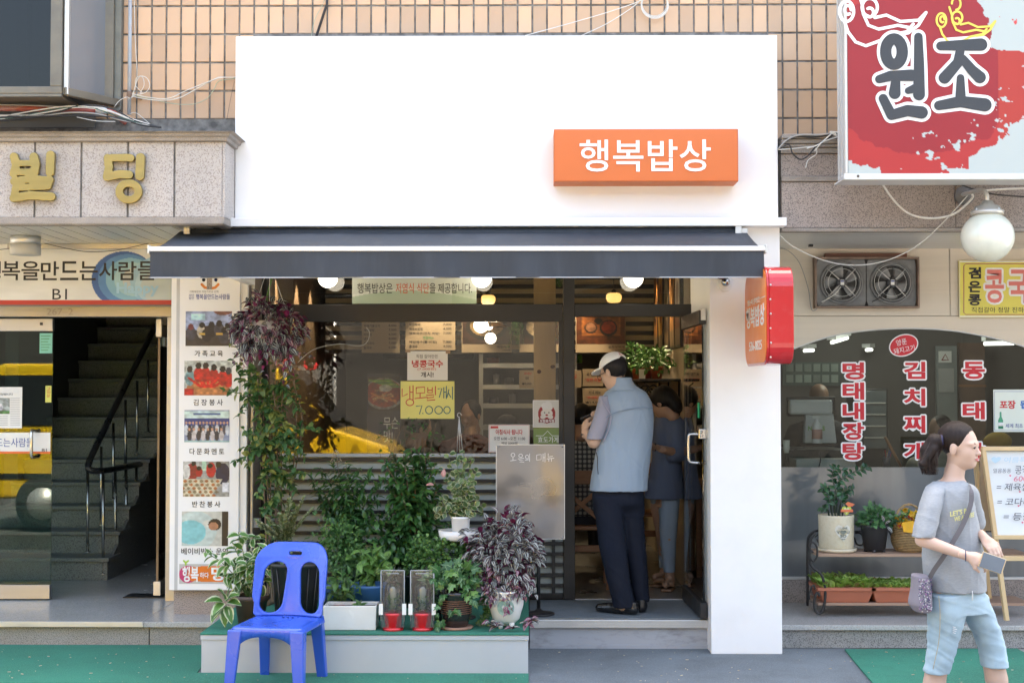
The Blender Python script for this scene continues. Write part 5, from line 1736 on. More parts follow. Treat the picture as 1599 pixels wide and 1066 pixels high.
vletters("김치찌개",1428,564.5,42,34,27)
vletters("동태탕",1520.5,564.5,63,35,27)
MB().lathe([(1,0),(.99,-.0012),(0,-.0013)],(0,0,0),40,axis='Y')
oc=P(1411,539,WY+.017)
def oval(rx,rz,y,m,nm):
 pts=[]
 for i in range(40):
  a=6.2832*i/40
  u,v_=rx*math.cos(a),rz*math.sin(a)
  c_,s_=math.cos(.32),math.sin(.32)
  pts.append((oc.x+u*c_-v_*s_,y,oc.z+u*s_+v_*c_))
 MB().add(pts,[tuple(range(40))]).build(nm,m,vw)
oval(.108,.079,WY+.0166,ink_white,"sticker_rim");oval(.100,.071,WY+.0158,ink_red_b,"oval_sticker")
def tiltf(x,z,t):
 dx,dz=x-oc.x,z-oc.z
 return(oc.x+dx*math.cos(.2)-dz*math.sin(.2),WY+.0150-t*.0006,oc.z+dx*math.sin(.2)+dz*math.cos(.2))
a_,b_=P(1401,528.5,WY),P(1418,538,WY)
text_fit("양푼",a_.x,b_.z,b_.x,a_.z,0,ink_white,vw,facing=tiltf,name="letter")
a_,b_=P(1395,541,WY),P(1428,550,WY)
text_fit("돼지고기",a_.x,b_.z,b_.x,a_.z,0,ink_white,vw,facing=tiltf,name="letter")
fb=thing("fan_housing","rusty framed housing with two grey exhaust fans above the arched window","exhaust fan",P(1350,482,WY))
fx0,fx1,fz1,fz0=P(1268,0,WY-.06).x,P(1430,0,WY-.06).x,P(0,403,WY-.06).z,P(0,482,WY-.06).z
rust=mat("rusty_brown_frame",(.22,.15,.11),.6,.3,12,.2,90,dirt=.4,dirtcol=(.12,.05,.03),dscale=9)
fan_grey=mat("dusty_fan_grey",(.17,.175,.175),.45,.2,14,.1,90,dirt=.4,dscale=10)
for a,b,c_,d_ in((fx0,fz0,fx1,fz0+.014),(fx0,fz1-.014,fx1,fz1),(fx0,fz0+.0145,fx0+.014,fz1-.0145),(fx1-.014,fz0+.0145,fx1,fz1-.0145)):
 box("outer_frame",a,WY-.09,b,c_,WY-.013,d_,rust,fb,.002)
box("top_plate",fx0+.08,WY-.06,fz1+.001,fx1-.08,WY-.013,fz1+.03,mat("red_brown_board",(.15,.06,.035),.6,.2),fb,.002)
box("back_plate",fx0+.015,WY-.03,fz0+.015,fx1-.015,WY-.014,fz1-.015,black_plastic,fb)
fw=(fx1-fx0-.03)/2
for k in(0,1):
 cx_,cz_=fx0+.015+fw*(k+.5),(fz0+fz1)/2
 hh=(fz1-fz0)/2-.017
 n_=40
 V,F=[],[]
 for i in range(n_):
  a=6.28318*i/n_
  r_=.142
  V.append((cx_+r_*math.cos(a),WY-.065,cz_+r_*math.sin(a)))
  k_=min((fw/2-.003)/max(1e-6,abs(math.cos(a))),hh/max(1e-6,abs(math.sin(a))))
  V.append((cx_+k_*math.cos(a),WY-.06,cz_+k_*math.sin(a)))
  V.append((cx_+.125*math.cos(a),WY-.032,cz_+.125*math.sin(a)))
 for i in range(n_):
  j=(i+1)%n_
  F+=[(3*i,3*j,3*j+1,3*i+1),(3*i,3*i+2,3*j+2,3*j)]
 MB().add(V,F,True).build("fan_plate",fan_grey,fb)
 MB().tube([(cx_+.146*math.cos(i/40*6.28318),WY-.07,cz_+.146*math.sin(i/40*6.28318))for i in range(40)],.008,8,closed=True).build("rim_ring",fan_grey,fb)
 g_=MB()
 for r_ in(.10,.13):
  g_.tube([(cx_+r_*math.cos(i/32*6.28318),WY-.088,cz_+r_*math.sin(i/32*6.28318))for i in range(32)],.0018,5,closed=True)
 for a in(.78,2.36,3.93,5.5):
  g_.tube([(cx_+.03*math.cos(a),WY-.095,cz_+.03*math.sin(a)),(cx_+.150*math.cos(a),WY-.07,cz_+.150*math.sin(a))],.004,6)
 g_.build("wire_guard",alu,fb)
 for q in range(5):
  a0=q*1.2566+.4*k
  V,F=[],[]
  for i in range(5):
   r_=.03+.022*i
   for s in range(4):
    a=a0+s*.27*(1.15-.05*i)+.12*i*.5
    V.append((cx_+r_*math.cos(a),WY-.05+.012*(s-1.5)*.9,cz_+r_*math.sin(a)))
  for i in range(4):
   for s in range(3):
    F.append((i*4+s,i*4+s+1,i*4+s+5,i*4+s+4))
  o_=MB().add(V,F,True).build("fan_blade",mat("grey_fan_blade",(.26,.265,.265),.35,.15,8),fb)
  o_.modifiers.new("thickness",'SOLIDIFY').thickness=.002
 MB().lathe([(.038,-.05),(.038,-.085),(.030,-.095),(0,-.095)],(cx_,WY,cz_),24,axis='Y').build("motor",mat("dark_motor",(.07,.07,.075),.45,.2),fb)
 box("motor_label",cx_-.013,WY-.0965,cz_-.018,cx_+.013,WY-.0952,cz_+.018,paper_white,fb)
 box("label_band",cx_-.012,WY-.0975,cz_+.004,cx_+.012,WY-.0967,cz_+.014,ink_blue,fb)
 MB().tube(catmull([(cx_-.01,WY-.09,cz_-.03),(cx_-.05,WY-.1,cz_-.08),(cx_-.11,WY-.1,cz_-.12),(cx_-.15+.3*k*0,WY-.1,cz_-.14)],6),.0035,6).build("power_lead",wire_black if k else wire_white,fb)
tag(MB().tube(cable([(1205,388),(1228,390),(1248,410),(1262,450),(1266,478),(1271,485),(1286,472),(1300,458)],WY-.07),.0032,6).build("loose_cable",mat("grey_cable",(.3,.29,.27),.6)),"grey cable drooping beside the rusty fan housing","cable")
tag(MB().tube(cable([(1218,368,-.02),(1240,386,.1),(1285,406,.2),(1330,414,.2),(1380,408,.2),(1430,385,.1),(1475,345,0),(1520,295,-.05)],0),.0035,6).build("swag_cable",wire_white),"thin white cable swagging from the pillar past the fans up to the big red sign","cable")
tag(MB().tube(cable([(1375,283,-.1),(1395,312,-.1),(1420,334,-.1),(1455,341,-.1),(1490,334,-.1),(1518,310,-.1),(1520,300,-.15),(1560,296,-.1),(1605,294,-.1)],0),.0065,8).build("looped_cable",wire_white),"thick white cable looping under the red sign toward the globe street lamp","cable")
tag(MB().tube(cable([(1485,280,-.1),(1510,292,-.1),(1550,303,-.1),(1610,308,-.1)],0),.005,8).build("black_cable",wire_black),"black cable running behind the globe street lamp under the red sign","cable")
gc_=P(1542,370,-.35)
gl_=thing("globe_wall_lamp","large unlit white glass globe lamp on a bent grey arm under the red sign","lamp",gc_)
s_=S(-.35)
MB().ellipsoid(gc_,(40.5/s_,40.5/s_,39.5/s_),36,24).build("globe",mat("dusty_opal_globe",(.70,.73,.64),.22,.05,3,coat=.4,stretch=(6,6,.4),dirt=.12,dirtcol=(.5,.5,.42),dscale=4),gl_)
MB().lathe([(.098,0),(.1,.02),(.085,.03),(.075,.05),(.045,.06),(.03,.085),(.0,.085)],(gc_.x,gc_.y,gc_.z+35/s_),28).build("holder",alu,gl_)
for a in range(4):
 MB().lathe([(.006,0),(.008,.03),(0,.035)],(gc_.x+.09*math.cos(a*1.57+.5),gc_.y+.09*math.sin(a*1.57+.5),gc_.z+36/s_),8).build("holder_screw",alu,gl_)
MB().tube(catmull([gc_+Vector((0,0,62/s_*.8)),gc_+Vector((-.005,0,68/s_)),gc_+Vector((-.02,.08,76/s_)),gc_+Vector((-.04,.3,78/s_)),gc_+Vector((-.05,.41,78/s_))],6),.014,10).build("arm",alu,gl_)
wpl=P(1505,306,RY-.02)
MB().lathe([(.062,-.001),(.062,-.02),(.045,-.03),(.03,-.05),(0,-.052)],wpl,24,axis='Y').build("wall_plate",mat("dark_grey_plate",(.12,.12,.12),.5,.2),gl_)
yb=thing("yellow_banner","yellow banner with pink and black Korean lettering on the beige cladding","banner",P(1560,495,WY-.03))
pbox("sheet",1497,407,1720,495.5,WY-.03,WY-.025,mat("yellow_banner_vinyl",(.72,.64,.12),.5,.03),yb,.001)
inkline("border",[[(1720,412),(1508,412),(1505,415),(1505,488),(1508,491),(1720,491)]],mat("maroon_line",(.35,.08,.12),.5),yb,WY-.0305,.0028)
inkline("white_margin",[[(1720,408.5),(1498.5,408.5),(1498.5,494),(1720,494)]],ink_white,yb,WY-.0302,.004)
for ch,y in(("검",417),("은",438.5),("콩",459)):
 ptext(ch,1512,y,1532,y+18,WY-.031,ink_black,yb,bold=.035,depth=.001)
pink=mat("coral_pink_print",(.72,.20,.17),.5,.03)
for ch,x,w in(("콩",1537,32),("국",1574,33),("수",1612,33)):
 halo_text(ch,x+1,421,x+w-1,473,WY-.0312,ink_white,yb,.014)
 ptext(ch,x+1,421,x+w-1,473,WY-.0325,pink,yb,bold=.02,depth=.0005)
ptext("직접갈아 정말 진하고 고소한",1517,479.5,1640,488,WY-.031,ink_black,yb,depth=.001)
tn=thing("takeout_notice","white takeout notice with red lettering and a green bottle picture in the window","notice",P(1580,670,WY+.01))
pbox("sheet",1551,608,1680,674,WY+.005,WY+.0085,mat("pale_green_paper",(.66,.74,.68),.5,.03),tn)
ptext("포장",1561,625,1586,638,WY+.004,ink_red_b,tn,bold=.03,depth=.001)
ptext("됩니다",1593,625,1630,638,WY+.004,mat("bright_blue_ink",(.03,.14,.45),.5),tn,bold=.03,depth=.001)
ptext("세계 최초 알칼리수 소주",1570,661,1640,668,WY+.004,ink_blue,tn,depth=.001)
bz=P(1563,669,WY)
MB().lathe([(.018,0),(.018,.06),(.007,.085),(.006,.12),(.0,.121)],(bz.x,WY+.004,bz.z),16,sy=.08).build("bottle_picture",mat("bottle_green_print",(.05,.32,.18),.4),tn)
MB().lathe([(.0185,.018),(.0185,.045)],(bz.x,WY+.0035,bz.z),16,sy=.09).build("bottle_label",ink_white,tn)
inkline("border",[[(1553,611),(1690,611)],[(1553,671.5),(1690,671.5)],[(1553,611),(1553,671.5)]],ink_blue,tn,WY+.0045,.0012)
rr_=thing("right_dining_room","dim interior of the right restaurant behind the arched window","room",(3,3,0))
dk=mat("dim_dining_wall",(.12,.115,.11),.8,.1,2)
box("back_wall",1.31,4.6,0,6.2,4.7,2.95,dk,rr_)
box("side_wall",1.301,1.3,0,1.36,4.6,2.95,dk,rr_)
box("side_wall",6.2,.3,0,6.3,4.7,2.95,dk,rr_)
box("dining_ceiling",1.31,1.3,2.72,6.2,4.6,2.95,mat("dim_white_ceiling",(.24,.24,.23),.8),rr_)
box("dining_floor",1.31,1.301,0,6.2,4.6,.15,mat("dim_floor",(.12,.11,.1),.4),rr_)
tube_l=emis("lit_fluorescent_tube",(.95,1,.98),.5)
for i,(px,py,w_,Y,rot)in enumerate(((1311,531,24,3.0,.5),(1263,547,14,4.0,.1),(1357,546,8,4.3,.1),(1560,536,46,2.6,.03))):
 t=thing("tube_light",["slanted lit tube light near the left of the arched window","small far tube light at the far left of the arched window","short distant tube light near the oval sticker","bright long tube light above the takeout notice"][i],"ceiling light",P(px,py,Y))
 a_,b_=P(px-w_/2,py+w_*rot*.3,Y),P(px+w_/2,py-w_*rot*.3,Y+rot)
 MB().tube([a_,b_],.016,8).build("tube",tube_l,t)
 MB().bar(a_+Vector((0,.02,.04)),b_+Vector((0,.02,.04)),.08,.035).build("tube_housing",white_plastic,t)
l=bpy.data.lights.new("dining_light",'POINT');l.energy=4.5;l.color=(.92,1,.98);l.shadow_soft_size=.3
lo=bpy.data.objects.new("dining_light",l);link(lo);lo.location=(3.0,2.8,2.45)
t=thing("wall_menu","rows of menu tiles on the back wall of the right restaurant","menu board",P(1275,620,4.55))
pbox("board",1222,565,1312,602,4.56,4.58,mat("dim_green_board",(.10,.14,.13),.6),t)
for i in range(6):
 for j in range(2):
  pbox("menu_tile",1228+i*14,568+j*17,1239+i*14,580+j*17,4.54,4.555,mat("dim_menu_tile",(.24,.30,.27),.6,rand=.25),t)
t=thing("glass_fridge","dark drinks fridge behind the red lettering","fridge",P(1375,740,3.5))
pbox("fridge_body",1345,606,1388,780,3.5,4.1,black_plastic,t,.01)
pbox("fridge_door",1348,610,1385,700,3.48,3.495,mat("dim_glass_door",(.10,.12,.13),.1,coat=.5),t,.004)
for i in range(4):pbox("fridge_shelf",1350,628+i*18,1383,630+i*18,3.47,3.479,alu,t)
t=thing("mirror_door","tall pale doorway panel with posters inside the right restaurant","door",P(1478,740,4.2))
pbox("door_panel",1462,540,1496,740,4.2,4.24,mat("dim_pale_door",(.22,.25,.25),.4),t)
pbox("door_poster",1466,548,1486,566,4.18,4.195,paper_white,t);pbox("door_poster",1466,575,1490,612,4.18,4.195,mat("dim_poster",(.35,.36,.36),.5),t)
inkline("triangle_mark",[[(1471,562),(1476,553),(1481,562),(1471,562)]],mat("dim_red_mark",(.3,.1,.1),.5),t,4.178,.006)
t=thing("brown_partition","brown wooden partition beside the pale door in the right restaurant","partition",P(1520,740,4.3))
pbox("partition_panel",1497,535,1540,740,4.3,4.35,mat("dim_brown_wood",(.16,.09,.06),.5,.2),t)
pbox("partition_rail",1497,600,1540,604,4.28,4.299,wood_mid,t)
t=thing("counter","dark cash counter behind the right window","counter",P(1270,728,1.9))
pbox("counter_body",1226,702,1330,800,1.7,2.3,black_plastic,t,.005)
t=thing("cash_monitor","white point-of-sale monitor seen from behind on the counter","monitor",P(1267,700,1.75))
pbox("screen_back",1233,624,1301,647,1.75,1.84,mat("pos_white",(.62,.64,.63),.35,.02),t,.02)
MB().prism([(P(1253,0,1.8).x,P(0,645,1.8).z),(P(1296,0,1.8).x,P(0,645,1.8).z),(P(1301,0,1.8).x,P(0,691,1.8).z),(P(1251,0,1.8).x,P(0,691,1.8).z)],1.79,1.86).build("stand_body",MATS["pos_white"],t,.008)
ptext("NE  US",1262,665,1288,672,1.788,mat("lime_green_print",(.22,.45,.05),.5),t,bold=.02,depth=.001)
pbox("screen_bezel",1229,619,1305,650,1.845,1.88,black_plastic,t,.01)
t=thing("spray_bottle","white spray bottle with pink label standing before the white monitor","bottle",P(1276,692,1.6))
c_=P(1276,692,1.62);k_=1/S(1.62)
MB().lathe([(7.5*k_,0),(8*k_,2*k_),(8*k_,27*k_),(6*k_,32*k_),(3*k_,35*k_),(3*k_,38*k_),(0,38*k_)],c_,20).build("bottle_body",white_plastic,t)
MB().lathe([(8.15*k_,7*k_),(8.15*k_,22*k_)],c_,20).build("label_band",mat("salmon_label",(.55,.3,.25),.5),t)
MB().box(c_.x-7*k_,c_.y-.01,c_.z+38.5*k_,c_.x+4*k_,c_.y+.01,c_.z+43*k_).build("trigger_head",white_plastic,t,.003)
t=thing("hand_cream_tube","small pale tube standing at the left end of the counter","tube",P(1228,706,1.6))
c_=P(1228,707,1.62);MB().lathe([(4*k_,0),(4*k_,3*k_),(5*k_,6*k_),(5.5*k_,20*k_),(5*k_,20*k_)],c_,12,sy=.6).build("tube_body",mat("pale_tube",(.6,.62,.55),.4),t)
for i,(pts_,lb)in enumerate((([(1258,699),(1240,702),(1230,716),(1234,728)],"black cable looping off the counter at the left edge of the window"),([(1280,704),(1281,720),(1272,745),(1257,770)],"black cable hanging down behind the frosted glass"))):
 tag(MB().tube(cable(pts_,1.24 if i else 1.5),.004,6).build("hanging_cable",wire_black),lb,"cable")
t=thing("wooden_spoon_jar","jar of pens with a wooden stick leaning on the window counter","jar",P(1385,726,1.5))
c_=P(1384,728,1.5)
MB().lathe([(.028,0),(.03,.07),(.027,.07),(.025,.005),(0,.004)],c_,16).build("cup",mat("dark_cup",(.1,.1,.12),.4),t)
random.seed(2)
for i in range(7):
 MB().tube([c_+Vector((rnd(-.015,.015),0,.02)),c_+Vector((rnd(-.04,.04),0,rnd(.10,.13)))],.003,6).build("pen",[ink_red,ink_blue,ink_black,wood_light][i%4],t)
MB().tube([P(1407,728,1.48),P(1382,682,1.48)],.011,8).build("wooden_stick",mat("orange_wood",(.35,.17,.08),.5),t)
t=thing("yellow_bag","mustard yellow cushion behind the woman's head in the right restaurant","cushion",P(1556,690,1.9))
c_=P(1556,690,1.9)
sd=Sdf((c_.x-.2,c_.y-.15,c_.z-.08),(c_.x+.2,c_.y+.15,c_.z+.16),.008)
sd.ell(c_,(.10,.08,.075),.03).ell(c_+Vector((.03,0,.01)),(.08,.08,.06),.03)
sd.half((c_.x,c_.y,c_.z-.03),(0,0,-1))
sd.build("cushion_body",mat("mustard_cloth",(.42,.26,.02),.8,.1),t)
# ================================================================== big red sign, top right
bg_=thing("large_red_sign","large lightbox sign with red brush pattern, grey Korean letters and cloud swirls","sign",P(1450,280,-.6))
LY=-.60
pbox("lightbox_body",1322,-60,1720,271,LY+.012,LY+.30,mat("pale_aluminium_case",(.55,.56,.55),.45,.05,4,dirt=.15),bg_,.004)
for a in(0,1,2):
 xx=P(1322,100,LY).x
 box("case_rib",xx-.006,LY+.05+a*.085,P(0,271,LY).z+.004,xx+.001,LY+.058+a*.085,P(0,-60,LY).z,alu,bg_)
w_,h_=300,262
pb=Paint(w_,h_,(.76,.80,.79))
X_=1322+pb.X*(1720-1322);Y_=-60+pb.Y*(271+60)
n1=(fbm(w_,h_,7,5,21)-.5);n2=(fbm(w_,h_,18,4,22)-.5);n3=(fbm(w_,h_,40,3,23)-.5)
dln=(X_-1545)*.62+(Y_-205)*.80+n1*60+n2*30
ring=np.hypot((X_-1440)/1.28,Y_-110)
red=(dln<0)|((X_<1512)&(Y_<262+n2*10))
up=(X_>1552+n2*30+n1*20+np.maximum(0,30-Y_)*-.8)&(Y_<84+n2*20+(X_-1590)*.15)
red2=red|((Y_>84)&(Y_<205-(X_-1560)*.5+n2*60))
mask=red2&~up
crn=(X_<1372+n2*30)&(Y_>252+(X_-1322)*.22+n3*14)
mask=mask&~crn&~((n3*1.0+n2*.6>.22)&(dln>-45))
pb.put(mask.astype(float),(.74,.18,.17))
inner=mask&(ring+n2*18<128)
pb.put(inner.astype(float),(.64,.12,.15))
pb.put((mask&(X_>1560)&(Y_>80)).astype(float),(.74,.22,.17))
pb.put((~mask&(n2>.12)&(X_<1590)&(X_>1512)&(Y_<40)).astype(float),(.86,.27,.27))
pb.pbuild("face_print",1322,-60,1720,271,LY+.010,bg_)
for a,b,c_,d_ in((1318,271,1720,280),):
 pbox("bottom_frame",a,b,c_,d_,LY,LY+.02,mat("pale_sign_frame",(.60,.61,.58),.5,.04),bg_,.003)
pbox("side_frame",1318,-60,1324,270.5,LY,LY+.02,MATS["pale_sign_frame"],bg_,.003)
box("sign_underside",P(1318,0,LY).x,LY+.021,P(0,280,LY).z,P(1720,0,LY).x,LY+.3,P(0,280,LY).z+.01,MATS["pale_aluminium_case"],bg_)
lgrey=mat("slate_grey_vinyl",(.040,.044,.050),.5,.03)
won=[circ(1396,81,13,20,24),[(1434,58),(1435,100),(1435,148)],[(1373,124),(1390,119),(1423,118)],[(1399,122),(1397,146)],[(1418,142),(1432,137)],[(1379,154),(1392,180),(1417,173),(1439,176)]]
wr=[.034,.030,.030,.030,.024,.032]
jo=[[(1469,72),(1532,70)],[(1500,76),(1496,98),(1475,122)],[(1503,92),(1518,110),(1530,121)],[(1500,122),(1500,156)],[(1466,165),(1500,159),(1538,164)]]
jr=[.032,.030,.031,.027,.034]
def flat_strokes(name,lines,rs,m,Y,grow):
 b=MB()
 for q,(ln,r_)in enumerate(zip(lines,rs)):
  pts=[P(x,y,Y)for x,y in ln]
  n_p=len(pts)
  rv_=[r_*((.84+.34*i/(n_p-1))if n_p<9 else 1)+grow for i in range(n_p)]
  for a,c_,ra_,rb_ in zip(pts[:-1],pts[1:],rv_[:-1],rv_[1:]):
   d=(c_-a);L=d.length;d.normalize()
   s=Vector((-d.z,0,d.x))
   yo=Vector((0,-.00003*len(b.f),0))
   b.add([a+s*ra_+yo,a-s*ra_+yo,c_-s*rb_+yo,c_+s*rb_+yo],[(0,1,2,3)])
  for p,r_ in zip(pts,rv_):
   yo=Vector((0,-.00003*len(b.f),0))
   b.add([p+Vector((r_*math.cos(i*.3142),0,r_*math.sin(i*.3142)))+yo for i in range(20)],[tuple(range(20))])
 return b.build(name,m,bg_)
for ln,rr2,lab in((won,wr,"left grey letter"),(jo,jr,"right grey letter")):
 flat_strokes("letter_outline",ln,rr2,ink_white,LY+.0085,.019)
 flat_strokes("letter",ln,rr2,lgrey,LY+.0045,0).__setitem__("label",lab)
def swirl(ox,oy,s,m,w):
 T=lambda L:[(ox+x*s,oy+y*s)for x,y in L]
 L=[T(circ(0,0,11,16,20,-120,250)),T([(-4,14),(2,32),(14,48),(30,54),(52,46),(66,38),(94,32),(104,20)]),T([(18,-30),(24,-12),(26,4),(34,22),(50,28),(80,22),(100,26)]),T(circ(36,-6,12,14,20,-60,260)),T(circ(36,2,6,7,12,-120,120)),T([(44,10),(62,6),(84,16),(112,14),(124,2)]),T([(124,2),(112,22),(96,34),(80,36)]),T(circ(34,-38,10,14,16,-90,180)),T(circ(2,-2,5,7,12,0,300))]
 inkline("cloud_swirl",L,m,bg_,LY+.0072,w)
swirl(1322,18,1.0,ink_white,.0095)
swirl(1470,32,.68,mat("yellow_print",(.74,.62,.10),.5),.0065)
c_=P(1340,275,LY-.001);MB().lathe([(.008,0),(.007,-.004),(0,-.004)],c_,8,axis='Y').build("frame_screw",mat("dark_screw",(.1,.08,.06),.6),bg_)
# ================================================================== cables and pipe on the facade
pipe_m=mat("peeling_pale_blue_pipe",(.33,.38,.42),.5,.08,8,.1,80,dirt=.35,dirtcol=(.30,.08,.05),dscale=9)
t=thing("vertical_pipe","pale blue painted pipe running down the tiles beside the bay window","pipe",P(202,180,TY-.05))
MB().tube([P(203.5,-30,TY-.05),P(202.5,100,TY-.05),P(201.5,179,TY-.05)],.0125,12).build("pipe",pipe_m,t)
c_=P(202,148,TY-.05)
MB().lathe([(.016,-.02),(.018,-.018),(.018,.018),(.016,.02)],c_,14).tube([c_,(c_.x+.07,TY,c_.z-.02)],.006,6).build("pipe_clamp",rust,t)
t=thing("horizontal_pipe","flaking red and white pipe lying above the granite canopy at the left","pipe",P(80,171,.1))
red_pipe=mat("flaking_red_pipe",(.28,.06,.045),.5,.15,8,.15,80,dirt=.55,dirtcol=(.55,.54,.52),dscale=5,stretch=(1,1,3))
MB().tube([P(-60,169,.12),P(60,170,.12),P(150,173,.14)],.019,12).tube(catmull([P(168,173,.16),P(178,176,.2),P(188,186,.3),P(196,192,.34)],5),.017,10).build("pipe",red_pipe,t)
MB().tube([P(149,173,.14),P(167,172.5,.16)],.023,12).build("pipe_joint",mat("pale_joint_tape",(.5,.52,.52),.5,.15,12),t)
cbn=thing("cable_bundle","tangled bundle of grey, white and black cables above the granite canopy","cables",P(100,185,.05))
bun=[([(-60,184),(0,182),(60,172),(110,166),(160,170),(200,184),(245,198)],wire_white,.0045),([(-60,187),(0,186),(70,176),(120,168),(165,173),(205,187),(240,198)],wire_white,.004),([(-60,190),(10,188),(80,178),(120,166),(150,165),(180,172),(210,188),(250,199)],wire_black,.0055),([(-60,184),(30,183),(90,181),(150,181),(185,185),(220,195),(252,199)],wire_black,.0065),([(-60,180),(20,180),(70,180),(110,176),(150,178),(190,188),(235,197)],mat("grey_cable",(.3,.29,.27),.6),.0055),([(-60,164),(20,164),(100,167),(150,167),(175,170),(215,190),(236,196)],MATS["grey_cable"],.004),([(-60,149),(0,151),(30,152),(50,148)],wire_white,.004),([(120,183),(150,189),(180,190)],wire_white,.0025),([(-60,186),(20,184),(90,170),(140,168),(178,180),(225,195)],mat("dark_green_cable",(.05,.1,.08),.5),.0045)]
for pts_,m_,r_ in bun:MB().tube(cable(pts_,.06),r_,6).build("cable",m_,cbn)
t=thing("white_wire_coil","thin white wire coiled round the pale blue pipe clamp","wire",P(215,140,TY-.1))
MB().tube(cable([(209,-20),(211,60),(214,120),(207,148),(205,153),(212,148),(222,146),(212,134),(213,122),(222,120),(225,133),(219,146),(228,144),(234,134),(229,122),(218,120),(211,135),(208,150)],TY-.09),.0022,5).build("wire",wire_white,t)
MB().tube(cable([(178,168),(186,158),(197,152),(203,154)],TY-.12),.0025,5).build("wire",wire_white,t)
MB().tube(cable([(202,179),(208,176),(215,178),(225,186),(234,194)],TY-.12),.0022,5).build("wire",wire_white,t)
t=thing("strung_wires","pale and green wires strung across the tiles from the pipe to the white panel","wire",P(300,140,TY-.05))
MB().tube(cable([(205,150),(222,154),(250,157),(280,153),(310,137),(335,124),(345,121),(368,122)],TY-.04),.0036,6).build("wire",wire_white,t)
MB().tube(cable([(205,146),(230,152),(262,154),(290,142),(320,130),(343,122),(368,121)],TY-.05),.003,6).build("wire",wire_white,t)
MB().tube(cable([(206,148),(240,156),(270,162),(300,163),(322,155),(334,140),(342,127),(368,123)],TY-.035),.0025,6).build("wire",mat("pale_green_wire",(.35,.42,.3),.5),t)
MB().tube(cable([(366,127),(360,155),(354,188)],TY-.03),.0012,5).build("wire",wire_black,t)
t=thing("hanging_wire_loop","coil of white wire hanging on the tiles above the white sign panel","wire coil",P(1022,12,TY-.04))
c_=P(1022,8,TY-.04)
for q in range(6):
 MB().tube([(c_.x+(.083+.004*(q%3))*math.cos(i/24*6.2832+q),c_.y-.004*q,c_.z+(.084+.003*(q%2))*math.sin(i/24*6.2832+q)-.004*q+.01)for i in range(24)],.0024,5,closed=True).build("wire_loop",wire_white,t)
MB().tube(cable([(820,56),(900,34),(960,16),(1003,0),(1030,-20)],TY-.03),.0028,5).build("wire",wire_white,t)
MB().tube(cable([(908,56),(950,36),(990,10),(1003,-4)],TY-.03),.0028,5).build("wire",wire_white,t)
tag(MB().tube([P(494,57,TY-.03),P(510,8,TY-.03),P(513,-20,TY-.03)],.009,8).build("black_pipe",wire_black),"short black cable rising behind the top edge of the white panel","cable")
tag(MB().tube(cable([(486,57),(492,30),(505,5),(512,-20)],TY-.02),.002,5).build("thin_wire",MATS["pale_green_wire"]),"thin greenish wire beside the short black cable on the tiles","wire")
t=thing("corner_cables","black and white cables bunched between the white panel and the red sign","cables",P(1260,225,-.02))
for pts_,m_,r_,Y in(([(1215,232),(1228,220),(1245,213),(1270,214),(1295,210),(1312,208)],wire_black,.0075,-.03),([(1215,233),(1230,218),(1250,211),(1280,211),(1310,206)],MATS["grey_cable"],.006,-.04),([(1218,232),(1232,226),(1238,240),(1250,249),(1262,243),(1275,228),(1300,212)],wire_black,.005,-.05),([(1216,234),(1240,232),(1270,230),(1275,240),(1262,250),(1258,262)],wire_white,.003,-.05),([(1272,236),(1285,222),(1308,214)],wire_white,.0035,-.06),([(1260,232),(1280,225),(1300,208),(1306,212),(1296,206),(1309,207)],wire_white,.0045,-.06)):
 MB().tube(cable(pts_,Y),r_,6).build("cable",m_,t)
MB().tube(cable([(1340,284),(1350,292),(1362,297),(1372,294),(1380,285)],-.05),.0015,5).build("cable",MATS["grey_cable"],t)
# ================================================================== across the street (seen in the glass)
ob=thing("opposite_building","grey brick building across the street, seen only as a reflection","building",(0,-17,0))
ow=mat("grey_brown_render",(.030,.029,.028),.8,.2,1,.1,40)
box("wall",-30,-22,0,30,-17.2,6.5,ow,ob)
for i in range(-9,10):
 box("window",i*3-.9,-17.22,4.0,i*3+.9,-17.199,5.8,mat("far_dark_glass",(.02,.025,.03),.15),ob)
 box("shopfront_panel",i*3-1.2,-17.25,.3,i*3+1.2,-17.201,2.8,[MATS["far_dark_glass"],ow,mat("far_grey_shutter",(.05,.05,.05),.6)][i%3],ob)
van=thing("yellow_van","yellow van parked in the street behind the viewpoint, seen as a reflection in the glass","van",(-4.0,-5.8,0))
vy=mat("yellow_van_paint",(.80,.50,.02),.25,.03,2,coat=.8)
prof=[(-6.6,.38),(-6.65,1.2),(-6.45,1.88),(-6.2,1.98),(-3.1,1.98),(-2.85,1.92),(-2.25,1.22),(-1.62,1.02),(-1.5,.85),(-1.48,.40)]
MB().prism(prof,-6.85,-5.25).build("body",vy,van,.05,segs=3)
MB().prism([(-2.95,1.84),(-2.42,1.25),(-3.3,1.25),(-3.3,1.84)],-5.249,-5.235).build("side_window",MATS["far_dark_glass"],van)
MB().prism([(-6.3,1.25),(-3.45,1.25),(-3.45,1.84),(-6.25,1.84)],-5.249,-5.235).build("side_window",MATS["far_dark_glass"],van)
MB().add([(-2.80,-5.35,1.90),(-2.80,-6.75,1.90),(-2.22,-6.75,1.235),(-2.22,-5.35,1.235)],[(0,1,2,3)]).build("windscreen",MATS["far_dark_glass"],van).location+=Vector((.012,0,.012))
MB().tube([(-2.3,-5.5,1.25),(-2.6,-5.9,1.62)],.012,6).build("wiper",black_plastic,van)
for x in(-5.7,-2.35):
 MB().lathe([(.33,-.02),(.33,.18),(.2,.19),(0,.19)],(x,-5.42,.33),28,axis='Y').build("wheel",mat("tyre_rubber",(.02,.02,.02),.8),van)
 MB().lathe([(.19,.0),(.19,.012),(0,.02)],(x,-5.225,.33),20,axis='Y').build("rim",alu,van)
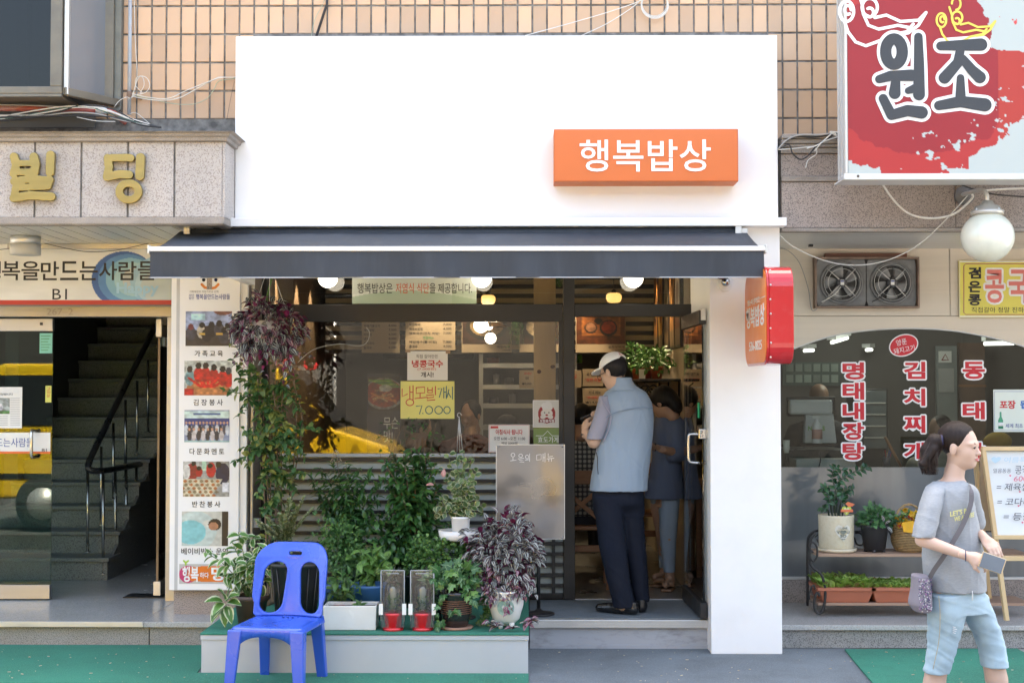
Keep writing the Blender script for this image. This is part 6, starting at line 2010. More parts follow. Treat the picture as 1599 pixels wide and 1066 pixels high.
MB().ellipsoid((-1.62,-5.32,.80),(.14,.09,.07)).build("headlight",mat("amber_headlight",(.55,.3,.12),.1,coat=1),van)
box("side_stripe",-6.6,-5.247,.62,-1.7,-5.236,.68,black_plastic,van)
sb=thing("street_banner","white street banner with Korean print across the road, seen as a reflection","banner",(-4.4,-12.8,1.2))
box("cloth",-6.3,-12.8,1.35,-3.3,-12.78,3.1,mat("banner_cloth",(.12,.12,.115),.6,.05,2),sb)
def bface(a,b,t_):return(-(a)-9.6,-12.775+t_*.004,b)
text_fit("건강하고 맛있는 밥상",-6.1,2.7,-3.6,2.95,0,ink_black,sb,facing=bface)
text_fit("행복밥상 이벤트",-6.15,2.0,-3.5,2.55,0,ink_red_b,sb,bold=.03,facing=bface)
text_fit("문의 및 예약 안내",-6.0,1.5,-3.9,1.75,0,ink_black,sb,facing=bface)
for x in(-6.35,-3.25):
 MB().tube([(x,-12.8,0.1),(x,-12.8,3.3)],.035,8).build("banner_pole",alu,sb)
# ================================================================== pots and plants on the platform
PZ=0.245
soil=mat("dark_potting_soil",(.05,.035,.025),.95,.4,30,.8,120)
stem_g=mat("green_stem",(.10,.16,.05),.6,.2,10)
stem_b=mat("brown_woody_stem",(.19,.13,.085),.8,.25,14,.3,90)
lf_trad=leaf_mat("purple_silver_striped_leaf",(.040,.025,.034),(.10,.04,.07),'stripes',(.32,.34,.30),vary=.3,rough=.5,under=(.16,.015,.07),transl=.15)
lf_trad2=leaf_mat("magenta_striped_leaf",(.16,.018,.07),(.28,.05,.13),'stripes',(.32,.25,.26),vary=.3,rough=.5,under=(.20,.015,.08),transl=.15)
lf_var=leaf_mat("green_leaf_with_cream_margin",(.09,.22,.045),(.17,.33,.09),'margin',(.62,.68,.45),vary=.3)
lf_hoya=leaf_mat("thick_green_leaf_with_pale_margin",(.055,.11,.03),(.16,.24,.07),'margin',(.36,.38,.20),vary=.35,rough=.3)
lf_dark=leaf_mat("dark_glossy_green_leaf",(.045,.135,.036),(.11,.26,.065),None,vary=.4,rough=.3)
lf_mid=leaf_mat("mid_green_leaf",(.065,.17,.04),(.16,.31,.08),'vein',(.14,.24,.09),vary=.35)
lf_light=leaf_mat("light_green_leaf",(.12,.26,.05),(.24,.40,.10),'vein',(.25,.38,.15),vary=.3)
lf_ivy=leaf_mat("ivy_green_leaf",(.05,.15,.045),(.20,.36,.10),'vein',(.22,.34,.16),vary=.35,rough=.35)
lf_vine=leaf_mat("climber_green_leaf",(.06,.15,.04),(.30,.30,.07),None,vary=.35,rough=.45)
lf_fern=leaf_mat("pale_olive_frond_leaf",(.30,.35,.17),(.50,.48,.29),None,vary=.3)
lf_zz=leaf_mat("glossy_dark_green_leaflet",(.020,.075,.03),(.05,.15,.055),'vein',(.05,.13,.05),vary=.3,rough=.22)
lf_let=leaf_mat("lettuce_green_leaf",(.27,.46,.08),(.50,.65,.18),'vein',(.4,.5,.2),vary=.3)
lf_letr=leaf_mat("reddish_lettuce_leaf",(.20,.13,.06),(.30,.30,.1),None,vary=.3)
lf_pink=leaf_mat("pale_pink_leaf",(.60,.28,.26),(.66,.36,.3),'vein',(.6,.4,.3),vary=.1)
def pot(name,label,c,prof,m,cat="plant",soil_at=None,parent=None,n=32,group=None):
 t=parent or thing(name,label,cat,c,group)
 MB().lathe(prof,c,n).build("pot",m,t)
 if soil_at:MB().lathe([(soil_at[0],soil_at[1]),(0,soil_at[1]+.008)],c,n).build("soil",soil,t)
 return t
def pt(px,py,Y):return np.array(P(px,py,Y))
random.seed(21);rng=np.random.default_rng(21)
hc=P(413,500,.12)
t=thing("hanging_basket_plant","purple and silver striped plant trailing from a white hanging pot beside the photo banner","hanging plant",hc)
MB().lathe([(.07,-.10),(.10,.0),(.105,.055),(.098,.055),(.09,.0),(.06,-.09)],(hc.x,hc.y,hc.z-.06),28).build("pot",white_plastic,t)
MB().lathe([(.095,-.02),(0,-.01)],(hc.x,hc.y,hc.z),20).build("soil",soil,t)
tp=P(421,410,.12)
for px,py,Y in((399,476,.06),(421,470,.05),(446,482,.08)):
 MB().tube([tp,P(px,py,Y)],.0022,6).build("hanger_string",mat("white_string",(.6,.6,.58),.6),t)
L=dome_leaves(P(414,516,.10),(.215,.19,.20),640,.060,droop=.5,shell=.35,zmin=-.8,jitter=.55)
for k in range(26):
 a=P(rnd(370,458),rnd(500,545),rnd(-.02,.2));e=a+Vector((rnd(-.06,.08),rnd(-.05,.05),-rnd(.08,.26)))
 L+=branch_leaves(arc(a,e,.02,4,(rnd(-1,1),0,0)),7,.060,droop=.35)
for px0,py0,px1,py1 in((380,500,357,494),(385,520,362,534),(445,540,485,560),(440,560,492,556),(450,530,478,535)):
 L+=branch_leaves(arc(P(px0,py0,.05),P(px1,py1,-.02),.01,4),6,.055)
n_=len(L)
idx=rng.permutation(n_)
foliage('trad',[L[i]for i in idx[:int(n_*.72)]],lf_trad,t,210)
foliage('trad',[L[i]for i in idx[int(n_*.72):]],lf_trad2,t,90)
MB().tube(catmull([P(425,432,.1),P(419,455,.08),P(416,470,.1)],4),.006,6).build("green_tie",mat("green_ribbon",(.10,.22,.05),.6),t)
vt=thing("climbing_vine","leafy vine climbing from the platform with bare brown stems beside the photo banner","vine",(P(432,900,.35).x,.35,PZ))
random.seed(31);rng=np.random.default_rng(31)
paths=[]
for k in range(9):
 b_=P(418+k*3.2,905,.35+.03*k)
 m1=P(420+k*4+rnd(-8,8),760,.3+.03*k);m2=P(418+k*5+rnd(-14,14),660,.25+.02*k);tp=P(405+k*8+rnd(-12,12),560+rnd(-10,50),.2)
 pts_=catmull([Vector((b_.x,b_.y,PZ)),b_,m1,m2,tp],5);paths.append(pts_)
 MB().tube(pts_,[.007-.004*i/len(pts_)for i in range(len(pts_))],6).build("stem",stem_b,vt)
side=[]
for a,e in(((425,640),(362,560)),((420,650),(352,610)),((410,600),(362,530)),((420,690),(366,720)),((430,700),(380,670)),((425,640),(470,700)),((430,690),(500,672)),((430,680),(478,715)),((430,720),(375,700)),((440,650),(450,720)),((420,600),(395,690)),((415,610),(440,700)),((425,730),(400,780)),((430,740),(462,770)),((430,745),(480,738)),((410,620),(372,590)),((420,660),(385,730)),((430,600),(465,640)),((420,600),(372,650)),((435,760),(410,800))):
 p_=arc(P(a[0],a[1],.25),P(e[0],e[1],rnd(.05,.3)),rnd(-.03,.06),6)
 side.append(p_);MB().tube(p_,.0022,5).build("stem",stem_g,vt)
L=[]
for p_ in side:L+=branch_leaves(p_,34,.074,1.1,.25)
for p_ in paths:L+=branch_leaves(p_[6:],44,.070,1.3,.2)
foliage('oval',L,lf_vine,vt)
c_=P(392,968,-.35);c_=Vector((c_.x,c_.y,PZ))
vp=pot("variegated_plant","cream edged green leafy plant in a brown pot at the left end of the platform",c_,[(.075,0),(.10,.14),(.115,.15),(.115,.175),(.10,.175),(.085,.05)],mat("dark_brown_pot",(.09,.055,.04),.45,.1,6),soil_at=(.1,.155))
random.seed(41);rng=np.random.default_rng(41)
L=[]
for(ex_,ey_,n_,sz)in((345,868,9,.075),(322,862,8,.07),(372,830,10,.075),(400,835,10,.07),(425,850,10,.07),(412,872,9,.075),(350,900,8,.08),(385,880,9,.08),(432,884,9,.07),(365,852,9,.07),(395,900,8,.075),(440,868,8,.065)):
 p_=catmull([c_+Vector((rnd(-.04,.04),rnd(-.03,.03),.15)),(c_+Vector((0,-.03,.2))).lerp(P(ex_,ey_-10,-.38),.55),P(ex_,ey_,-.38+rnd(-.1,.1))],5)
 MB().tube(p_,.0028,5).build("stem",stem_g,vp)
 L+=branch_leaves(p_[2:],int(n_*1.4),sz*1.35,.9,.1,taper=.2)
for(ex_,ey_)in((323,975),(329,963),(326,935),(345,918),(362,972),(372,940),(350,985),(368,925),(338,950)):
 a_=pt(352,940,-.5);e_=pt(ex_,ey_,-.58)
 L.append((a_+(e_-a_)*.15,e_-a_,(0,-.6,.8),.125))
MB().tube(catmull([c_+Vector((-.02,-.02,.16)),P(366,900,-.45),P(352,938,-.5)],5),.004,6).build("stem",stem_g,vp)
foliage('pointed',L,lf_var,vp)
c_=P(452,900,.0)
fp=pot("pale_frond_plant","pale olive fern-like fronds standing up above the blue chair back",Vector((c_.x,0,PZ)),[(.07,0),(.09,.16),(.085,.16),(.07,.02)],black_plastic,soil_at=(.085,.14))
random.seed(51);rng=np.random.default_rng(51)
for(ex_,ey_,w_)in((400,812,1),(405,822,1),(418,808,1),(452,778,.8),(465,790,.8),(474,776,.7),(486,795,.8),(440,802,.9),(458,800,.8),(430,820,.9)):
 b_=P(445+(ex_-445)*.12,852,-.02)
 p_=catmull([Vector((b_.x,0,PZ+.15)),b_,b_.lerp(P(ex_,ey_,-.08),.55)+Vector((0,0,.02)),P(ex_,ey_,-.1)],5)
 MB().tube(p_,.003,5).build("stem",stem_g,fp)
 leaves_joined("frond",'small',branch_leaves(p_[3:],64,.046,.9,0,True,.3),lf_fern,fp)
c_=P(461,985,-.48)
t=pot("black_planter","tall black ribbed planter standing behind the blue chair",Vector((c_.x,-.46,PZ)),[(.11,0),(.15,.36),(.165,.37),(.165,.39),(.15,.39),(.12,.06)],black_plastic,cat="planter",soil_at=(.15,.36))
for i in range(14):
 a=i*6.2832/14
 MB().tube([(c_.x+.112*math.cos(a),-.46+.112*math.sin(a),PZ+.01),(c_.x+.151*math.cos(a),-.46+.151*math.sin(a),PZ+.36)],.005,5).build("rib",black_plastic,t)
def leafy(name,label,base,Y,tips,leafkind,lm,size,n,potspec=None,stemr=.003,pair=False,droop=.1,singles=300,cat="plant",spread=1.0,from_=2,extra=None,taper=.3):
 b=P(*base,Y);b=Vector((b.x,Y,PZ if potspec is None or len(potspec)<3 else potspec[2]))
 t=thing(name,label,cat,b)
 zt0=0
 if potspec:
  MB().lathe(potspec[0],b,32).build("pot",potspec[1],t)
  zt0=max(h for r_,h in potspec[0])-.03
  rr=[r_ for r_,h in potspec[0]if h>zt0][0]
  MB().lathe([(rr*.93,zt0),(0,zt0+.01)],b,24).build("soil",soil,t)
 L=[]
 sm_=MB()
 for k,tpx in enumerate(tips):
  e=P(tpx[0],tpx[1],tpx[2]if len(tpx)>2 else Y+rnd(-.12,.12))
  a=b+Vector((rnd(-.03,.03),rnd(-.03,.03),zt0))
  mid=a.lerp(e,.5)+Vector(((e.x-a.x)*-.15,0,abs(e.z-a.z)*.12))
  p_=catmull([a,mid,e],6)
  sm_.tube(p_,[stemr*(1-.5*i/len(p_))for i in range(len(p_))],5)
  L+=branch_leaves(p_[from_:],n,size,spread,droop,pair,taper)
 sm_.build("stems",stem_g if stemr<.004 else stem_b,t)
 if extra:L+=extra
 foliage(leafkind,L,lm,t,singles)
 return t
random.seed(61);rng=np.random.default_rng(61)
black_pot=([(.09,0),(.12,.2),(.125,.2),(.125,.215),(.115,.215),(.1,.04)],black_plastic)
leafy("feathery_shrub","dark feathery leaved shrub against the louvres with a dry pale flower spray",(545,880),.55,[(485,745),(500,730),(520,725),(540,722),(560,730),(580,735),(600,745),(495,770),(515,760),(540,755),(565,765),(590,775),(505,790),(550,790),(580,800),(530,742)],'lance',lf_dark,.095,60,black_pot,.003,droop=.25,spread=1.2)
t=thing("dry_flower_spray","dry pale flower spray standing above the feathery shrub","flower",P(526,730,.5))
MB().tube([P(530,745,.5),P(524,705,.5)],.002,5).build("stalk",stem_b,t)
fl=MB()
for i in range(70):fl.ellipsoid(P(525+rnd(-10,10)*(1-i/110),722-i*.28,.5+rnd(-.02,.02)),(.0035,.0035,.0035),6,4)
fl.build("flower_heads",mat("dry_cream_flower",(.45,.38,.27),.8),t,kind="stuff")
leafy("tall_bush","tall dense dark green bush in front of the louvres right of centre",(648,900),.35,[(600,720),(615,708),(630,712),(642,700),(655,705),(668,712),(680,725),(604,750),(622,745),(645,740),(665,750),(684,760),(606,785),(630,780),(655,785),(680,795),(600,815),(625,820),(650,825),(675,830),(640,760),(660,770),(615,765),(598,845),(640,850)],'pointed',lf_dark,.082,72,black_pot,.0045,droop=.15,spread=1.2)
lm_=[(P(rnd(588,690),rnd(655,712),.4),(rnd(-1,1),rnd(-.4,.1),rnd(-.3,1)),(0,-.4,1),rnd(.02,.035))for _ in range(70)]
t=thing("thin_twigs","thin leafy twigs reaching up over the window from the tall bush","plant",P(640,720,.4))
mb_=MB()
for k in range(12):
 x=rnd(596,684);mb_.tube(catmull([P(x,725,.4),P(x+rnd(-10,10),690,.4),P(x+rnd(-22,22),652+rnd(0,25),.4)],4),.0014,5)
mb_.build("stem",stem_b,t);leaves_single('oval',lm_,lf_dark,t)
L=dome_leaves(P(530,850,.1),(.19,.16,.19),650,.030,.1,.5)
leafy("small_leaf_bush","bushy small-leaved creeper between the blue chair and the blue pot",(525,940),.1,[(500,820),(540,812),(560,835)],'oval',lf_mid,.035,20,([(.08,0),(.11,.17),(.11,.19),(.1,.19),(.09,.03)],mat("dull_blue_pot",(.05,.11,.2),.4)),extra=L,singles=0)
L=dome_leaves(P(600,850,.38),(.42,.2,.20),900,.06,.1,.6)
leafy("background_greenery","dark leafy undergrowth filling the gap behind the front row of pots",(600,930),.4,[(560,850),(640,850)],'pointed',lf_dark,.05,20,None,extra=L,singles=0,cat="shrub")
leafy("blue_pot_plant","light green broad-leaved plant in a large blue plastic pot",(578,950),-.15,[(548,868),(562,858),(578,850),(594,856),(610,866),(620,880),(585,870),(560,880),(600,884),(572,866)],'pointed',lf_light,.085,9,([(.085,0),(.12,.19),(.125,.2),(.125,.215),(.115,.215),(.1,.03)],mat("blue_plastic_pot",(.035,.13,.30),.4,.06,4)),taper=.1,droop=.2)
leafy("red_pot_plant","leafy green plant in a small red pot behind the white planter box",(531,965),-.36,[(512,905),(522,892),(533,884),(545,895),(556,905),(565,915),(515,925),(540,905),(555,925)],'pointed',lf_mid,.065,10,([(.045,0),(.06,.11),(.063,.11),(.063,.125),(.056,.125),(.05,.02)],mat("small_red_pot",(.45,.06,.03),.45,.05,4)),taper=.2)
wb=thing("white_planter_box","low white rectangular planter with one small leafy seedling in front","planter",P(546,989,-.5))
a_,b_=P(504,988,-.585),P(588,950,-.585)
z1_=PZ+(b_.z-a_.z)*1.0
xm_=(a_.x+b_.x)/2
def tray_mesh(x0,x1,y0,y1,z0,z1,taper,th):
 v=[]
 for(tt,z)in((taper,z0),(0,z1)):
  v+=[(x0+tt,y0+tt,z),(x1-tt,y0+tt,z),(x1-tt,y1-tt,z),(x0+tt,y1-tt,z)]
 v+=[(x0+th,y0+th,z1),(x1-th,y0+th,z1),(x1-th,y1-th,z1),(x0+th,y1-th,z1)]
 v+=[(x0+th+taper,y0+th+taper,z0+th),(x1-th-taper,y0+th+taper,z0+th),(x1-th-taper,y1-th-taper,z0+th),(x0+th+taper,y1-th-taper,z0+th)]
 f=[(0,3,2,1)]
 for o1,o2 in((0,4),(4,8),(8,12)):
  for i in range(4):f.append((o1+i,o1+(i+1)%4,o2+(i+1)%4,o2+i))
 f.append((12,13,14,15))
 return MB().add(v,f)
tray_mesh(a_.x,b_.x,-.585,-.40,PZ,z1_,.006,.012).build("box",mat("glossy_white_ceramic",(.72,.71,.68),.25,.03,4,dirt=.1,dscale=5),wb,.004)
box("soil",a_.x+.014,-.571,z1_-.05,b_.x-.014,-.414,z1_-.02,soil,wb)
random.seed(71);rng=np.random.default_rng(71)
L=[]
for e in((575,928),(590,940),(540,945),(555,955),(560,932),(582,948),(568,940)):
 a=pt(562,955,-.5);L.append((a,pt(*e,-.52)-a,(0,-.4,1),.07))
L+=[(pt(562,948,-.5),(rnd(-1,1),rnd(-1,.3),rnd(.1,.8)),(0,-.4,1),.06)for _ in range(8)]
leaves_single('pointed',L,lf_mid,wb)
MB().tube([(pt(562,962,-.5)),pt(564,936,-.5)],.003,5).build("stem",stem_g,wb)
plastic=glass_mat("clear_blister_plastic",(.95,.96,.96),2.0,.12)
redp=mat("red_plastic_base",(.62,.02,.03),.3,.04,4,coat=.4)
def terr(cx,label):
 b=P(cx,979,-.56);b=Vector((b.x,-.56,PZ))
 t=thing("seedling_pack",label,"plant pack",b,"clear packs with red bases")
 k=1/S(-.56)
 hgt=93*k
 w_,d_=18*k,.045
 MB().box(b.x-w_,-.56-d_,PZ+.02,b.x+w_,-.56-d_+.002,PZ+hgt).build("clear_shell",plastic,t)
 for x in(b.x-w_,b.x+w_-.002):
  MB().box(x,-.56-d_+.003,PZ+.02,x+.002,-.56+d_,PZ+hgt).build("clear_shell",plastic,t)
 m_=MB()
 for x in(b.x-w_,b.x+w_):m_.tube([(x,-.56-d_,PZ+.06),(x,-.56-d_,PZ+hgt)],.003,6)
 m_.tube([(b.x-w_,-.56-d_,PZ+hgt),(b.x+w_,-.56-d_,PZ+hgt)],.004,6).tube([(b.x-w_*.55,-.56-d_-.001,PZ+hgt-.018),(b.x+w_*.55,-.56-d_-.001,PZ+hgt-.018)],.0035,6)
 m_.build("shell_edge",mat("pale_clear_edge",(.30,.32,.32),.15,coat=.5),t)
 prof=[(13.5*k,24*k),(13.5*k,62*k)]+[(13.5*k*math.cos(a*.157),62*k+13.5*k*math.sin(a*.157))for a in range(1,11)]
 MB().lathe(prof,b,28).build("dome",plastic,t)
 MB().lathe([(12.5*k,2*k),(14*k,22*k),(15*k,23*k),(15*k,27*k),(13*k,27*k),(0,25*k)],b,28).build("red_base",redp,t)
 MB().lathe([(16*k,0),(16*k,4*k),(0,4.2*k)],b,28).build("red_base",redp,t)
 MB().lathe([(5*k,30*k),(5*k,62*k),(2*k,66*k),(0,66*k)],b,16).build("inner_tube",mat("misty_inner_tube",(.5,.55,.52),.3),t)
 for s in(-1,1):box("white_tab",b.x+s*w_-.012,-.56-d_-.004,PZ+25*k,b.x+s*w_+.012,-.56-d_-.001,PZ+42*k,white_plastic,t)
 L=[(np.array(b)+np.array((rnd(-.035,.035),rnd(-.03,.03),26*k+rnd(0,.09))),(rnd(-1,1),rnd(-1,1),rnd(.2,1.2)),(0,-.4,1),rnd(.012,.024))for _ in range(160)]
 leaves_joined("seedlings",'small',L,lf_light,t)
 return t
terr(614,"clear plastic seedling pack with a red base, next to the white planter box")
terr(660,"clear plastic seedling pack with a red base, next to the black striped pot")
c_=P(712,981,-.52);b=Vector((c_.x,-.50,PZ));k=1/S(-.5)
iv=thing("ivy_pot","ivy in a glossy black pot ringed with copper stripes on a saucer","plant",b)
MB().lathe([(17*k,3*k),(24*k,20*k),(25*k,50*k),(27*k,52*k),(27*k,58*k),(24*k,58*k),(20*k,20*k)],b,40).build("pot",mat("glossy_black_glaze",(.025,.02,.02),.18,.1,5,coat=.5),iv)
for i in range(7):MB().tube([(b.x+(24.4*k+.0004*i)*math.cos(a*.157),b.y+(24.4*k+.0004*i)*math.sin(a*.157),b.z+(25+i*3.2)*k)for a in range(40)],.0018,5,closed=True).build("copper_ring",mat("copper_line",(.30,.13,.08),.4),iv)
MB().lathe([(25*k,0),(27*k,3*k),(20*k,3.5*k),(0,3*k)],b,32).build("saucer",mat("terracotta_saucer",(.35,.2,.14),.6),iv)
MB().lathe([(23*k,52*k),(0,54*k)],b,24).build("soil",soil,iv)
random.seed(81);rng=np.random.default_rng(81)
L=dome_leaves(b+Vector((0,-.02,74*k)),(.15,.10,.085),85,.075,.35,.5,-.3)
for a_,e_ in(((695,925),(680,965)),((690,920),(672,905)),((735,925),(742,945)),((700,960),(716,955)),((690,970),(680,985)),((720,925),(735,940))):
 L+=branch_leaves(arc(P(*a_,-.6),P(*e_,-.64),.02,4),5,.06,.8,.5)
leaves_single('ivy',[(p_,d_,np.array((0,-1.0,.45))+rng.normal(size=3)*.3,s_)for p_,d_,u_,s_ in L],lf_ivy,iv)
random.seed(82)
for lb,pts_ in(("ivy runner with small leaves trailing along the platform between the black and white pots",[(752,935),(760,958),(748,972),(765,978)]),("ivy runner trailing beside the seedling packs",[(672,915),(680,940),(676,968),(684,985)])):
 t=thing("ivy_runner",lb,"ivy",P(pts_[0][0],pts_[0][1],-.42))
 p_=cable(pts_,-.42,k=4);MB().tube(p_,.002,5).build("stem",stem_g,t)
 leaves_single('ivy',branch_leaves(p_,26,.05,1,.2,up=(0,-1,.4)),lf_ivy,t)
c_=P(692,930,-.15);b=Vector((c_.x,-.15,PZ))
pb_=pot("round_leaf_bush","dense cushion of tiny round green leaves behind the ivy pot",b,[(.09,0),(.13,.18),(.135,.2),(.12,.2),(.1,.03)],black_plastic,soil_at=(.12,.17))
rng=np.random.default_rng(91)
leaves_joined("foliage",'round',dome_leaves(P(692,872,-.15),(.215,.15,.145),1700,.022,.0,.45,-.4),leaf_mat("bright_small_green_leaf",(.07,.18,.04),(.18,.33,.08),None,vary=.45),pb_)
c_=P(790,978,-.5);b=Vector((c_.x,-.47,PZ));k=1/S(-.47)
tpn=thing("striped_plant_pot","heap of purple and silver striped leaves in a white pot with a green apple motif","plant",b)
MB().lathe([(13*k,6*k),(21*k,14*k),(27*k,35*k),(28.5*k,55*k),(30*k,58*k),(26*k,58*k),(22*k,30*k)],b,40).build("pot",MATS["glossy_white_ceramic"],tpn)
for a in(-2.2,-.9,1.57):MB().lathe([(3*k,0),(5*k,9*k)],b+Vector((14*k*math.cos(a),14*k*math.sin(a),0)),10).build("foot",MATS["glossy_white_ceramic"],tpn)
apm=mat("pale_jade_glaze",(.28,.42,.36),.3,.25,30)
for dx,rx_ in((-5,8),(5,8)):
 cc_=b+Vector((dx*k,0,33*k))
 V=[]
 for i in range(20):
  a=i*.31416
  x,z=dx*k+rx_*k*math.cos(a),34*k+11*k*math.sin(a)
  rz=26.3*k+(z-34*k)*.12
  V.append((b.x+x,b.y-math.sqrt(max(0,(rz+.002)**2-x*x))-.0012-.0003*(dx>0),b.z+z))
 MB().add(V,[tuple(range(20))]).build("apple_motif",apm,tpn)
MB().tube([b+Vector((0,-27*k,45*k)),b+Vector((2*k,-28*k,51*k))],.003,6).build("apple_stalk",mat("brown_glaze",(.2,.13,.06),.4),tpn)
random.seed(95);rng=np.random.default_rng(95)
L=dome_leaves(P(788,868,-.42),(.215,.17,.235),760,.058,.3,.35,-.75,.5)
for k_ in range(22):
 a=P(rnd(752,828),rnd(900,925),-.55);L+=branch_leaves(arc(a,a+Vector((rnd(-.07,.07),rnd(-.06,0),-rnd(.04,.14))),.02,4,(rnd(-1,1),0,0)),6,.058,.9,.3)
for e in((775,978),(800,982),(822,975),(765,972),(830,968)):L+=[(pt(*e,-.6),(rnd(-1,1),-.4,rnd(-.2,.5)),(0,-.5,1),.055)for _ in range(5)]
lo_=[q for q in L if 608-(q[0][2]-EYE)*S(q[0][1])>880];hi_=[q for q in L if not 608-(q[0][2]-EYE)*S(q[0][1])>880]
rnk=rng.random(len(lo_))
foliage('trad',hi_+[q for q,r_ in zip(lo_,rnk)if r_<.55],lf_trad,tpn,220)
foliage('trad',[q for q,r_ in zip(lo_,rnk)if r_>=.55],lf_trad2,tpn,80)
hb_=P(718,830,-.12)
tr_=thing("white_plant_stand","white round dish on a thin black stand carrying the pale edged plant","plant stand",(hb_.x,-.12,PZ))
k=1/S(-.12)
MB().lathe([(29*k,-12*k),(32*k,-10*k),(33.5*k,3*k),(31*k,3*k),(28*k,-8*k),(0,-9*k)],(hb_.x,-.12,hb_.z),36).build("dish",MATS["glossy_white_ceramic"],tr_)
MB().tube([(hb_.x,-.12,PZ),(hb_.x,-.12,hb_.z-12*k)],.012,10).lathe([(.1,0),(.1,.01),(.012,.02)],(hb_.x,-.12,PZ),24).build("stand_pole",black_iron,tr_)
b=Vector((hb_.x+.005,-.12,hb_.z-8*k))
hy_=thing("pale_edged_plant","trailing plant with pale edged oval leaves in a small white pot hung from wires","plant",b)
MB().lathe([(10*k,0),(13*k,6*k),(14.5*k,28*k),(16*k,29*k),(16*k,32*k),(13*k,32*k)],b,28).build("pot",white_plastic,hy_)
MB().lathe([(13*k,29*k),(0,31*k)],b,20).build("soil",soil,hy_)
for dx in(-3,0,3):MB().tube([P(718+dx*1.5,706,-.12),P(717,650,-.12)],.0014,5).build("hanger_wire",alu,hy_)
MB().tube(catmull([P(717,652,-.12),P(714,648,-.12),P(717,644,-.12),P(721,648,-.12)],4),.0018,5).build("hanger_wire",alu,hy_)
random.seed(101);rng=np.random.default_rng(101)
L=[]
for e in((690,730),(700,712),(712,705),(725,703),(738,712),(745,735),(735,750),(705,750),(718,735),(728,722),(680,790),(690,775),(755,790),(745,770),(758,805),(684,806),(700,790),(735,790)):
 a=b+Vector((rnd(-.03,.03),rnd(-.03,.03),30*k))
 p_=catmull([a,a.lerp(P(*e,-.16),.5)+Vector((0,-.02,.03)),P(*e,-.12+rnd(-.1,.06))],5);MB().tube(p_,.002,5).build("stem",stem_g,hy_)
 L+=branch_leaves(p_[1:],11,.047,.9,.15,taper=.15,up=(0,-1,.4))
leaves_single('round',L,lf_hoya,hy_)
leaves_single('oval',[(pt(678,757,-.2),(-.9,-.1,.1),(0,-.6,.9),.055),(pt(692,745,-.2),(.1,0,1),(0,-1,.2),.055)],lf_pink,hy_)
# ================================================================== blue plastic chair
ch=thing("blue_chair","glossy blue plastic chair facing the street with two tall openings in its back","chair",(-1.395,-1.0,0))
blue=mat("glossy_blue_plastic",(.020,.085,.52),.28,.05,3,.04,30,coat=.3,dirt=.10,dirtcol=(.25,.28,.5),dscale=9)
def rrect2(X,Z,cx,cz,hx,hz,r):
 qx,qz=np.abs(X-cx)-hx+r,np.abs(Z-cz)-hz+r
 return np.hypot(np.maximum(qx,0),np.maximum(qz,0))+np.minimum(np.maximum(qx,qz),0)-r
vx=.004
s=Sdf((-.26,.10,.33),(.26,.36,.83),vx)
X=(s.lo[0]+np.arange(s.n[0])*vx)[:,None,None];Yg=(s.lo[1]+np.arange(s.n[1])*vx)[None,:,None];Z=(s.lo[2]+np.arange(s.n[2])*vx)[None,None,:]
yb_=.205+(Z-.37)*.24-X*X*1.5+.02*np.clip((Z-.70)/.08,0,1)
X2_,Z2_=np.broadcast_arrays(X,Z)
o2=rrect2(X2_,Z2_,0,.58,.215-.0*Z2_,.195,.11)
o2=np.minimum(o2,rrect2(X2_,Z2_,0,.43,.203,.06,.02))
for sg in(-1,1):
 hole=rrect2(X2_,Z2_,sg*(.107+.012*(.56-Z2_)/.15),.525,.066,.145,.064)
 o2=np.maximum(o2,-hole)
 rimx=np.abs(hole)-.006
o2=np.maximum(o2,-rrect2(X2_,Z2_,0,.715,.042,.013,.012))
shell=np.abs(Yg-yb_)-.0065
rim=np.maximum(np.abs(o2+.004)-.007,np.abs(Yg-yb_-.004)-.012)
s.D=np.minimum(np.maximum(shell,o2),rim).astype(np.float32)
ob_=s.build("backrest",blue,ch);ob_.location=(0,0,0)
s=Sdf((-.26,-.27,.28),(.26,.25,.41),vx)
X=(s.lo[0]+np.arange(s.n[0])*vx)[:,None,None];Yg=(s.lo[1]+np.arange(s.n[1])*vx)[None,:,None];Z=(s.lo[2]+np.arange(s.n[2])*vx)[None,None,:]
zs2=.362-.012*np.cos(np.clip(X/.2,-1,1)*1.57)*np.cos(np.clip(Yg/.22,-1,1)*1.57)-.05*np.clip((-Yg-.19)/.05,0,1)**2-.05*np.clip((np.abs(X)-.185)/.04,0,1)**2
X2_,Y2_=np.broadcast_arrays(X,Yg)
o2=rrect2(X2_,Y2_,0,0,.215,.225,.06)
for i in(-1,0,1):o2=np.maximum(o2,-rrect2(X2_+(Y2_-.16)*.5,Y2_,i*.028,.165,.005,.022,.005))
s.D=np.maximum(np.abs(Z-zs2)-.006,o2).astype(np.float32)
ob_=s.build("seat",blue,ch);ob_.location=(0,0,0)
def leg(x0,y0,x1,y1,w0,w1,zt_):
 v=[]
 for(x,y,w,z)in((x0,y0,w0,zt_),(x1,y1,w1,0)):
  sx=1 if x>0 else-1
  v+=[(x,y-w*.35,z),(x-sx*w,y-w*.35,z),(x-sx*w*.9,y+w*.25,z),(x,y+w*.45,z)]
 o=MB().add(v,[(0,1,2,3),(7,6,5,4),(0,4,5,1),(1,5,6,2),(2,6,7,3),(3,7,4,0)]).build("leg",blue,None,.008,segs=3)
 o.parent=ch;o.location=(0,0,0)
for sx in(-1,1):
 leg(sx*.218,-.205,sx*.228,-.245,.082,.056,.35)
 leg(sx*.19,.205,sx*.20,.265,.075,.055,.37)
av=[]
apn=MB()
n_=14
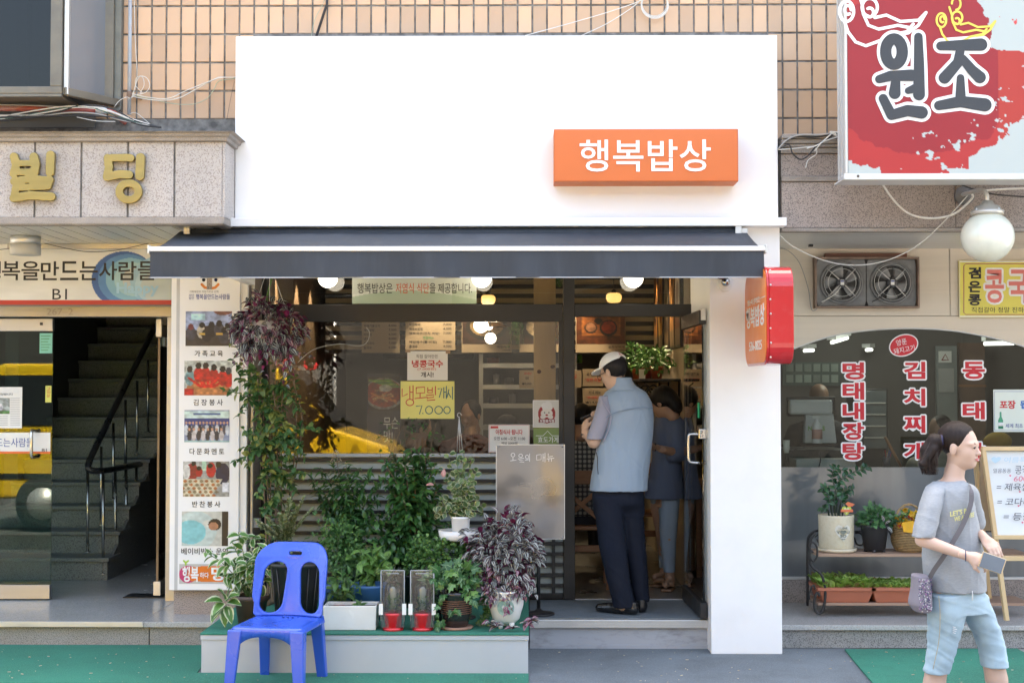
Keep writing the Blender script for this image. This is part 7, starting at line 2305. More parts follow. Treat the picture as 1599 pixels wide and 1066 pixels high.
for i in range(n_):
 x0,x1=-.16+.32*i/n_,-.16+.32*(i+1)/n_
 zb0,zb1=.315-.055*(abs(x0)/.16)**3,.315-.055*(abs(x1)/.16)**3
 apn.add([(x0,-.232,zb0),(x1,-.232,zb1),(x1,-.222,.352),(x0,-.222,.352),(x0,-.224,zb0),(x1,-.224,zb1),(x1,-.214,.352),(x0,-.214,.352)],[(0,1,2,3),(7,6,5,4),(0,4,5,1)],True)
o_=apn.build("front_apron",blue,None);o_.parent=ch;o_.location=(0,0,0)
ch.rotation_euler=(0,0,R(-9))
# ================================================================== right shop: iron plant rack and its pots
RZ=.151
rk=thing("iron_plant_rack","black wrought iron rack with two wooden shelves in front of the right window","plant rack",(2.5,.7,RZ))
ryf,ryb=.50,.85
zsh1,zsh0=P(1350,869,ryf).z,P(1350,945,ryf).z
xr0,xr1=P(1268,0,ryf).x,P(1600,0,ryf).x
pw_=mat("weathered_shelf_wood",(.36,.23,.16),.6,.15,8,.15,60,stretch=(.15,1,1),dirt=.2)
for z in(zsh1,zsh0):
 for q in range(3):
  box("shelf_plank",xr0+.01,ryf+.118*q,z,xr1,ryf+.118*q+.112,z+.018,pw_,rk,.003)
def iron(pts_,Y,r_=.009):return MB().tube(cable(pts_,Y,k=5),r_,8).build("iron_scroll",black_iron,rk)
iron([(1261,945),(1261,900),(1261,850),(1264,836),(1273,829),(1283,828),(1292,829)],ryb-.05)
iron([(1274,831),(1268,838),(1265,850),(1264,872),(1268,884),(1282,896),(1288,915),(1288,938),(1283,955),(1276,956),(1272,948),(1272,935),(1276,925),(1280,930)],ryf-.01)
iron([(1270,862),(1264,856),(1268,846),(1275,852),(1276,868),(1270,876),(1265,868),(1267,860)],ryf-.02,.007)
iron([(1264,935),(1264,925),(1270,913),(1273,920)],ryf,.006)
iron([(1272,838),(1280,834),(1283,842),(1278,846),(1275,841)],ryb-.06,.005)
iron([(1283,829),(1330,829),(1400,829),(1600,829)],ryb,.006)
iron([(1334,838),(1338,849),(1346,850),(1349,840),(1343,832),(1335,832)],ryb,.006)
iron([(1389,830),(1395,842),(1400,842)],ryb,.006)
MB().box(xr1-.02,ryf,RZ,xr1,ryf+.02,zsh1+.1).build("iron_post",black_iron,rk)
k=1/S(.62);b=P(1308,868,.62);b=Vector((b.x,.66,zsh1+.018))
zz_t=thing("glossy_leaf_plant","tall glossy dark green plant in a cream pot with a printed heart","plant",b)
cream=mat("cream_speckled_ceramic",(.62,.56,.42),.4,.04,6,.2,40,speck=.25,sscale=60,speckcol=(.5,.4,.22))
MB().lathe([(25*k,3*k),(26.5*k,6*k),(27.5*k,55*k),(27.5*k,57*k),(25.5*k,57*k),(24*k,10*k)],b,44).build("pot",cream,zz_t)
MB().lathe([(27*k,0),(30.5*k,2*k),(31*k,6*k),(28.5*k,6*k),(27.5*k,3*k),(0,3*k)],b,44).build("saucer",cream,zz_t)
MB().lathe([(25*k,53*k),(0,54*k)],b,24).build("soil",soil,zz_t)
def wrapc(c0,r_):
 return lambda x,z,t:(c0.x+r_*math.sin((x-c0.x)/r_)*(1+t*.01),c0.y-r_*math.cos((x-c0.x)/r_)*(1+.0*t)-.0012-t*.0012,z)
hp_=[(0,-.9),(.35,-.55),(.75,-.1),(.95,.3),(.85,.7),(.5,.9),(.15,.75),(0,.5),(-.15,.75),(-.5,.9),(-.85,.7),(-.95,.3),(-.75,-.1),(-.35,-.55)]
hc_=Vector((b.x+5*k,b.y,b.z+31*k));fn_=wrapc(b,27.6*k)
MB().add([fn_(hc_.x+x*13.5*k,hc_.z+z*14*k,.3)for x,z in hp_],[(13,0,1),(12,13,1,2),(11,12,2,3),(11,3,7),(3,4,5,6,7),(7,8,9,10,11)]).build("heart_panel",mat("pale_heart",(.66,.63,.55),.4),zz_t)
for tx,dz,hw_,hh_ in(("I LOVE",7.5,7,1.6),("Y♥U",1.2,11,3.2),("SO",-4.5,5,2.2),("MUCH",-9,3,1)):
 text_fit(tx,hc_.x-hw_*k,hc_.z+(dz-hh_)*k,hc_.x+hw_*k,hc_.z+(dz+hh_)*k,0,mat("grey_green_print",(.15,.17,.14),.6),zz_t,bold=.02,facing=lambda x,z,t:Vector(fn_(x,z,t))+Vector((0,-.002,0)))
random.seed(111);rng=np.random.default_rng(111)
for pts_,n_,sz in(([(1306,810),(1302,780),(1308,755),(1322,742),(1345,733),(1357,728)],22,.060),([(1302,810),(1296,785),(1290,765),(1284,762)],13,.055),([(1312,810),(1312,785),(1318,768),(1334,762)],15,.058),([(1310,810),(1305,770),(1300,745),(1303,730),(1318,735)],15,.055),([(1297,810),(1292,795),(1282,792)],7,.048),([(1306,812),(1303,790),(1296,775)],10,.055),([(1316,812),(1318,792),(1322,782)],8,.05)):
 p_=cable(pts_,b.y-.02,k=4)
 p_=[Vector((q.x,b.y-.02+rnd(-.004,.004)+.02*math.sin(i),q.z))for i,q in enumerate(p_)]
 MB().tube(p_,[.007-.005*i/len(p_)for i in range(len(p_))],7).build("stem",mat("dark_plant_stem",(.04,.06,.035),.5),zz_t)
 leaves_single('pointed',branch_leaves(p_[4:],n_,sz,1.0,-.05,True,.2,up=(0,-1,.5)),lf_zz,zz_t)
t=thing("heart_pick","lime heart and orange bird plant pick stuck in the cream pot","ornament",P(1318,800,.56))
MB().tube([P(1317,812,.58),P(1318,786,.58)],.0015,5).build("pick_stick",alu,t)
MB().add([P(1322+x*8,797-z*8,.575)for x,z in hp_],[tuple(range(14))]).build("heart_plate",mat("lime_felt",(.42,.50,.08),.7),t)
MB().add([P(1322+x*5,797-z*5,.573)for x,z in hp_],[tuple(range(14))]).build("heart_opening",mat("pale_felt",(.6,.65,.4),.7),t)
pbox("ribbon",1313,795,1332,799,.568,.571,mat("orange_felt",(.62,.16,.07),.7),t)
MB().add([P(x,y,.574)for x,y in((1320,786),(1324,783),(1330,785),(1335,787),(1331,790),(1325,791))],[tuple(range(6))]).build("bird_plate",MATS["orange_felt"],t)
b=P(1368,866,.62);b=Vector((b.x,.66,zsh1+.018))
mt=pot("lobed_leaf_plant","round bush of lobed green leaves in a dark grey plastic pot",b,[(16*k,2*k),(21.5*k,38*k),(23*k,39*k),(23*k,42*k),(20*k,42*k),(17*k,6*k)],mat("charcoal_pot",(.035,.038,.045),.4,.05,5),soil_at=(20*k,38*k))
for i in range(5):MB().lathe([(3*k,0),(3*k,4*k)],b+Vector((14*k*math.cos(i*1.2566-.6),14*k*math.sin(i*1.2566-.6),0)),8).build("foot",MATS["charcoal_pot"],mt)
random.seed(121);rng=np.random.default_rng(121)
foliage('ivy',[(p_,d_,np.array((0,-.8,.7))+rng.normal(size=3)*.4,s_)for p_,d_,u_,s_ in dome_leaves(b+Vector((0,-.01,50*k)),(.135,.12,.085),330,.036,.1,.5,-.5)],leaf_mat("cool_green_lobed_leaf",(.045,.15,.05),(.13,.30,.11),'vein',(.12,.24,.1),vary=.35),mt,0)
leaves_single('oval',[(pt(1382,818,.54),(.3,-.3,.3),(0,-.7,.7),.05),(pt(1385,822,.54),(.6,-.3,-.6),(0,-.7,.7),.055),(pt(1380,814,.54),(-.2,-.3,.7),(0,-.7,.7),.05)],lf_trad,mt)
b=P(1424,866,.60);b=Vector((b.x,.66,zsh1+.018))
bk=thing("flower_basket","round wicker basket with a hoop handle full of yellow and orange flowers","basket",b)
wick=mat("tan_wicker",(.36,.24,.11),.65,.25,40,.3,80)
prof=[(17,0),(22,4),(26.5,13),(27.5,22),(25.5,32),(23,38)]
def brad(h):
 for(r0,h0),(r1,h1)in zip(prof[:-1],prof[1:]):
  if h<=h1:return r0+(r1-r0)*(h-h0)/(h1-h0)
 return prof[-1][0]
MB().lathe([(r_*k*.95,h*k)for r_,h in prof]+[(20*k,36*k),(0,30*k)],b,36).build("basket_lining",mat("dark_wicker",(.14,.09,.045),.8,.3,40),bk)
wv=MB()
for j in range(15):
 h=1.5+j*2.55
 wv.tube([(b.x+(brad(h)*k+.003*(1 if(i+j)%2 else-1))*math.cos(i/44*6.2832),b.y+(brad(h)*k+.003*(1 if(i+j)%2 else-1))*math.sin(i/44*6.2832),b.z+h*k)for i in range(44)],.0042,5,closed=True)
wv.build("woven_strands",wick,bk,kind="stuff")
MB().tube([(b.x+23*k*math.cos(i/30*6.2832),b.y+23*k*math.sin(i/30*6.2832),b.z+38.5*k)for i in range(30)],.008,8,closed=True).build("basket_rim",wick,bk)
hpth=[(b.x+24*k*math.cos(math.pi*i/20),b.y,b.z+36*k+37*k*math.sin(math.pi*i/20))for i in range(21)]
for q in range(2):MB().tube([(x,y+.006*math.sin(i*1.3+q*3.14),z+.004*math.cos(i*1.3+q*3.14))for i,(x,y,z)in enumerate(hpth)],.0055,6).build("basket_handle",wick,bk)
random.seed(131);rng=np.random.default_rng(131)
fy=[leaf_mat("yellow_petal",(.72,.40,.02),(.75,.5,.05),None,vary=.1,transl=.3),leaf_mat("orange_petal",(.62,.20,.02),(.66,.28,.03),None,vary=.1,transl=.3),leaf_mat("red_petal",(.5,.02,.02),(.55,.05,.03),None,vary=.1,transl=.3)]
for i in range(26):
 cpt=np.array(b)+np.array((rnd(-22,22)*k,rnd(-.09,.05),(40+rnd(0,24))*k))
 col_=2 if i%8==0 else(i%3==0)*1
 L=[(cpt,(math.cos(a*.7+i),-.6+rnd(-.2,.2),math.sin(a*.7+i)),(0,-1,.2),rnd(.022,.032))for a in range(9)]
 leaves_joined("flower",'oval',L,fy[col_],bk)
leaves_joined("foliage",'pointed',dome_leaves(b+Vector((0,0,48*k)),(.09,.08,.06),90,.035,0,.5,-.3),lf_mid,bk)
MB().prism([(b.x-16*k,b.z+33*k),(b.x+6*k,b.z+30*k),(b.x+10*k,b.z+44*k),(b.x-2*k,b.z+50*k),(b.x-18*k,b.z+47*k)],b.y-26*k,b.y-25*k).build("yellow_wrap",mat("yellow_tissue",(.72,.38,.02),.6,.15,12),bk,.01)
terra=mat("terracotta_plastic",(.42,.135,.075),.5,.06,3,.05,60)
random.seed(141);rng=np.random.default_rng(141)
for i,(px0,px1,lb)in enumerate(((1279,1366,"left terracotta trough of lettuce seedlings on the lower rack shelf"),(1362,1452,"right terracotta trough of lettuce seedlings on the lower rack shelf, beside the shoulder bag"))):
 z0=zsh0+.018
 a_,b_=P(px0,920,ryf-.02),P(px1,920,ryf-.02)
 z1=P(1300,918,ryf-.02).z
 t=thing("lettuce_trough",lb,"planter",((a_.x+b_.x)/2,.66,z0),"terracotta troughs of lettuce")
 tray_mesh(a_.x,b_.x,ryf-.02,ryf+.36,z0,z1,.035,.012).build("trough",terra,t,.004)
 tray_mesh(a_.x-.008,b_.x+.008,ryf-.028,ryf+.368,z1-.016,z1+.002,.0,.02).build("trough_rim",terra,t,.003)
 box("soil",a_.x+.03,ryf+.015,z1-.05,b_.x-.022,ryf+.34,z1-.022,soil,t)
 big=1.25 if i==0 else .8
 L,Lr=[],[]
 for q in range(150 if i==0 else 190):
  cpt=np.array((rnd(a_.x+.03,b_.x-.03),rnd(ryf+.01,ryf+.33),z1-.025))
  for w_ in range(6):
   a=rnd(0,6.28)
   (L if rnd(0,1)>(.12 if i==0 else .04)else Lr).append((cpt,(math.cos(a)*.7,math.sin(a)*.7,rnd(.8,2.0)),(0,0,1),rnd(.06,.09)*big))
 leaves_joined("seedlings",'oval',L,lf_let,t);leaves_joined("seedlings",'oval',Lr,lf_letr,t)
ez=thing("easel_whiteboard","pine easel with a whiteboard of handwritten Korean menu beside the right window","easel",(3.2,0,RZ))
EY_=.28
beech=mat("pale_beech",(.62,.45,.25),.45,.08,6,.05,60,stretch=(1,1,.2))
def ebar(x0,y0,x1,y1,w,d,Y=EY_,Y1=None,m=beech,nm="frame_bar"):
 a,b=P(x0,y0,Y),P(x1,y1,Y1 if Y1 is not None else Y)
 return MB().bar(a,b,w,d,up=(0,1,0)).build(nm,m,ez,.002)
ebar(1535,700,1572,968,.026,.04,EY_-.05,EY_-.10,nm="leg")
ebar(1522,705,1548,968,.026,.04,EY_+.18,EY_+.50,nm="leg")
ebar(1533,700,1660,700,.026,.045,EY_-.05);ebar(1551,838,1680,838,.026,.04,EY_-.09)
ebar(1553,871,1700,871,.03,.04,EY_-.10)
MB().add([P(x,y,Y)for x,y,Y in((1538,704,EY_-.045),(1690,704,EY_-.045),(1690,835,EY_-.085),(1553,835,EY_-.085))]+[P(x,y,Y+.012)for x,y,Y in((1538,704,EY_-.045),(1690,704,EY_-.045),(1690,835,EY_-.085),(1553,835,EY_-.085))],[(0,1,2,3),(7,6,5,4),(0,3,7,4),(3,2,6,7),(0,4,5,1)]).build("whiteboard",mat("glossy_whiteboard",(.70,.74,.76),.15,.02,3,coat=.4),ez)
pbox("back_board",1530,712,1552,828,EY_+.15,EY_+.16,mat("tan_hardboard",(.36,.25,.15),.6,.1),ez)
mk=mat("dark_marker",(.06,.06,.08),.6);mkp=mat("pink_marker",(.62,.12,.2),.6);mkb=mat("pale_blue_marker",(.42,.58,.68),.6)
for tx,x0,y0,x1,y1,m_ in(("♥ 여름특선메뉴",1548,713,1640,723,mkb),("얼음동동",1551,731,1579,738,mk),("콩국수",1585,727,1618,740,mk),("6000",1583,743,1612,751,mkp),("= 제육쌈밥",1556,754,1622,766,mk),("= 코다리찜",1557,777,1624,789,mk),("= 등갈비",1567,800,1626,812,mk),("♥",1576,741,1579,744,mkp),("♥",1591,766,1594,769,mkp),("♥",1589,788,1592,791,mkp),("♥",1595,814,1598,817,mkp)):
 ptext(tx,x0,y0,x1,y1,EY_-.092,m_,ez,depth=.0006,italic=.15 if len(tx)>3 else 0)
random.seed(151);rng=np.random.default_rng(151)
opm=mat("orange_terracotta_pot",(.42,.10,.045),.5,.05)
for i,(x,y,r_,h,lm,sz,n_,lb)in enumerate(((1.02,2.05,.05,.085,lf_mid,.055,46,"bright leafy plant in an orange pot on the wall shelf nearest the door"),(.98,2.5,.045,.08,lf_dark,.05,60,"dark leafy pot plant next to the orange pot on the wall shelf"),(1.0,2.95,.05,.08,lf_dark,.05,70,"third pot plant along the wall shelf"),(.98,3.45,.05,.09,lf_dark,.05,70,"farthest trailing pot plant on the wall shelf"))):
 b=Vector((x,y,zs_))
 t=pot("shelf_plant",lb,b,[(r_*.75,0),(r_,h),(r_*1.08,h),(r_*1.08,h*1.15),(r_*.9,h*1.15)],opm if i!=1 else mat("dull_red_pot",(.3,.05,.04),.5),soil_at=(r_*.95,h))
 leaves_joined("foliage",'pointed',dome_leaves(b+Vector((0,0,h+.06+.02*i)),(.14,.13,.10),n_*2,sz,.1,.6),lm,t)
t=thing("plant_label","small white card standing among the shelf plants","card",(.93,2.3,zs_));box("card",.90,2.3,zs_,.95,2.303,zs_+.08,paper_white,t)
for i,(px,py,Y,lb)in enumerate(((806,512,2.6,"artificial fern hanging left of the pine post"),(880,505,2.6,"artificial fern hanging right of the pine post"),(866,446,2.2,"small fern sprig in the upper pane by the pine post"))):
 t=thing("hanging_fern",lb,"plant",P(px,py,Y))
 L=[]
 m_=MB()
 for q in range(12):
  a=P(px,py-18,Y);e=a+Vector((rnd(-.09,.09),rnd(-.08,.08),-rnd(.1,.28 if i<2 else .1)))
  p_=arc(a,e,.03,5,(rnd(-1,1),0,.4));m_.tube(p_,.0015,4);L+=branch_leaves(p_,20,.035,.9,.1,True)
 m_.build("stems",stem_g,t);leaves_joined("foliage",'lance',L,lf_dark,t)
# ================================================================== people
skin=mat("warm_skin",(.52,.33,.23),.5,.05,8,.05,300)
skin_p=mat("pale_skin",(.52,.36,.285),.48,.04,8,.04,300)
skin_d=mat("tan_skin",(.36,.21,.14),.5,.06,8)
hair_b=mat("black_hair",(.012,.010,.010),.38,.3,30,.6,220,stretch=(3,3,.4))
hair_br=mat("dark_brown_hair",(.016,.010,.009),.36,.4,24,.7,200,stretch=(3,3,.5))
for m_ in(hair_b,hair_br,mat("navy_trousers",(.009,.012,.022),.8,.08,4,.15,160)):m_.node_tree.nodes['Principled BSDF'].inputs['Specular IOR Level'].default_value=.22
def around(pts,vox,m=.12):
 a=np.array([tuple(p)for p in pts])
 return Sdf(a.min(0)-m,a.max(0)+m,vox)
def rmat(yaw,pitch=0,roll=0):
 "head turned: yaw 0 looks along +y; positive turns left"
 return Matrix.Rotation(R(yaw),3,'Z')@Matrix.Rotation(R(pitch),3,'X')@Matrix.Rotation(R(roll),3,'Y')
def head(c,M,k=1.0,vox=.003,neck=True):
 c=Vector(c)
 W=lambda x,y,z:c+M@Vector((x,y,z))*k
 s=Sdf(c-Vector((.16,.16,.20)),c+Vector((.16,.16,.16)),vox)
 def e(x,y,z,a,b,d,kk=.02,mode='add'):s.ell(W(x,y,z),(a*k,b*k,d*k),kk,M,mode)
 e(0,-.012,.035,.073,.090,.085);e(0,.030,-.02,.056,.062,.085,.03);e(0,.032,-.07,.040,.046,.034,.03);e(0,.066,-.088,.018,.016,.014,.02)
 for sg in(-1,1):
  e(sg*.032,.055,-.03,.024,.024,.026,.02)
  e(sg*.029,.103,.004,.017,.014,.008,.008,'cut');e(sg*.029,.0775,.002,.0125,.0125,.0115,.003)
  e(sg*.075,-.005,-.012,.008,.018,.030,.008);e(sg*.009,.094,-.031,.008,.008,.006,.005)
 s.limb(W(0,.086,.004),W(0,.103,-.026),.006*k,.0105*k,.012)
 e(0,.074,.020,.045,.016,.010,.015);e(0,.0905,-.0535,.019,.010,.0042,.004);e(0,.089,-.0635,.016,.010,.005,.004)
 if neck:s.limb(W(0,-.005,-.05),W(0,-.028,-.14),.043*k,.045*k,.03)
 return s,W
def hand(wrist,tip,nrm,size=1.0,curl=.35,flip=1,vox=.003):
 w,t=Vector(wrist),Vector(tip)
 d=(t-w).normalized();n=Vector(nrm);n=(n-d*n.dot(d)).normalized();sd=d.cross(n)*flip
 s=Sdf(w-Vector((.14,)*3),w+Vector((.14,)*3)+d*.06,vox)
 u=.01*size
 Mx=Matrix((sd,d,n)).transposed()
 s.limb(w-d*3*u,w+d*2*u,2.3*u,2.4*u,.01);s.ell(w+d*4.6*u,(4.0*u,5.0*u,1.6*u),.012,Mx)
 for i,(o,ln,r_)in enumerate(((-2.9,6.6,.82),(-1,7.6,.88),(.95,7.1,.84),(2.8,5.6,.72))):
  p=w+d*(8.2-abs(i-1.3)*.5)*u+sd*o*u;a=curl*.8
  pts_=[p-d*2*u,p]
  for q,f in enumerate((.45,.32,.26)):
   a+=curl*(.5+.5*q)
   p=p+(d*math.cos(a)+n*math.sin(a)+sd*o*.02)*ln*f*u;pts_.append(p)
  s.chain(pts_,[r_*u,r_*u,r_*.92*u,r_*.82*u,r_*.7*u],.003)
 p=w+d*2.6*u-sd*2.4*u
 s.chain([p,p+(d*.8-sd*.8+n*.5)*3*u,p+(d*1.5-sd*.9+n*.9)*3.4*u],[1.25*u,.95*u,.75*u],.006)
 return s
def rp(py,l,r_,Y,ry):
 a,b=P(l,py,Y),P(r_,py,Y)
 return(a.z,(a.x+b.x)/2,Y,(b.x-a.x)/2,ry)
def cloth(name,m,parent,stacks,limbs=(),vox=.007,k=.03,amp=.006,folds=((14,0,26),(-20,8,34),(46,0,9)),seed=0,cuts=()):
 allr=[q for st_ in stacks for q in st_]
 lo=np.array([min(q[1]-q[3]for q in allr)-.06,min(q[2]-q[4]for q in allr)-.06,min(q[0]for q in allr)-.05])
 hi=np.array([max(q[1]+q[3]for q in allr)+.06,max(q[2]+q[4]for q in allr)+.06,max(q[0]for q in allr)+.05])
 for a,b,ra,rb in limbs:
  for p in(a,b):lo=np.minimum(lo,np.array(p)-.1);hi=np.maximum(hi,np.array(p)+.1)
 s=Sdf(lo,hi,vox)
 for st_ in stacks:s.rings(st_,k)
 for a,b,ra,rb in limbs:s.limb(a,b,ra,rb,k)
 for c_,n_ in cuts:s.half(c_,n_)
 return s.build(name,m,parent,disp=lambda V:wavy(V,folds,amp,seed),relax=1)
def shoe(name,heel,toe,m,parent,w=.045,h=.07):
 h_,t_=Vector(heel),Vector(toe)
 s=around([h_,t_],.005,.09)
 s.limb(h_+Vector((0,0,.038)),h_.lerp(t_,.45)+Vector((0,0,.036)),.038,.040,.02).limb(h_.lerp(t_,.45)+Vector((0,0,.034)),t_+Vector((0,0,.026)),.042,.030,.02)
 s.limb(h_+Vector((0,0,.04)),h_+Vector((0,0,h+.02)),.036,.038,.02)
 s.half(h_+Vector((0,0,.004)),(0,0,-1))
 return s.build(name,m,parent)
man=thing("person","person in a white cap, pale blue vest and navy trousers standing in the doorway","person",(P(970,955,.4).x,.4,.19))
hc_=P(959,581,.36);Mh=rmat(48,-22)
hs,W=head(hc_,Mh,neck=False)
bd=around([P(900,600,.3),P(1020,950,.7)],.008,.12)
bd.limb(hc_+Vector((0,.01,-.05)),P(970,612,.43),.050,.052).rings([rp(606,955,998,.4,.09),rp(640,945,1012,.4,.10),rp(700,940,1008,.4,.10),rp(790,936,1000,.42,.10)],.03)
bd.chain([P(948,634,.36),P(927,690,.34),P(914,674,.44)],[.05,.040,.028],.02).chain([P(1006,636,.46),P(990,692,.64),P(936,668,.62)],[.05,.04,.028],.02)
bd.chain([P(953,790,.38),P(962,870,.38),P(973,945,.38)],[.075,.055,.04],.03).chain([P(986,790,.46),P(995,870,.48),P(1001,938,.5)],[.075,.055,.04],.03)
hl=hand(P(914,674,.44),P(914,655,.50),(.6,.6,.2),1.0,.5);hr_=hand(P(936,668,.62),P(922,653,.58),(-.2,-.3,.9),1.0,.5)
bd.build("body",skin,man,join=[hs,hl,hr_])
hh=Sdf(hc_-Vector((.15,)*3),hc_+Vector((.15,)*3),.004)
hh.ell(W(0,-.016,.032),(.078,.093,.088),.02,Mh);hh.half(W(0,.03,0),Mh@Vector((0,1,-.1))).half(W(0,-.05,-.045),Mh@Vector((0,-.35,-1)))
hh.build("hair",hair_b,man)
cp=Sdf(hc_-Vector((.19,)*3),hc_+Vector((.19,)*3),.004)
cp.ell(W(0,-.012,.040),(.086,.104,.094),.01,Mh).half(W(0,0,.048),Mh@Vector((0,-.12,-1)))
cp.ell(W(0,-.118,.062),(.034,.03,.017),.004,Mh,'cut')
cp.build("cap_crown",mat("white_cap_cloth",(.84,.82,.78),.75,.06,5,.25,250),man)
bq=Sdf(hc_-Vector((.24,)*3),hc_+Vector((.24,)*3),.004)
bq.ell(W(0,.085,.044),(.078,.085,.022),.01,Mh).ell(W(0,.09,.026),(.09,.1,.026),.004,Mh,'cut').half(W(0,.05,0),Mh@Vector((0,-1,0)))
bq.build("cap_brim",MATS["white_cap_cloth"],man)
inkline("cap_mark",[[(979-10,552),(966,551),(968,554),(972,553)]],ink_red,man,W(0,-.11,.11).y-.02,.0015)
for sg in(-1,1):
 MB().tube([W(sg*.078,-.02,.004),W(sg*.076,.085,.006)],.0022,6).build("glasses_arm",black_plastic,man)
MB().lathe([(.022,0),(.024,.003),(.022,.004)],(0,0,0),16)
for sg in(-1,1):MB().tube([W(sg*.032+.022*math.cos(a*.524),.104,.003+.017*math.sin(a*.524))for a in range(12)],.0016,5,closed=True).build("glasses_rim",black_plastic,man)
vest_m=mat("pale_blue_nylon",(.24,.315,.40),.6,.04,3,.12,60,sheen=.2)
cloth("vest",vest_m,man,[[rp(594,966,988,.40,.055),rp(602,958,994,.40,.085),rp(612,945,1008,.40,.11),rp(626,937,1017,.40,.125),rp(645,936,1021,.40,.135),rp(680,934,1020,.40,.135),rp(720,927,1015,.40,.14),rp(766,920,1011,.41,.15)]],vox=.006,amp=.017,folds=((34,5,3),(62,0,-6),(18,0,20)),cuts=((P(930,640,.28),(-.85,-.2,.1)),)if False else())
cloth('collar',vest_m,man,[[rp(589,955,986,.385,.092),rp(600,953,990,.392,.10),rp(610,948,999,.397,.108)]],vox=.005,amp=.002)
MB().tube([q+Vector((.0,0,.0))for q in[Vector((P(970.5,591,.375).x+.0625*math.cos(a*.3142),.385+.090*math.sin(a*.3142),P(970,590.5,.375).z))for a in range(20)]],.004,6,closed=True).build('collar_edge',vest_m,man)
yk=[P(946,652,.26),P(960,644,.255),P(975,640,.258),P(1000,636,.262),P(1019,637,.30)]
MB().tube(catmull(yk,5),.0028,6).build("yoke_seam",mat("vest_seam",(.17,.24,.33),.7),man)
MB().tube(catmull([P(931,706,.30),P(933,716,.29),P(933,728,.29),P(934,740,.29)],4),.003,6).build("zip",black_plastic,man)
MB().tube(catmull([P(938,622,.30),P(947,636,.27),P(954,650,.27),P(951,668,.28),P(942,690,.30)],5),.0035,6).build("arm_piping",mat("mauve_piping",(.36,.34,.42),.7),man)
shirt_m=mat("grey_mauve_shirt",(.28,.275,.33),.7,.04,4,.1,200)
cloth("shirt_sleeve",shirt_m,man,[[rp(618,935,952,.36,.05),rp(640,930,956,.34,.066),rp(665,922,949,.33,.068),rp(686,915.5,941,.33,.062)]],vox=.006,amp=.003)
cloth("shirt_sleeve",shirt_m,man,[[rp(628,1002,1018,.46,.06),rp(670,992,1014,.54,.06)]],vox=.007)
cloth("trousers",mat("navy_trousers",(.009,.012,.022),.8,.08,4,.15,160),man,[[rp(758,924,1006,.42,.12),rp(785,926,1005,.42,.12),rp(802,928,1004,.43,.06)],[rp(775,927,972,.38,.10),rp(860,936,979,.37,.085),rp(910,948,985,.37,.075),rp(948,957,993,.38,.075)],[rp(775,966,1004,.45,.10),rp(860,975,1009,.48,.085),rp(930,987,1014,.50,.075),rp(938,988,1014,.5,.075)]],vox=.007,k=.03,amp=.016,folds=((16,4,24),(30,0,40),(60,0,6)),seed=3)
sh_m=mat("black_leather_shoe",(.012,.012,.013),.28,.1,6,coat=.4)
a_=P(988,955,.37);b_=P(933,955,.40)
shoe("shoe",(a_.x,.36,.19),(b_.x+.02,.48,.19),sh_m,man);a_=P(1001,948,.48);shoe("shoe",(a_.x,.46,.19),(a_.x-.11,.68,.19),sh_m,man)
MB().tube([P(915,677,.43)+Vector((.033*math.cos(a*.524),.03*math.sin(a*.524),.006*math.cos(a*.524)))for a in range(12)],.004,6,closed=True).build("wrist_band",black_plastic,man)
t=thing("mobile_phone","dark phone held by the person in the white cap","phone",P(916,652,.55))
MB().bar(P(907,656,.53),P(923,649,.53),.075,.009,up=(.2,.3,1)).build("phone_body",black_plastic,t,.003)
wo=thing("person","person in a slate blue tunic and pale jeans standing inside behind the open glass door","person",(P(1040,905,1.55).x,1.55,.19))
hc_=P(1034,628,1.5);Mh=rmat(58,-30)
hs,W=head(hc_,Mh,.97)
bd=around([P(1000,640,1.4),P(1068,900,1.7)],.009,.14)
bd.limb(hc_+Vector((.01,0,-.05)),P(1040,652,1.55),.05,.06).rings([rp(650,1028,1052,1.55,.08),rp(700,1026,1056,1.55,.1),rp(790,1024,1056,1.57,.1)],.03)
bd.chain([P(1057,664,1.48),P(1060,708,1.42),P(1022,698,1.22)],[.045,.038,.024],.02)
bd.chain([P(1046,790,1.52),P(1044,840,1.5),P(1046,905,1.52)],[.07,.05,.034],.03).chain([P(1030,790,1.62),P(1036,840,1.68),P(1038,893,1.72)],[.07,.05,.034],.03)
bd.limb(P(1046,907,1.52),P(1040,914,1.38),.03,.022,.02).limb(P(1038,896,1.72),P(1022,900,1.62),.03,.022,.02)
bd.build("body",skin_d,wo,join=[hs,hand(P(1022,698,1.22),P(1008,696,1.18),(0,0,1),.95,.5)])
hh=Sdf(hc_-Vector((.18,)*3),hc_+Vector((.18,)*3),.005)
hh.ell(W(0,-.02,.03),(.088,.10,.092),.02,Mh).ell(W(0,-.09,-.05),(.06,.05,.09),.03,Mh).half(W(0,.055,.03),Mh@Vector((0,1,-.45)))
hh.build("hair",hair_b,wo,disp=lambda V:wavy(V,((90,40,10),(60,-80,10)),.003))
tun=mat("slate_blue_cotton",(.085,.11,.175),.8,.06,4,.2,200)
cloth("tunic",tun,wo,[[rp(645,1029,1049,1.55,.07),rp(652,1023,1056,1.55,.09),rp(672,1019,1063,1.55,.12),rp(710,1018,1064,1.55,.13),rp(745,1013,1067,1.55,.14),rp(778,1005,1069,1.56,.15)]],[(P(1056,664,1.47),P(1059,704,1.42),.07,.078),(P(1059,704,1.42),P(1050,712,1.38),.07,.045)],vox=.008,amp=.010,folds=((50,0,4),(34,10,8),(20,0,22)))
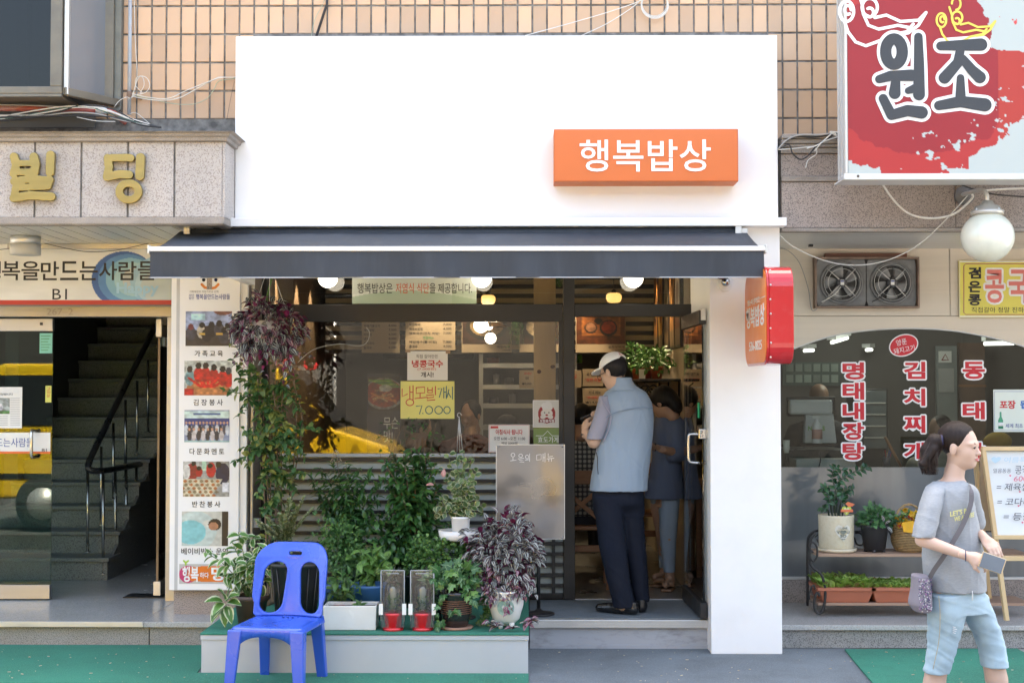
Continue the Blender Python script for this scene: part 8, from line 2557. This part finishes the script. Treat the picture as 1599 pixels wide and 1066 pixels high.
cloth("jeans",mat("pale_stretch_denim",(.24,.30,.37),.75,.06,6,.2,300),wo,[[rp(770,1030,1062,1.53,.09),rp(830,1030,1057,1.51,.065),rp(893,1036,1054,1.52,.048)],[rp(770,1014,1046,1.62,.09),rp(830,1024,1046,1.68,.065),rp(886,1029,1046,1.72,.048)]],vox=.008,amp=.004)
sd_m=mat("tan_sandal",(.24,.13,.07),.5)
for(a,b,Y)in((P(1047,913,1.53),P(1040,913,1.36),0),(P(1040,902,1.72),P(1021,902,1.60),0)):
 MB().bar((a.x,a.y,.205),(b.x,b.y,.205),.085,.022).bar((a.x*.4+b.x*.6-.045,(a.y*.4+b.y*.6),.245),(a.x*.4+b.x*.6+.045,a.y*.4+b.y*.6,.245),.05,.035).build("sandal",sd_m,wo,.01)
MB().tube([P(1023,698,1.23)+Vector((.0,.027*math.cos(a*.524),.027*math.sin(a*.524)))for a in range(12)],.006,6,closed=True).build("watch_strap",black_plastic,wo)
def sitter(label,px,py,Y,hairm,topm,k=1.0,yaw=0,chair=True,w=.2,lean=0):
 "back of a seated customer: head centre at px, py"
 c_=P(px,py,Y)
 t=thing("person",label,"person",(c_.x,Y,zfl),None)
 Mh=rmat(yaw,-18)
 hs,W=head(c_,Mh,k,.006)
 b=around([c_,c_-Vector((.2,.3,.55)),c_+Vector((.2,.2,0))],.014,.2)
 b.limb(c_+Vector((0,0,-.06)),c_+Vector((0,-.02,-.16)),.05,.06).rings([(c_.z-.17,c_.x,Y-.02,.1,.07),(c_.z-.25,c_.x,Y-.02,w*.85,.10),(c_.z-.65,c_.x,Y-.02,.15,.11)],.03)
 b.chain([c_+Vector((-w,0,-.26)),c_+Vector((-w-.04,.08,-.5)),c_+Vector((-.08,.28,-.5))],[.05,.04,.03],.02).chain([c_+Vector((w,0,-.26)),c_+Vector((w+.04,.08,-.5)),c_+Vector((.08,.28,-.5))],[.05,.04,.03],.02)
 b.chain([c_+Vector((-.1,0,-.7)),c_+Vector((-.12,.4,-.68)),c_+Vector((-.12,.42,-1.0))],[.08,.06,.045]).chain([c_+Vector((.1,0,-.7)),c_+Vector((.12,.4,-.68)),c_+Vector((.12,.42,-1.0))],[.08,.06,.045])
 b.build("body",skin_d,t,join=[hs])
 h_=Sdf(c_-Vector((.16,)*3),c_+Vector((.16,)*3),.006)
 h_.ell(W(0,-.018,.03),(.082*k,.097*k,.092*k),.02,Mh).half(W(0,.045,.02),Mh@Vector((0,1,-.3))).half(W(0,0,-.06),Mh@Vector((0,0,-1)))
 h_.build("hair",hairm,t)
 cloth("shirt",topm,t,[[(c_.z-.15,c_.x,Y-.02,.075,.06),(c_.z-.19,c_.x,Y-.02,w*.8,.10),(c_.z-.27,c_.x,Y-.02,w+.03,.13),(c_.z-.5,c_.x,Y-.02,w,.14),(c_.z-.72,c_.x,Y-.02,w*.95,.15)]],[(c_+Vector((s_*w,0,-.27)),c_+Vector((s_*(w+.05),.06,-.42)),.065,.06)for s_ in(-1,1)],vox=.012)
 cloth("trousers",mat("dark_seated_trousers",(.03,.03,.035),.8),t,[[(c_.z-.68,c_.x,Y,.17,.15),(c_.z-.80,c_.x,Y+.02,.18,.16)]],[(c_+Vector((s_*.1,0,-.72)),c_+Vector((s_*.12,.4,-.69)),.09,.07)for s_ in(-1,1)]+[(c_+Vector((s_*.12,.4,-.69)),c_+Vector((s_*.12,.42,-.98)),.07,.055)for s_ in(-1,1)],vox=.014)
 return t
chk_m=mat("checked_shirt_cloth",(.30,.30,.28),.8,.05)
nt_=chk_m.node_tree;bs_=nt_.nodes["Principled BSDF"]
tcw=nt_.nodes.new("ShaderNodeTexCoord");mxs=[]
for dr_ in('X','Z'):
 wv_=nt_.nodes.new("ShaderNodeTexWave");wv_.bands_direction=dr_;wv_.inputs["Scale"].default_value=9;nt_.links.new(tcw.outputs["Object"],wv_.inputs[0]);mxs.append(wv_)
mm_=nt_.nodes.new("ShaderNodeMath");mm_.operation='MULTIPLY';nt_.links.new(mxs[0].outputs[1],mm_.inputs[0]);nt_.links.new(mxs[1].outputs[1],mm_.inputs[1])
rm_=nt_.nodes.new("ShaderNodeValToRGB");rm_.color_ramp.elements[0].color=(.04,.04,.045,1);rm_.color_ramp.elements[1].color=(.36,.36,.33,1);rm_.color_ramp.elements[1].position=.45
nt_.links.new(mm_.outputs[0],rm_.inputs[0]);nt_.links.new(rm_.outputs[0],bs_.inputs["Base Color"])
sitter("person in a black and white checked shirt seated with back to the doorway",908,655,1.75,hair_b,chk_m)
sitter("person in dark clothes seated behind the yellow notice",735,648,2.6,hair_b,mat("dark_red_apron",(.10,.02,.02),.8),1,150)
sitter("person in a tan shirt seated low behind the breakfast notice",790,672,1.9,hair_b,mat("tan_brown_shirt",(.20,.13,.09),.8),1,60)
sitter("person in a grey top seated behind the noodle poster",655,668,2.2,hair_b,mat("dim_grey_top",(.12,.12,.13),.8),1,-70)
sitter("balding person in dark suit seated behind the white monitor in the right restaurant",1279,622,2.6,skin_d,mat("dark_suit_cloth",(.03,.03,.035),.8),.95,180)
sitter("person in cream top seated in the right restaurant behind the ponytail",1468,672,2.2,hair_b,mat("cream_top",(.42,.38,.30),.8),1,120)
def wchair(label,x,Y):
 t=thing("wooden_chair",label,"chair",(x,Y,zfl),"wooden restaurant chairs")
 for sx in(-.2,.2):
  box("leg",x+sx-.018,Y-.02,zfl,x+sx+.018,Y+.02,zfl+.88,wood_mid,t,.004);box("leg",x+sx-.018,Y+.38,zfl,x+sx+.018,Y+.42,zfl+.44,wood_mid,t,.004)
 box("seat",x-.22,Y-.01,zfl+.44,x+.22,Y+.43,zfl+.47,wood_mid,t,.008);box("top_rail",x-.181,Y-.018,zfl+.78,x+.181,Y+.015,zfl+.88,wood_mid,t,.006);box("lower_rail",x-.181,Y-.012,zfl+.28,x+.181,Y+.012,zfl+.33,wood_mid,t,.004)
 for s_ in(-1,1):MB().bar((x-s_*.18,Y+.002*s_,zfl+.48),(x+s_*.18,Y+.002*s_,zfl+.78),.035,.018,up=(0,1,0)).build("cross_brace",wood_mid,t,.003)
wchair("stained wooden chair with crossed back behind the man's legs",P(908,700,1.5).x,1.5)
wchair("stained wooden chair with crossed back half hidden behind the navy trousers",P(1008,700,2.6).x,2.6)
for lb,x0,x1,Y in(("wooden dining table inside the doorway",.15,.85,2.15),("wooden dining table behind the main shop window",-1.1,-.3,2.3)):
 t=thing("dining_table",lb,"table",((x0+x1)/2,Y,zfl))
 box("tabletop",x0,Y,zfl+.71,x1,Y+.6,zfl+.745,wood_mid,t,.006)
 for x in(x0+.04,x1-.08):
  for y in(Y+.04,Y+.52):box("leg",x,y,zfl,x+.04,y+.04,zfl+.709,wood_mid,t)
GYY=-2.2
wk=thing("person","person with ponytail, grey t-shirt and pale cropped jeans walking with a phone","person",(P(1500,1150,GYY).x,GYY,0))
hc_=P(1498,697,GYY);Mh=rmat(-127,-3)
hs,W=head(hc_,Mh,.93,.0026)
bd=around([P(1430,740,GYY-.3),P(1580,900,GYY+.2),P(1450,1150,GYY),P(1570,1150,GYY)],.008,.1)
bd.limb(W(0,-.005,-.07),P(1485,762,GYY+.01),.042,.052,.02).rings([rp(752,1462,1508,GYY,.06),rp(768,1460,1508,GYY,.07),rp(850,1462,1515,GYY,.08),rp(925,1468,1522,GYY,.08)],.03)
fa_=[P(1456,776,GYY-.05),P(1440,842,GYY-.13),P(1511,868,GYY-.26)]
bd.chain(fa_,[.032,.033,.0215],.02).chain([P(1516,775,GYY+.1),P(1526,835,GYY+.12),P(1538,840,GYY-.10)],[.04,.03,.022],.02)
lg=[[P(1475,925,GYY-.03),P(1470,1000,GYY+.0),P(1459,1066,GYY+.03),P(1450,1132,GYY+.06)],[P(1512,925,GYY+.06),P(1545,1000,GYY+.05),P(1556,1060,GYY+.05),P(1568,1132,GYY+.04)]]
for l_ in lg:bd.chain(l_,[.06,.052,.052,.033],.02)
h1_=hand(P(1511,868,GYY-.26),P(1545,878,GYY-.27),(.25,.75,-.6),.85,.42,1,.0026);h2_=hand(P(1538,840,GYY-.10),P(1556,862,GYY-.16),(.3,-.2,-.9),.85,.3,-1,.0026)
bd.build("body",skin_p,wk,join=[hs,h1_,h2_])
hh=Sdf(hc_-Vector((.17,)*3),hc_+Vector((.17,)*3),.0035)
hh.ell(W(0,-.018,.040),(.079*.95,.097*.95,.090*.95),.02,Mh).half(W(0,.052,.060),Mh@Vector((0,.9,-.36))).half(W(0,-.02,-.045),Mh@Vector((0,.25,-1)))
hh.build("hair",hair_br,wk,disp=lambda V:wavy(V,((180,60,40),(120,-160,60)),.0012))
pts_=[P(1472,688,GYY),P(1461,690,GYY+.01),P(1452,705,GYY+.02),P(1450,722,GYY+.02),P(1455,736,GYY+.01)]
ph_=around(pts_,.004,.08);ph_.chain(pts_,[.022,.042,.046,.036,.016],.02,(1,.9,1))
for i in range(9):ph_.chain([P(1455+rnd(-8,10),700,GYY+rnd(-.03,.04)),P(1450+rnd(-14,12),724,GYY+rnd(-.03,.04)),P(1452+rnd(-15,14),738+rnd(-3,4),GYY+rnd(-.03,.04))],[.018,.013,.004],.008)
ph_.build("ponytail",hair_br,wk,disp=lambda V:wavy(V,((140,90,30),(90,-120,80),(60,60,120)),.004))
hs_=MB()
random.seed(77)
for i in range(90):
 a0=rnd(-1.25,1.25)
 st_=Vector((math.sin(a0)*.074,.050+.022*math.cos(a0)-abs(a0)*.025,.10-abs(a0)*.085));en_=Vector((rnd(-.012,.012),-.108,.005+rnd(-.012,.012)))
 pp_=[]
 for j in range(9):
  q=st_.lerp(en_,j/8)-Vector((0,-.018,.040));m_=math.sqrt((q.x/.0765)**2+(q.y/.0935)**2+(q.z/.0870)**2)
  pp_.append(W(*(q/max(m_,.3)*1.005+Vector((0,-.018,.040)))))
 hs_.tube(pp_,.0011,4)
for i in range(70):
 o_=Vector((rnd(-.035,.035),rnd(-.04,.04),0));pp_=[P(1471,688,GYY)]
 for q_,w_ in((P(1461,690,GYY),.5),(P(1452,706,GYY),1),(P(1449,722,GYY),1.1),(P(1451,738,GYY),.9)):pp_.append(q_+o_*w_+Vector((rnd(-.01,.01),0,rnd(-.012,.012))))
 hs_.tube(catmull(pp_,3),.0012,4)
hs_.build('hair_strands',mat('brown_black_strands',(.030,.018,.014),.45,.4,30),wk,kind='stuff')
MB().tube([P(1470,688,GYY)+Vector((.004*math.cos(a*.524),.028*math.cos(a*.524),.028*math.sin(a*.524)))for a in range(12)],.006,6,closed=True).build("hair_tie",mat("navy_hair_tie",(.02,.02,.06),.6),wk)
dke=mat("dark_eye",(.02,.015,.012),.2)
for sg in(-1,1):
 MB().tube([W(sg*.018,.0905,.001),W(sg*.028,.0920,.0045),W(sg*.040,.0855,.001)],[.0016,.0034,.0016],6).build("eyelid_line",dke,wk)
 MB().ellipsoid(W(sg*.029,.0885,.0005),(.0052,)*3,10,8).build("iris",dke,wk)
 MB().tube([W(sg*.015,.0915,.0195),W(sg*.030,.0905,.024),W(sg*.044,.079,.020)],[.0022,.0026,.001],6).build("eyebrow",hair_br,wk)
lipm=mat("pink_lips",(.55,.13,.14),.4)
MB().tube([W(-.019,.0925,-.0575),W(-.008,.1005,-.0545),W(.008,.1005,-.0545),W(.019,.0925,-.0575)],[.001,.0036,.0036,.001],8).tube([W(-.017,.0925,-.059),W(0,.099,-.0645),W(.017,.0925,-.059)],[.001,.0042,.001],8).build("lips",lipm,wk)
MB().tube([W(-.013,.0985,-.0583),W(0,.1025,-.0585),W(.013,.0985,-.0583)],.0014,6).build("teeth",white_plastic,wk)
tee=mat("heather_grey_jersey",(.285,.31,.335),.85,.10,60,.2,240,stretch=(1,1,3))
cloth("t_shirt",tee,wk,[[rp(749,1466,1505,GYY,.062),rp(754,1456,1512,GYY,.08),rp(764,1447,1517,GYY,.10),rp(785,1443,1521,GYY,.115),rp(815,1443,1526,GYY,.12),rp(850,1441,1533,GYY,.125),rp(890,1442,1537,GYY,.13),rp(922,1448,1538,GYY,.135)]],[(P(1512,770,GYY+.07),P(1522,815,GYY+.12),.05,.055)],vox=.0055,k=.025,amp=.024,folds=((24,6,22),(-30,0,16),(44,10,-12)),seed=4,cuts=((P(1440,846,GYY-.12),(-.25,0,-1)),)if False else())
cloth("sleeve",tee,wk,[[rp(751,1457,1480,GYY-.015,.035),rp(758,1448,1477,GYY-.03,.055),rp(768,1442.5,1474,GYY-.05,.068),rp(790,1436,1470,GYY-.08,.07),rp(820,1428,1464,GYY-.11,.066),rp(839,1424,1459,GYY-.125,.062)]],vox=.0055,amp=.013,folds=((30,6,50),(-34,0,22)),seed=8)
nl=[W(0,0,0)]and[Vector((P(1485,757,GYY).x+.062*math.cos(a*.3142),GYY+.01+.063*math.sin(a*.3142),P(1485,755.5,GYY).z+.006-.020*math.cos(a*.3142+1.9)*.6))for a in range(20)]
MB().tube(nl,.0055,8,closed=True).build("neck_band",tee,wk)
yl=mat("pale_yellow_print",(.72,.68,.25),.6)
tz=lambda px,py,Y:P(px,py,Y)
for tx,x0,y0,x1,y1 in(("LET'S BE",1483,798,1513,806),("WE AR   TEE",1489,806.5,1522,813.5)):
 a_,b_=P(x0,y0,GYY-.118),P(x1,y1,GYY-.118)
 cxx,cyy=P(1485,800,GYY).x,GYY
 text_fit(tx,a_.x,b_.z,b_.x,a_.z,0,yl,wk,bold=.02,facing=lambda x,z,t:(x,cyy-.119*(max(0,1-(abs(x-cxx)/.128)**2.3))**(1/2.3)-.009-t*.001,z+(x-a_.x)*.22))
dn=mat("pale_washed_denim",(.34,.47,.55),.8,.16,7,.3,320,dirt=.35,dirtcol=(.50,.58,.60),dscale=5)
cloth("cropped_jeans",dn,wk,[[rp(905,1450,1535,GYY+.01,.115),rp(935,1448,1538,GYY+.01,.125),rp(955,1449,1540,GYY+.01,.12)],[rp(925,1448,1505,GYY-.02,.11),rp(960,1449,1506,GYY-.02,.10),rp(1000,1449,1496,GYY,.085),rp(1030,1446,1488,GYY+.01,.08),rp(1050,1442,1482,GYY+.02,.075)],[rp(925,1497,1540,GYY+.05,.10),rp(965,1508,1555,GYY+.05,.095),rp(1000,1524,1567,GYY+.05,.085),rp(1040,1533,1574,GYY+.05,.075)]],vox=.006,k=.02,amp=.020,folds=((20,6,46),(34,0,70),(-28,8,30)),seed=6)
MB().tube(catmull([P(1466,930,GYY-.135),P(1468,960,GYY-.127),P(1466,1000,GYY-.09),P(1457,1044,GYY-.068)],5),.0018,5).build("jeans_seam",mat("seam_thread",(.42,.36,.22),.8),wk)
MB().tube([P(1518,922,GYY-.128),P(1519,930,GYY-.13),P(1518,937,GYY-.128)],.0022,5).build("drawstring",white_plastic,wk)
for i in range(9):MB().tube([P(1488,963+i*3,GYY-.113+i*.001),P(1494-(i%3),964+i*3,GYY-.108+i*.001)],.0016,5).build("frayed_thread",ink_white,wk)
strap_m=mat("grey_webbing",(.12,.115,.125),.8,.1,30)
sp=[P(1512,752,GYY+.02),P(1516,762,GYY-.10),P(1516,785,GYY-.128),P(1505,815,GYY-.142),P(1490,842,GYY-.15),P(1472,870,GYY-.15),P(1455,895,GYY-.13),P(1443,925,GYY-.10)]
sp=catmull(sp,6)
V,F=[],[]
for i,p in enumerate(sp):
 d=(sp[min(i+1,len(sp)-1)]-sp[max(0,i-1)]).normalized();s_=Vector((-d.z,0,d.x))*.011
 V+=[p+s_+Vector((0,-.004,0)),p-s_+Vector((0,-.004,0)),p-s_,p+s_]
for i in range(len(sp)-1):
 for j in range(4):F.append((i*4+j,i*4+(j+1)%4,i*4+4+(j+1)%4,i*4+4+j))
bgx=thing("shoulder_bag","small shoulder bag with lilac and white dotted fabric on the walking woman's hip","bag",P(1438,950,GYY))
MB().add(V,F).build("strap",strap_m,bgx)
bc=P(1438,925,GYY-.07)
cloth("bag_body",mat("dotted_lilac_fabric",(.20,.185,.22),.8,.1),bgx,[[(bc.z+.085,bc.x-.003,bc.y,.036,.075),(bc.z+.02,bc.x,bc.y,.042,.085),(bc.z-.05,bc.x-.004,bc.y,.050,.09),(bc.z-.085,bc.x+.002,bc.y,.036,.08)]],vox=.005,amp=.003)
random.seed(9)
for col_ in((.5,.5,.52),(.26,.14,.28),(.05,.06,.14)):
 b=MB()
 for i in range(60):
  dx,dz=rnd(-.03,.03),rnd(-.075,.075);y=bc.y-.086*(max(0,1-(abs(dx)/.05)**2.3))**.43-.003
  b.lathe([(.0032,0),(.003,-.0015),(0,-.002)],(bc.x+dx,y,bc.z+dz),6,axis='Y')
 b.build("dot_pattern",mat("dot_%d_print"%int(col_[0]*100),col_,.6),bgx,kind="stuff")
t=thing("mobile_phone","gold edged phone held in front by the walking woman","phone",P(1552,880,GYY-.28))
ctr=P(1551,879,GYY-.29);ax=(P(1569,885,GYY-.29)-P(1534,873,GYY-.29)).normalized()
MB().bar(ctr-ax*.062,ctr+ax*.052,.008,.074,up=(-.28,-.0,1)).build("phone_case",mat("gold_phone_edge",(.62,.50,.34),.3,metal=.5),t,.003)
MB().bar(ctr-ax*.058+Vector((0,-.0046,0)),ctr+ax*.046+Vector((0,-.0046,0)),.001,.068,up=(-.28,0,1)).build("phone_screen",mat("blue_grey_screen",(.08,.13,.19),.1,coat=1),t)
MB().tube([P(1508,867,GYY-.255)+Vector((.008*math.cos(a*.524),.025*math.cos(a*.524),.025*math.sin(a*.524)))for a in range(12)],.0024,6,closed=True).build("bracelet",mat("navy_band",(.02,.03,.09),.6),wk)
for l_ in lg:shoe("shoe",(l_[-1].x-.03,l_[-1].y,0),(l_[-1].x+.17,l_[-1].y-.06,0),white_plastic,wk)
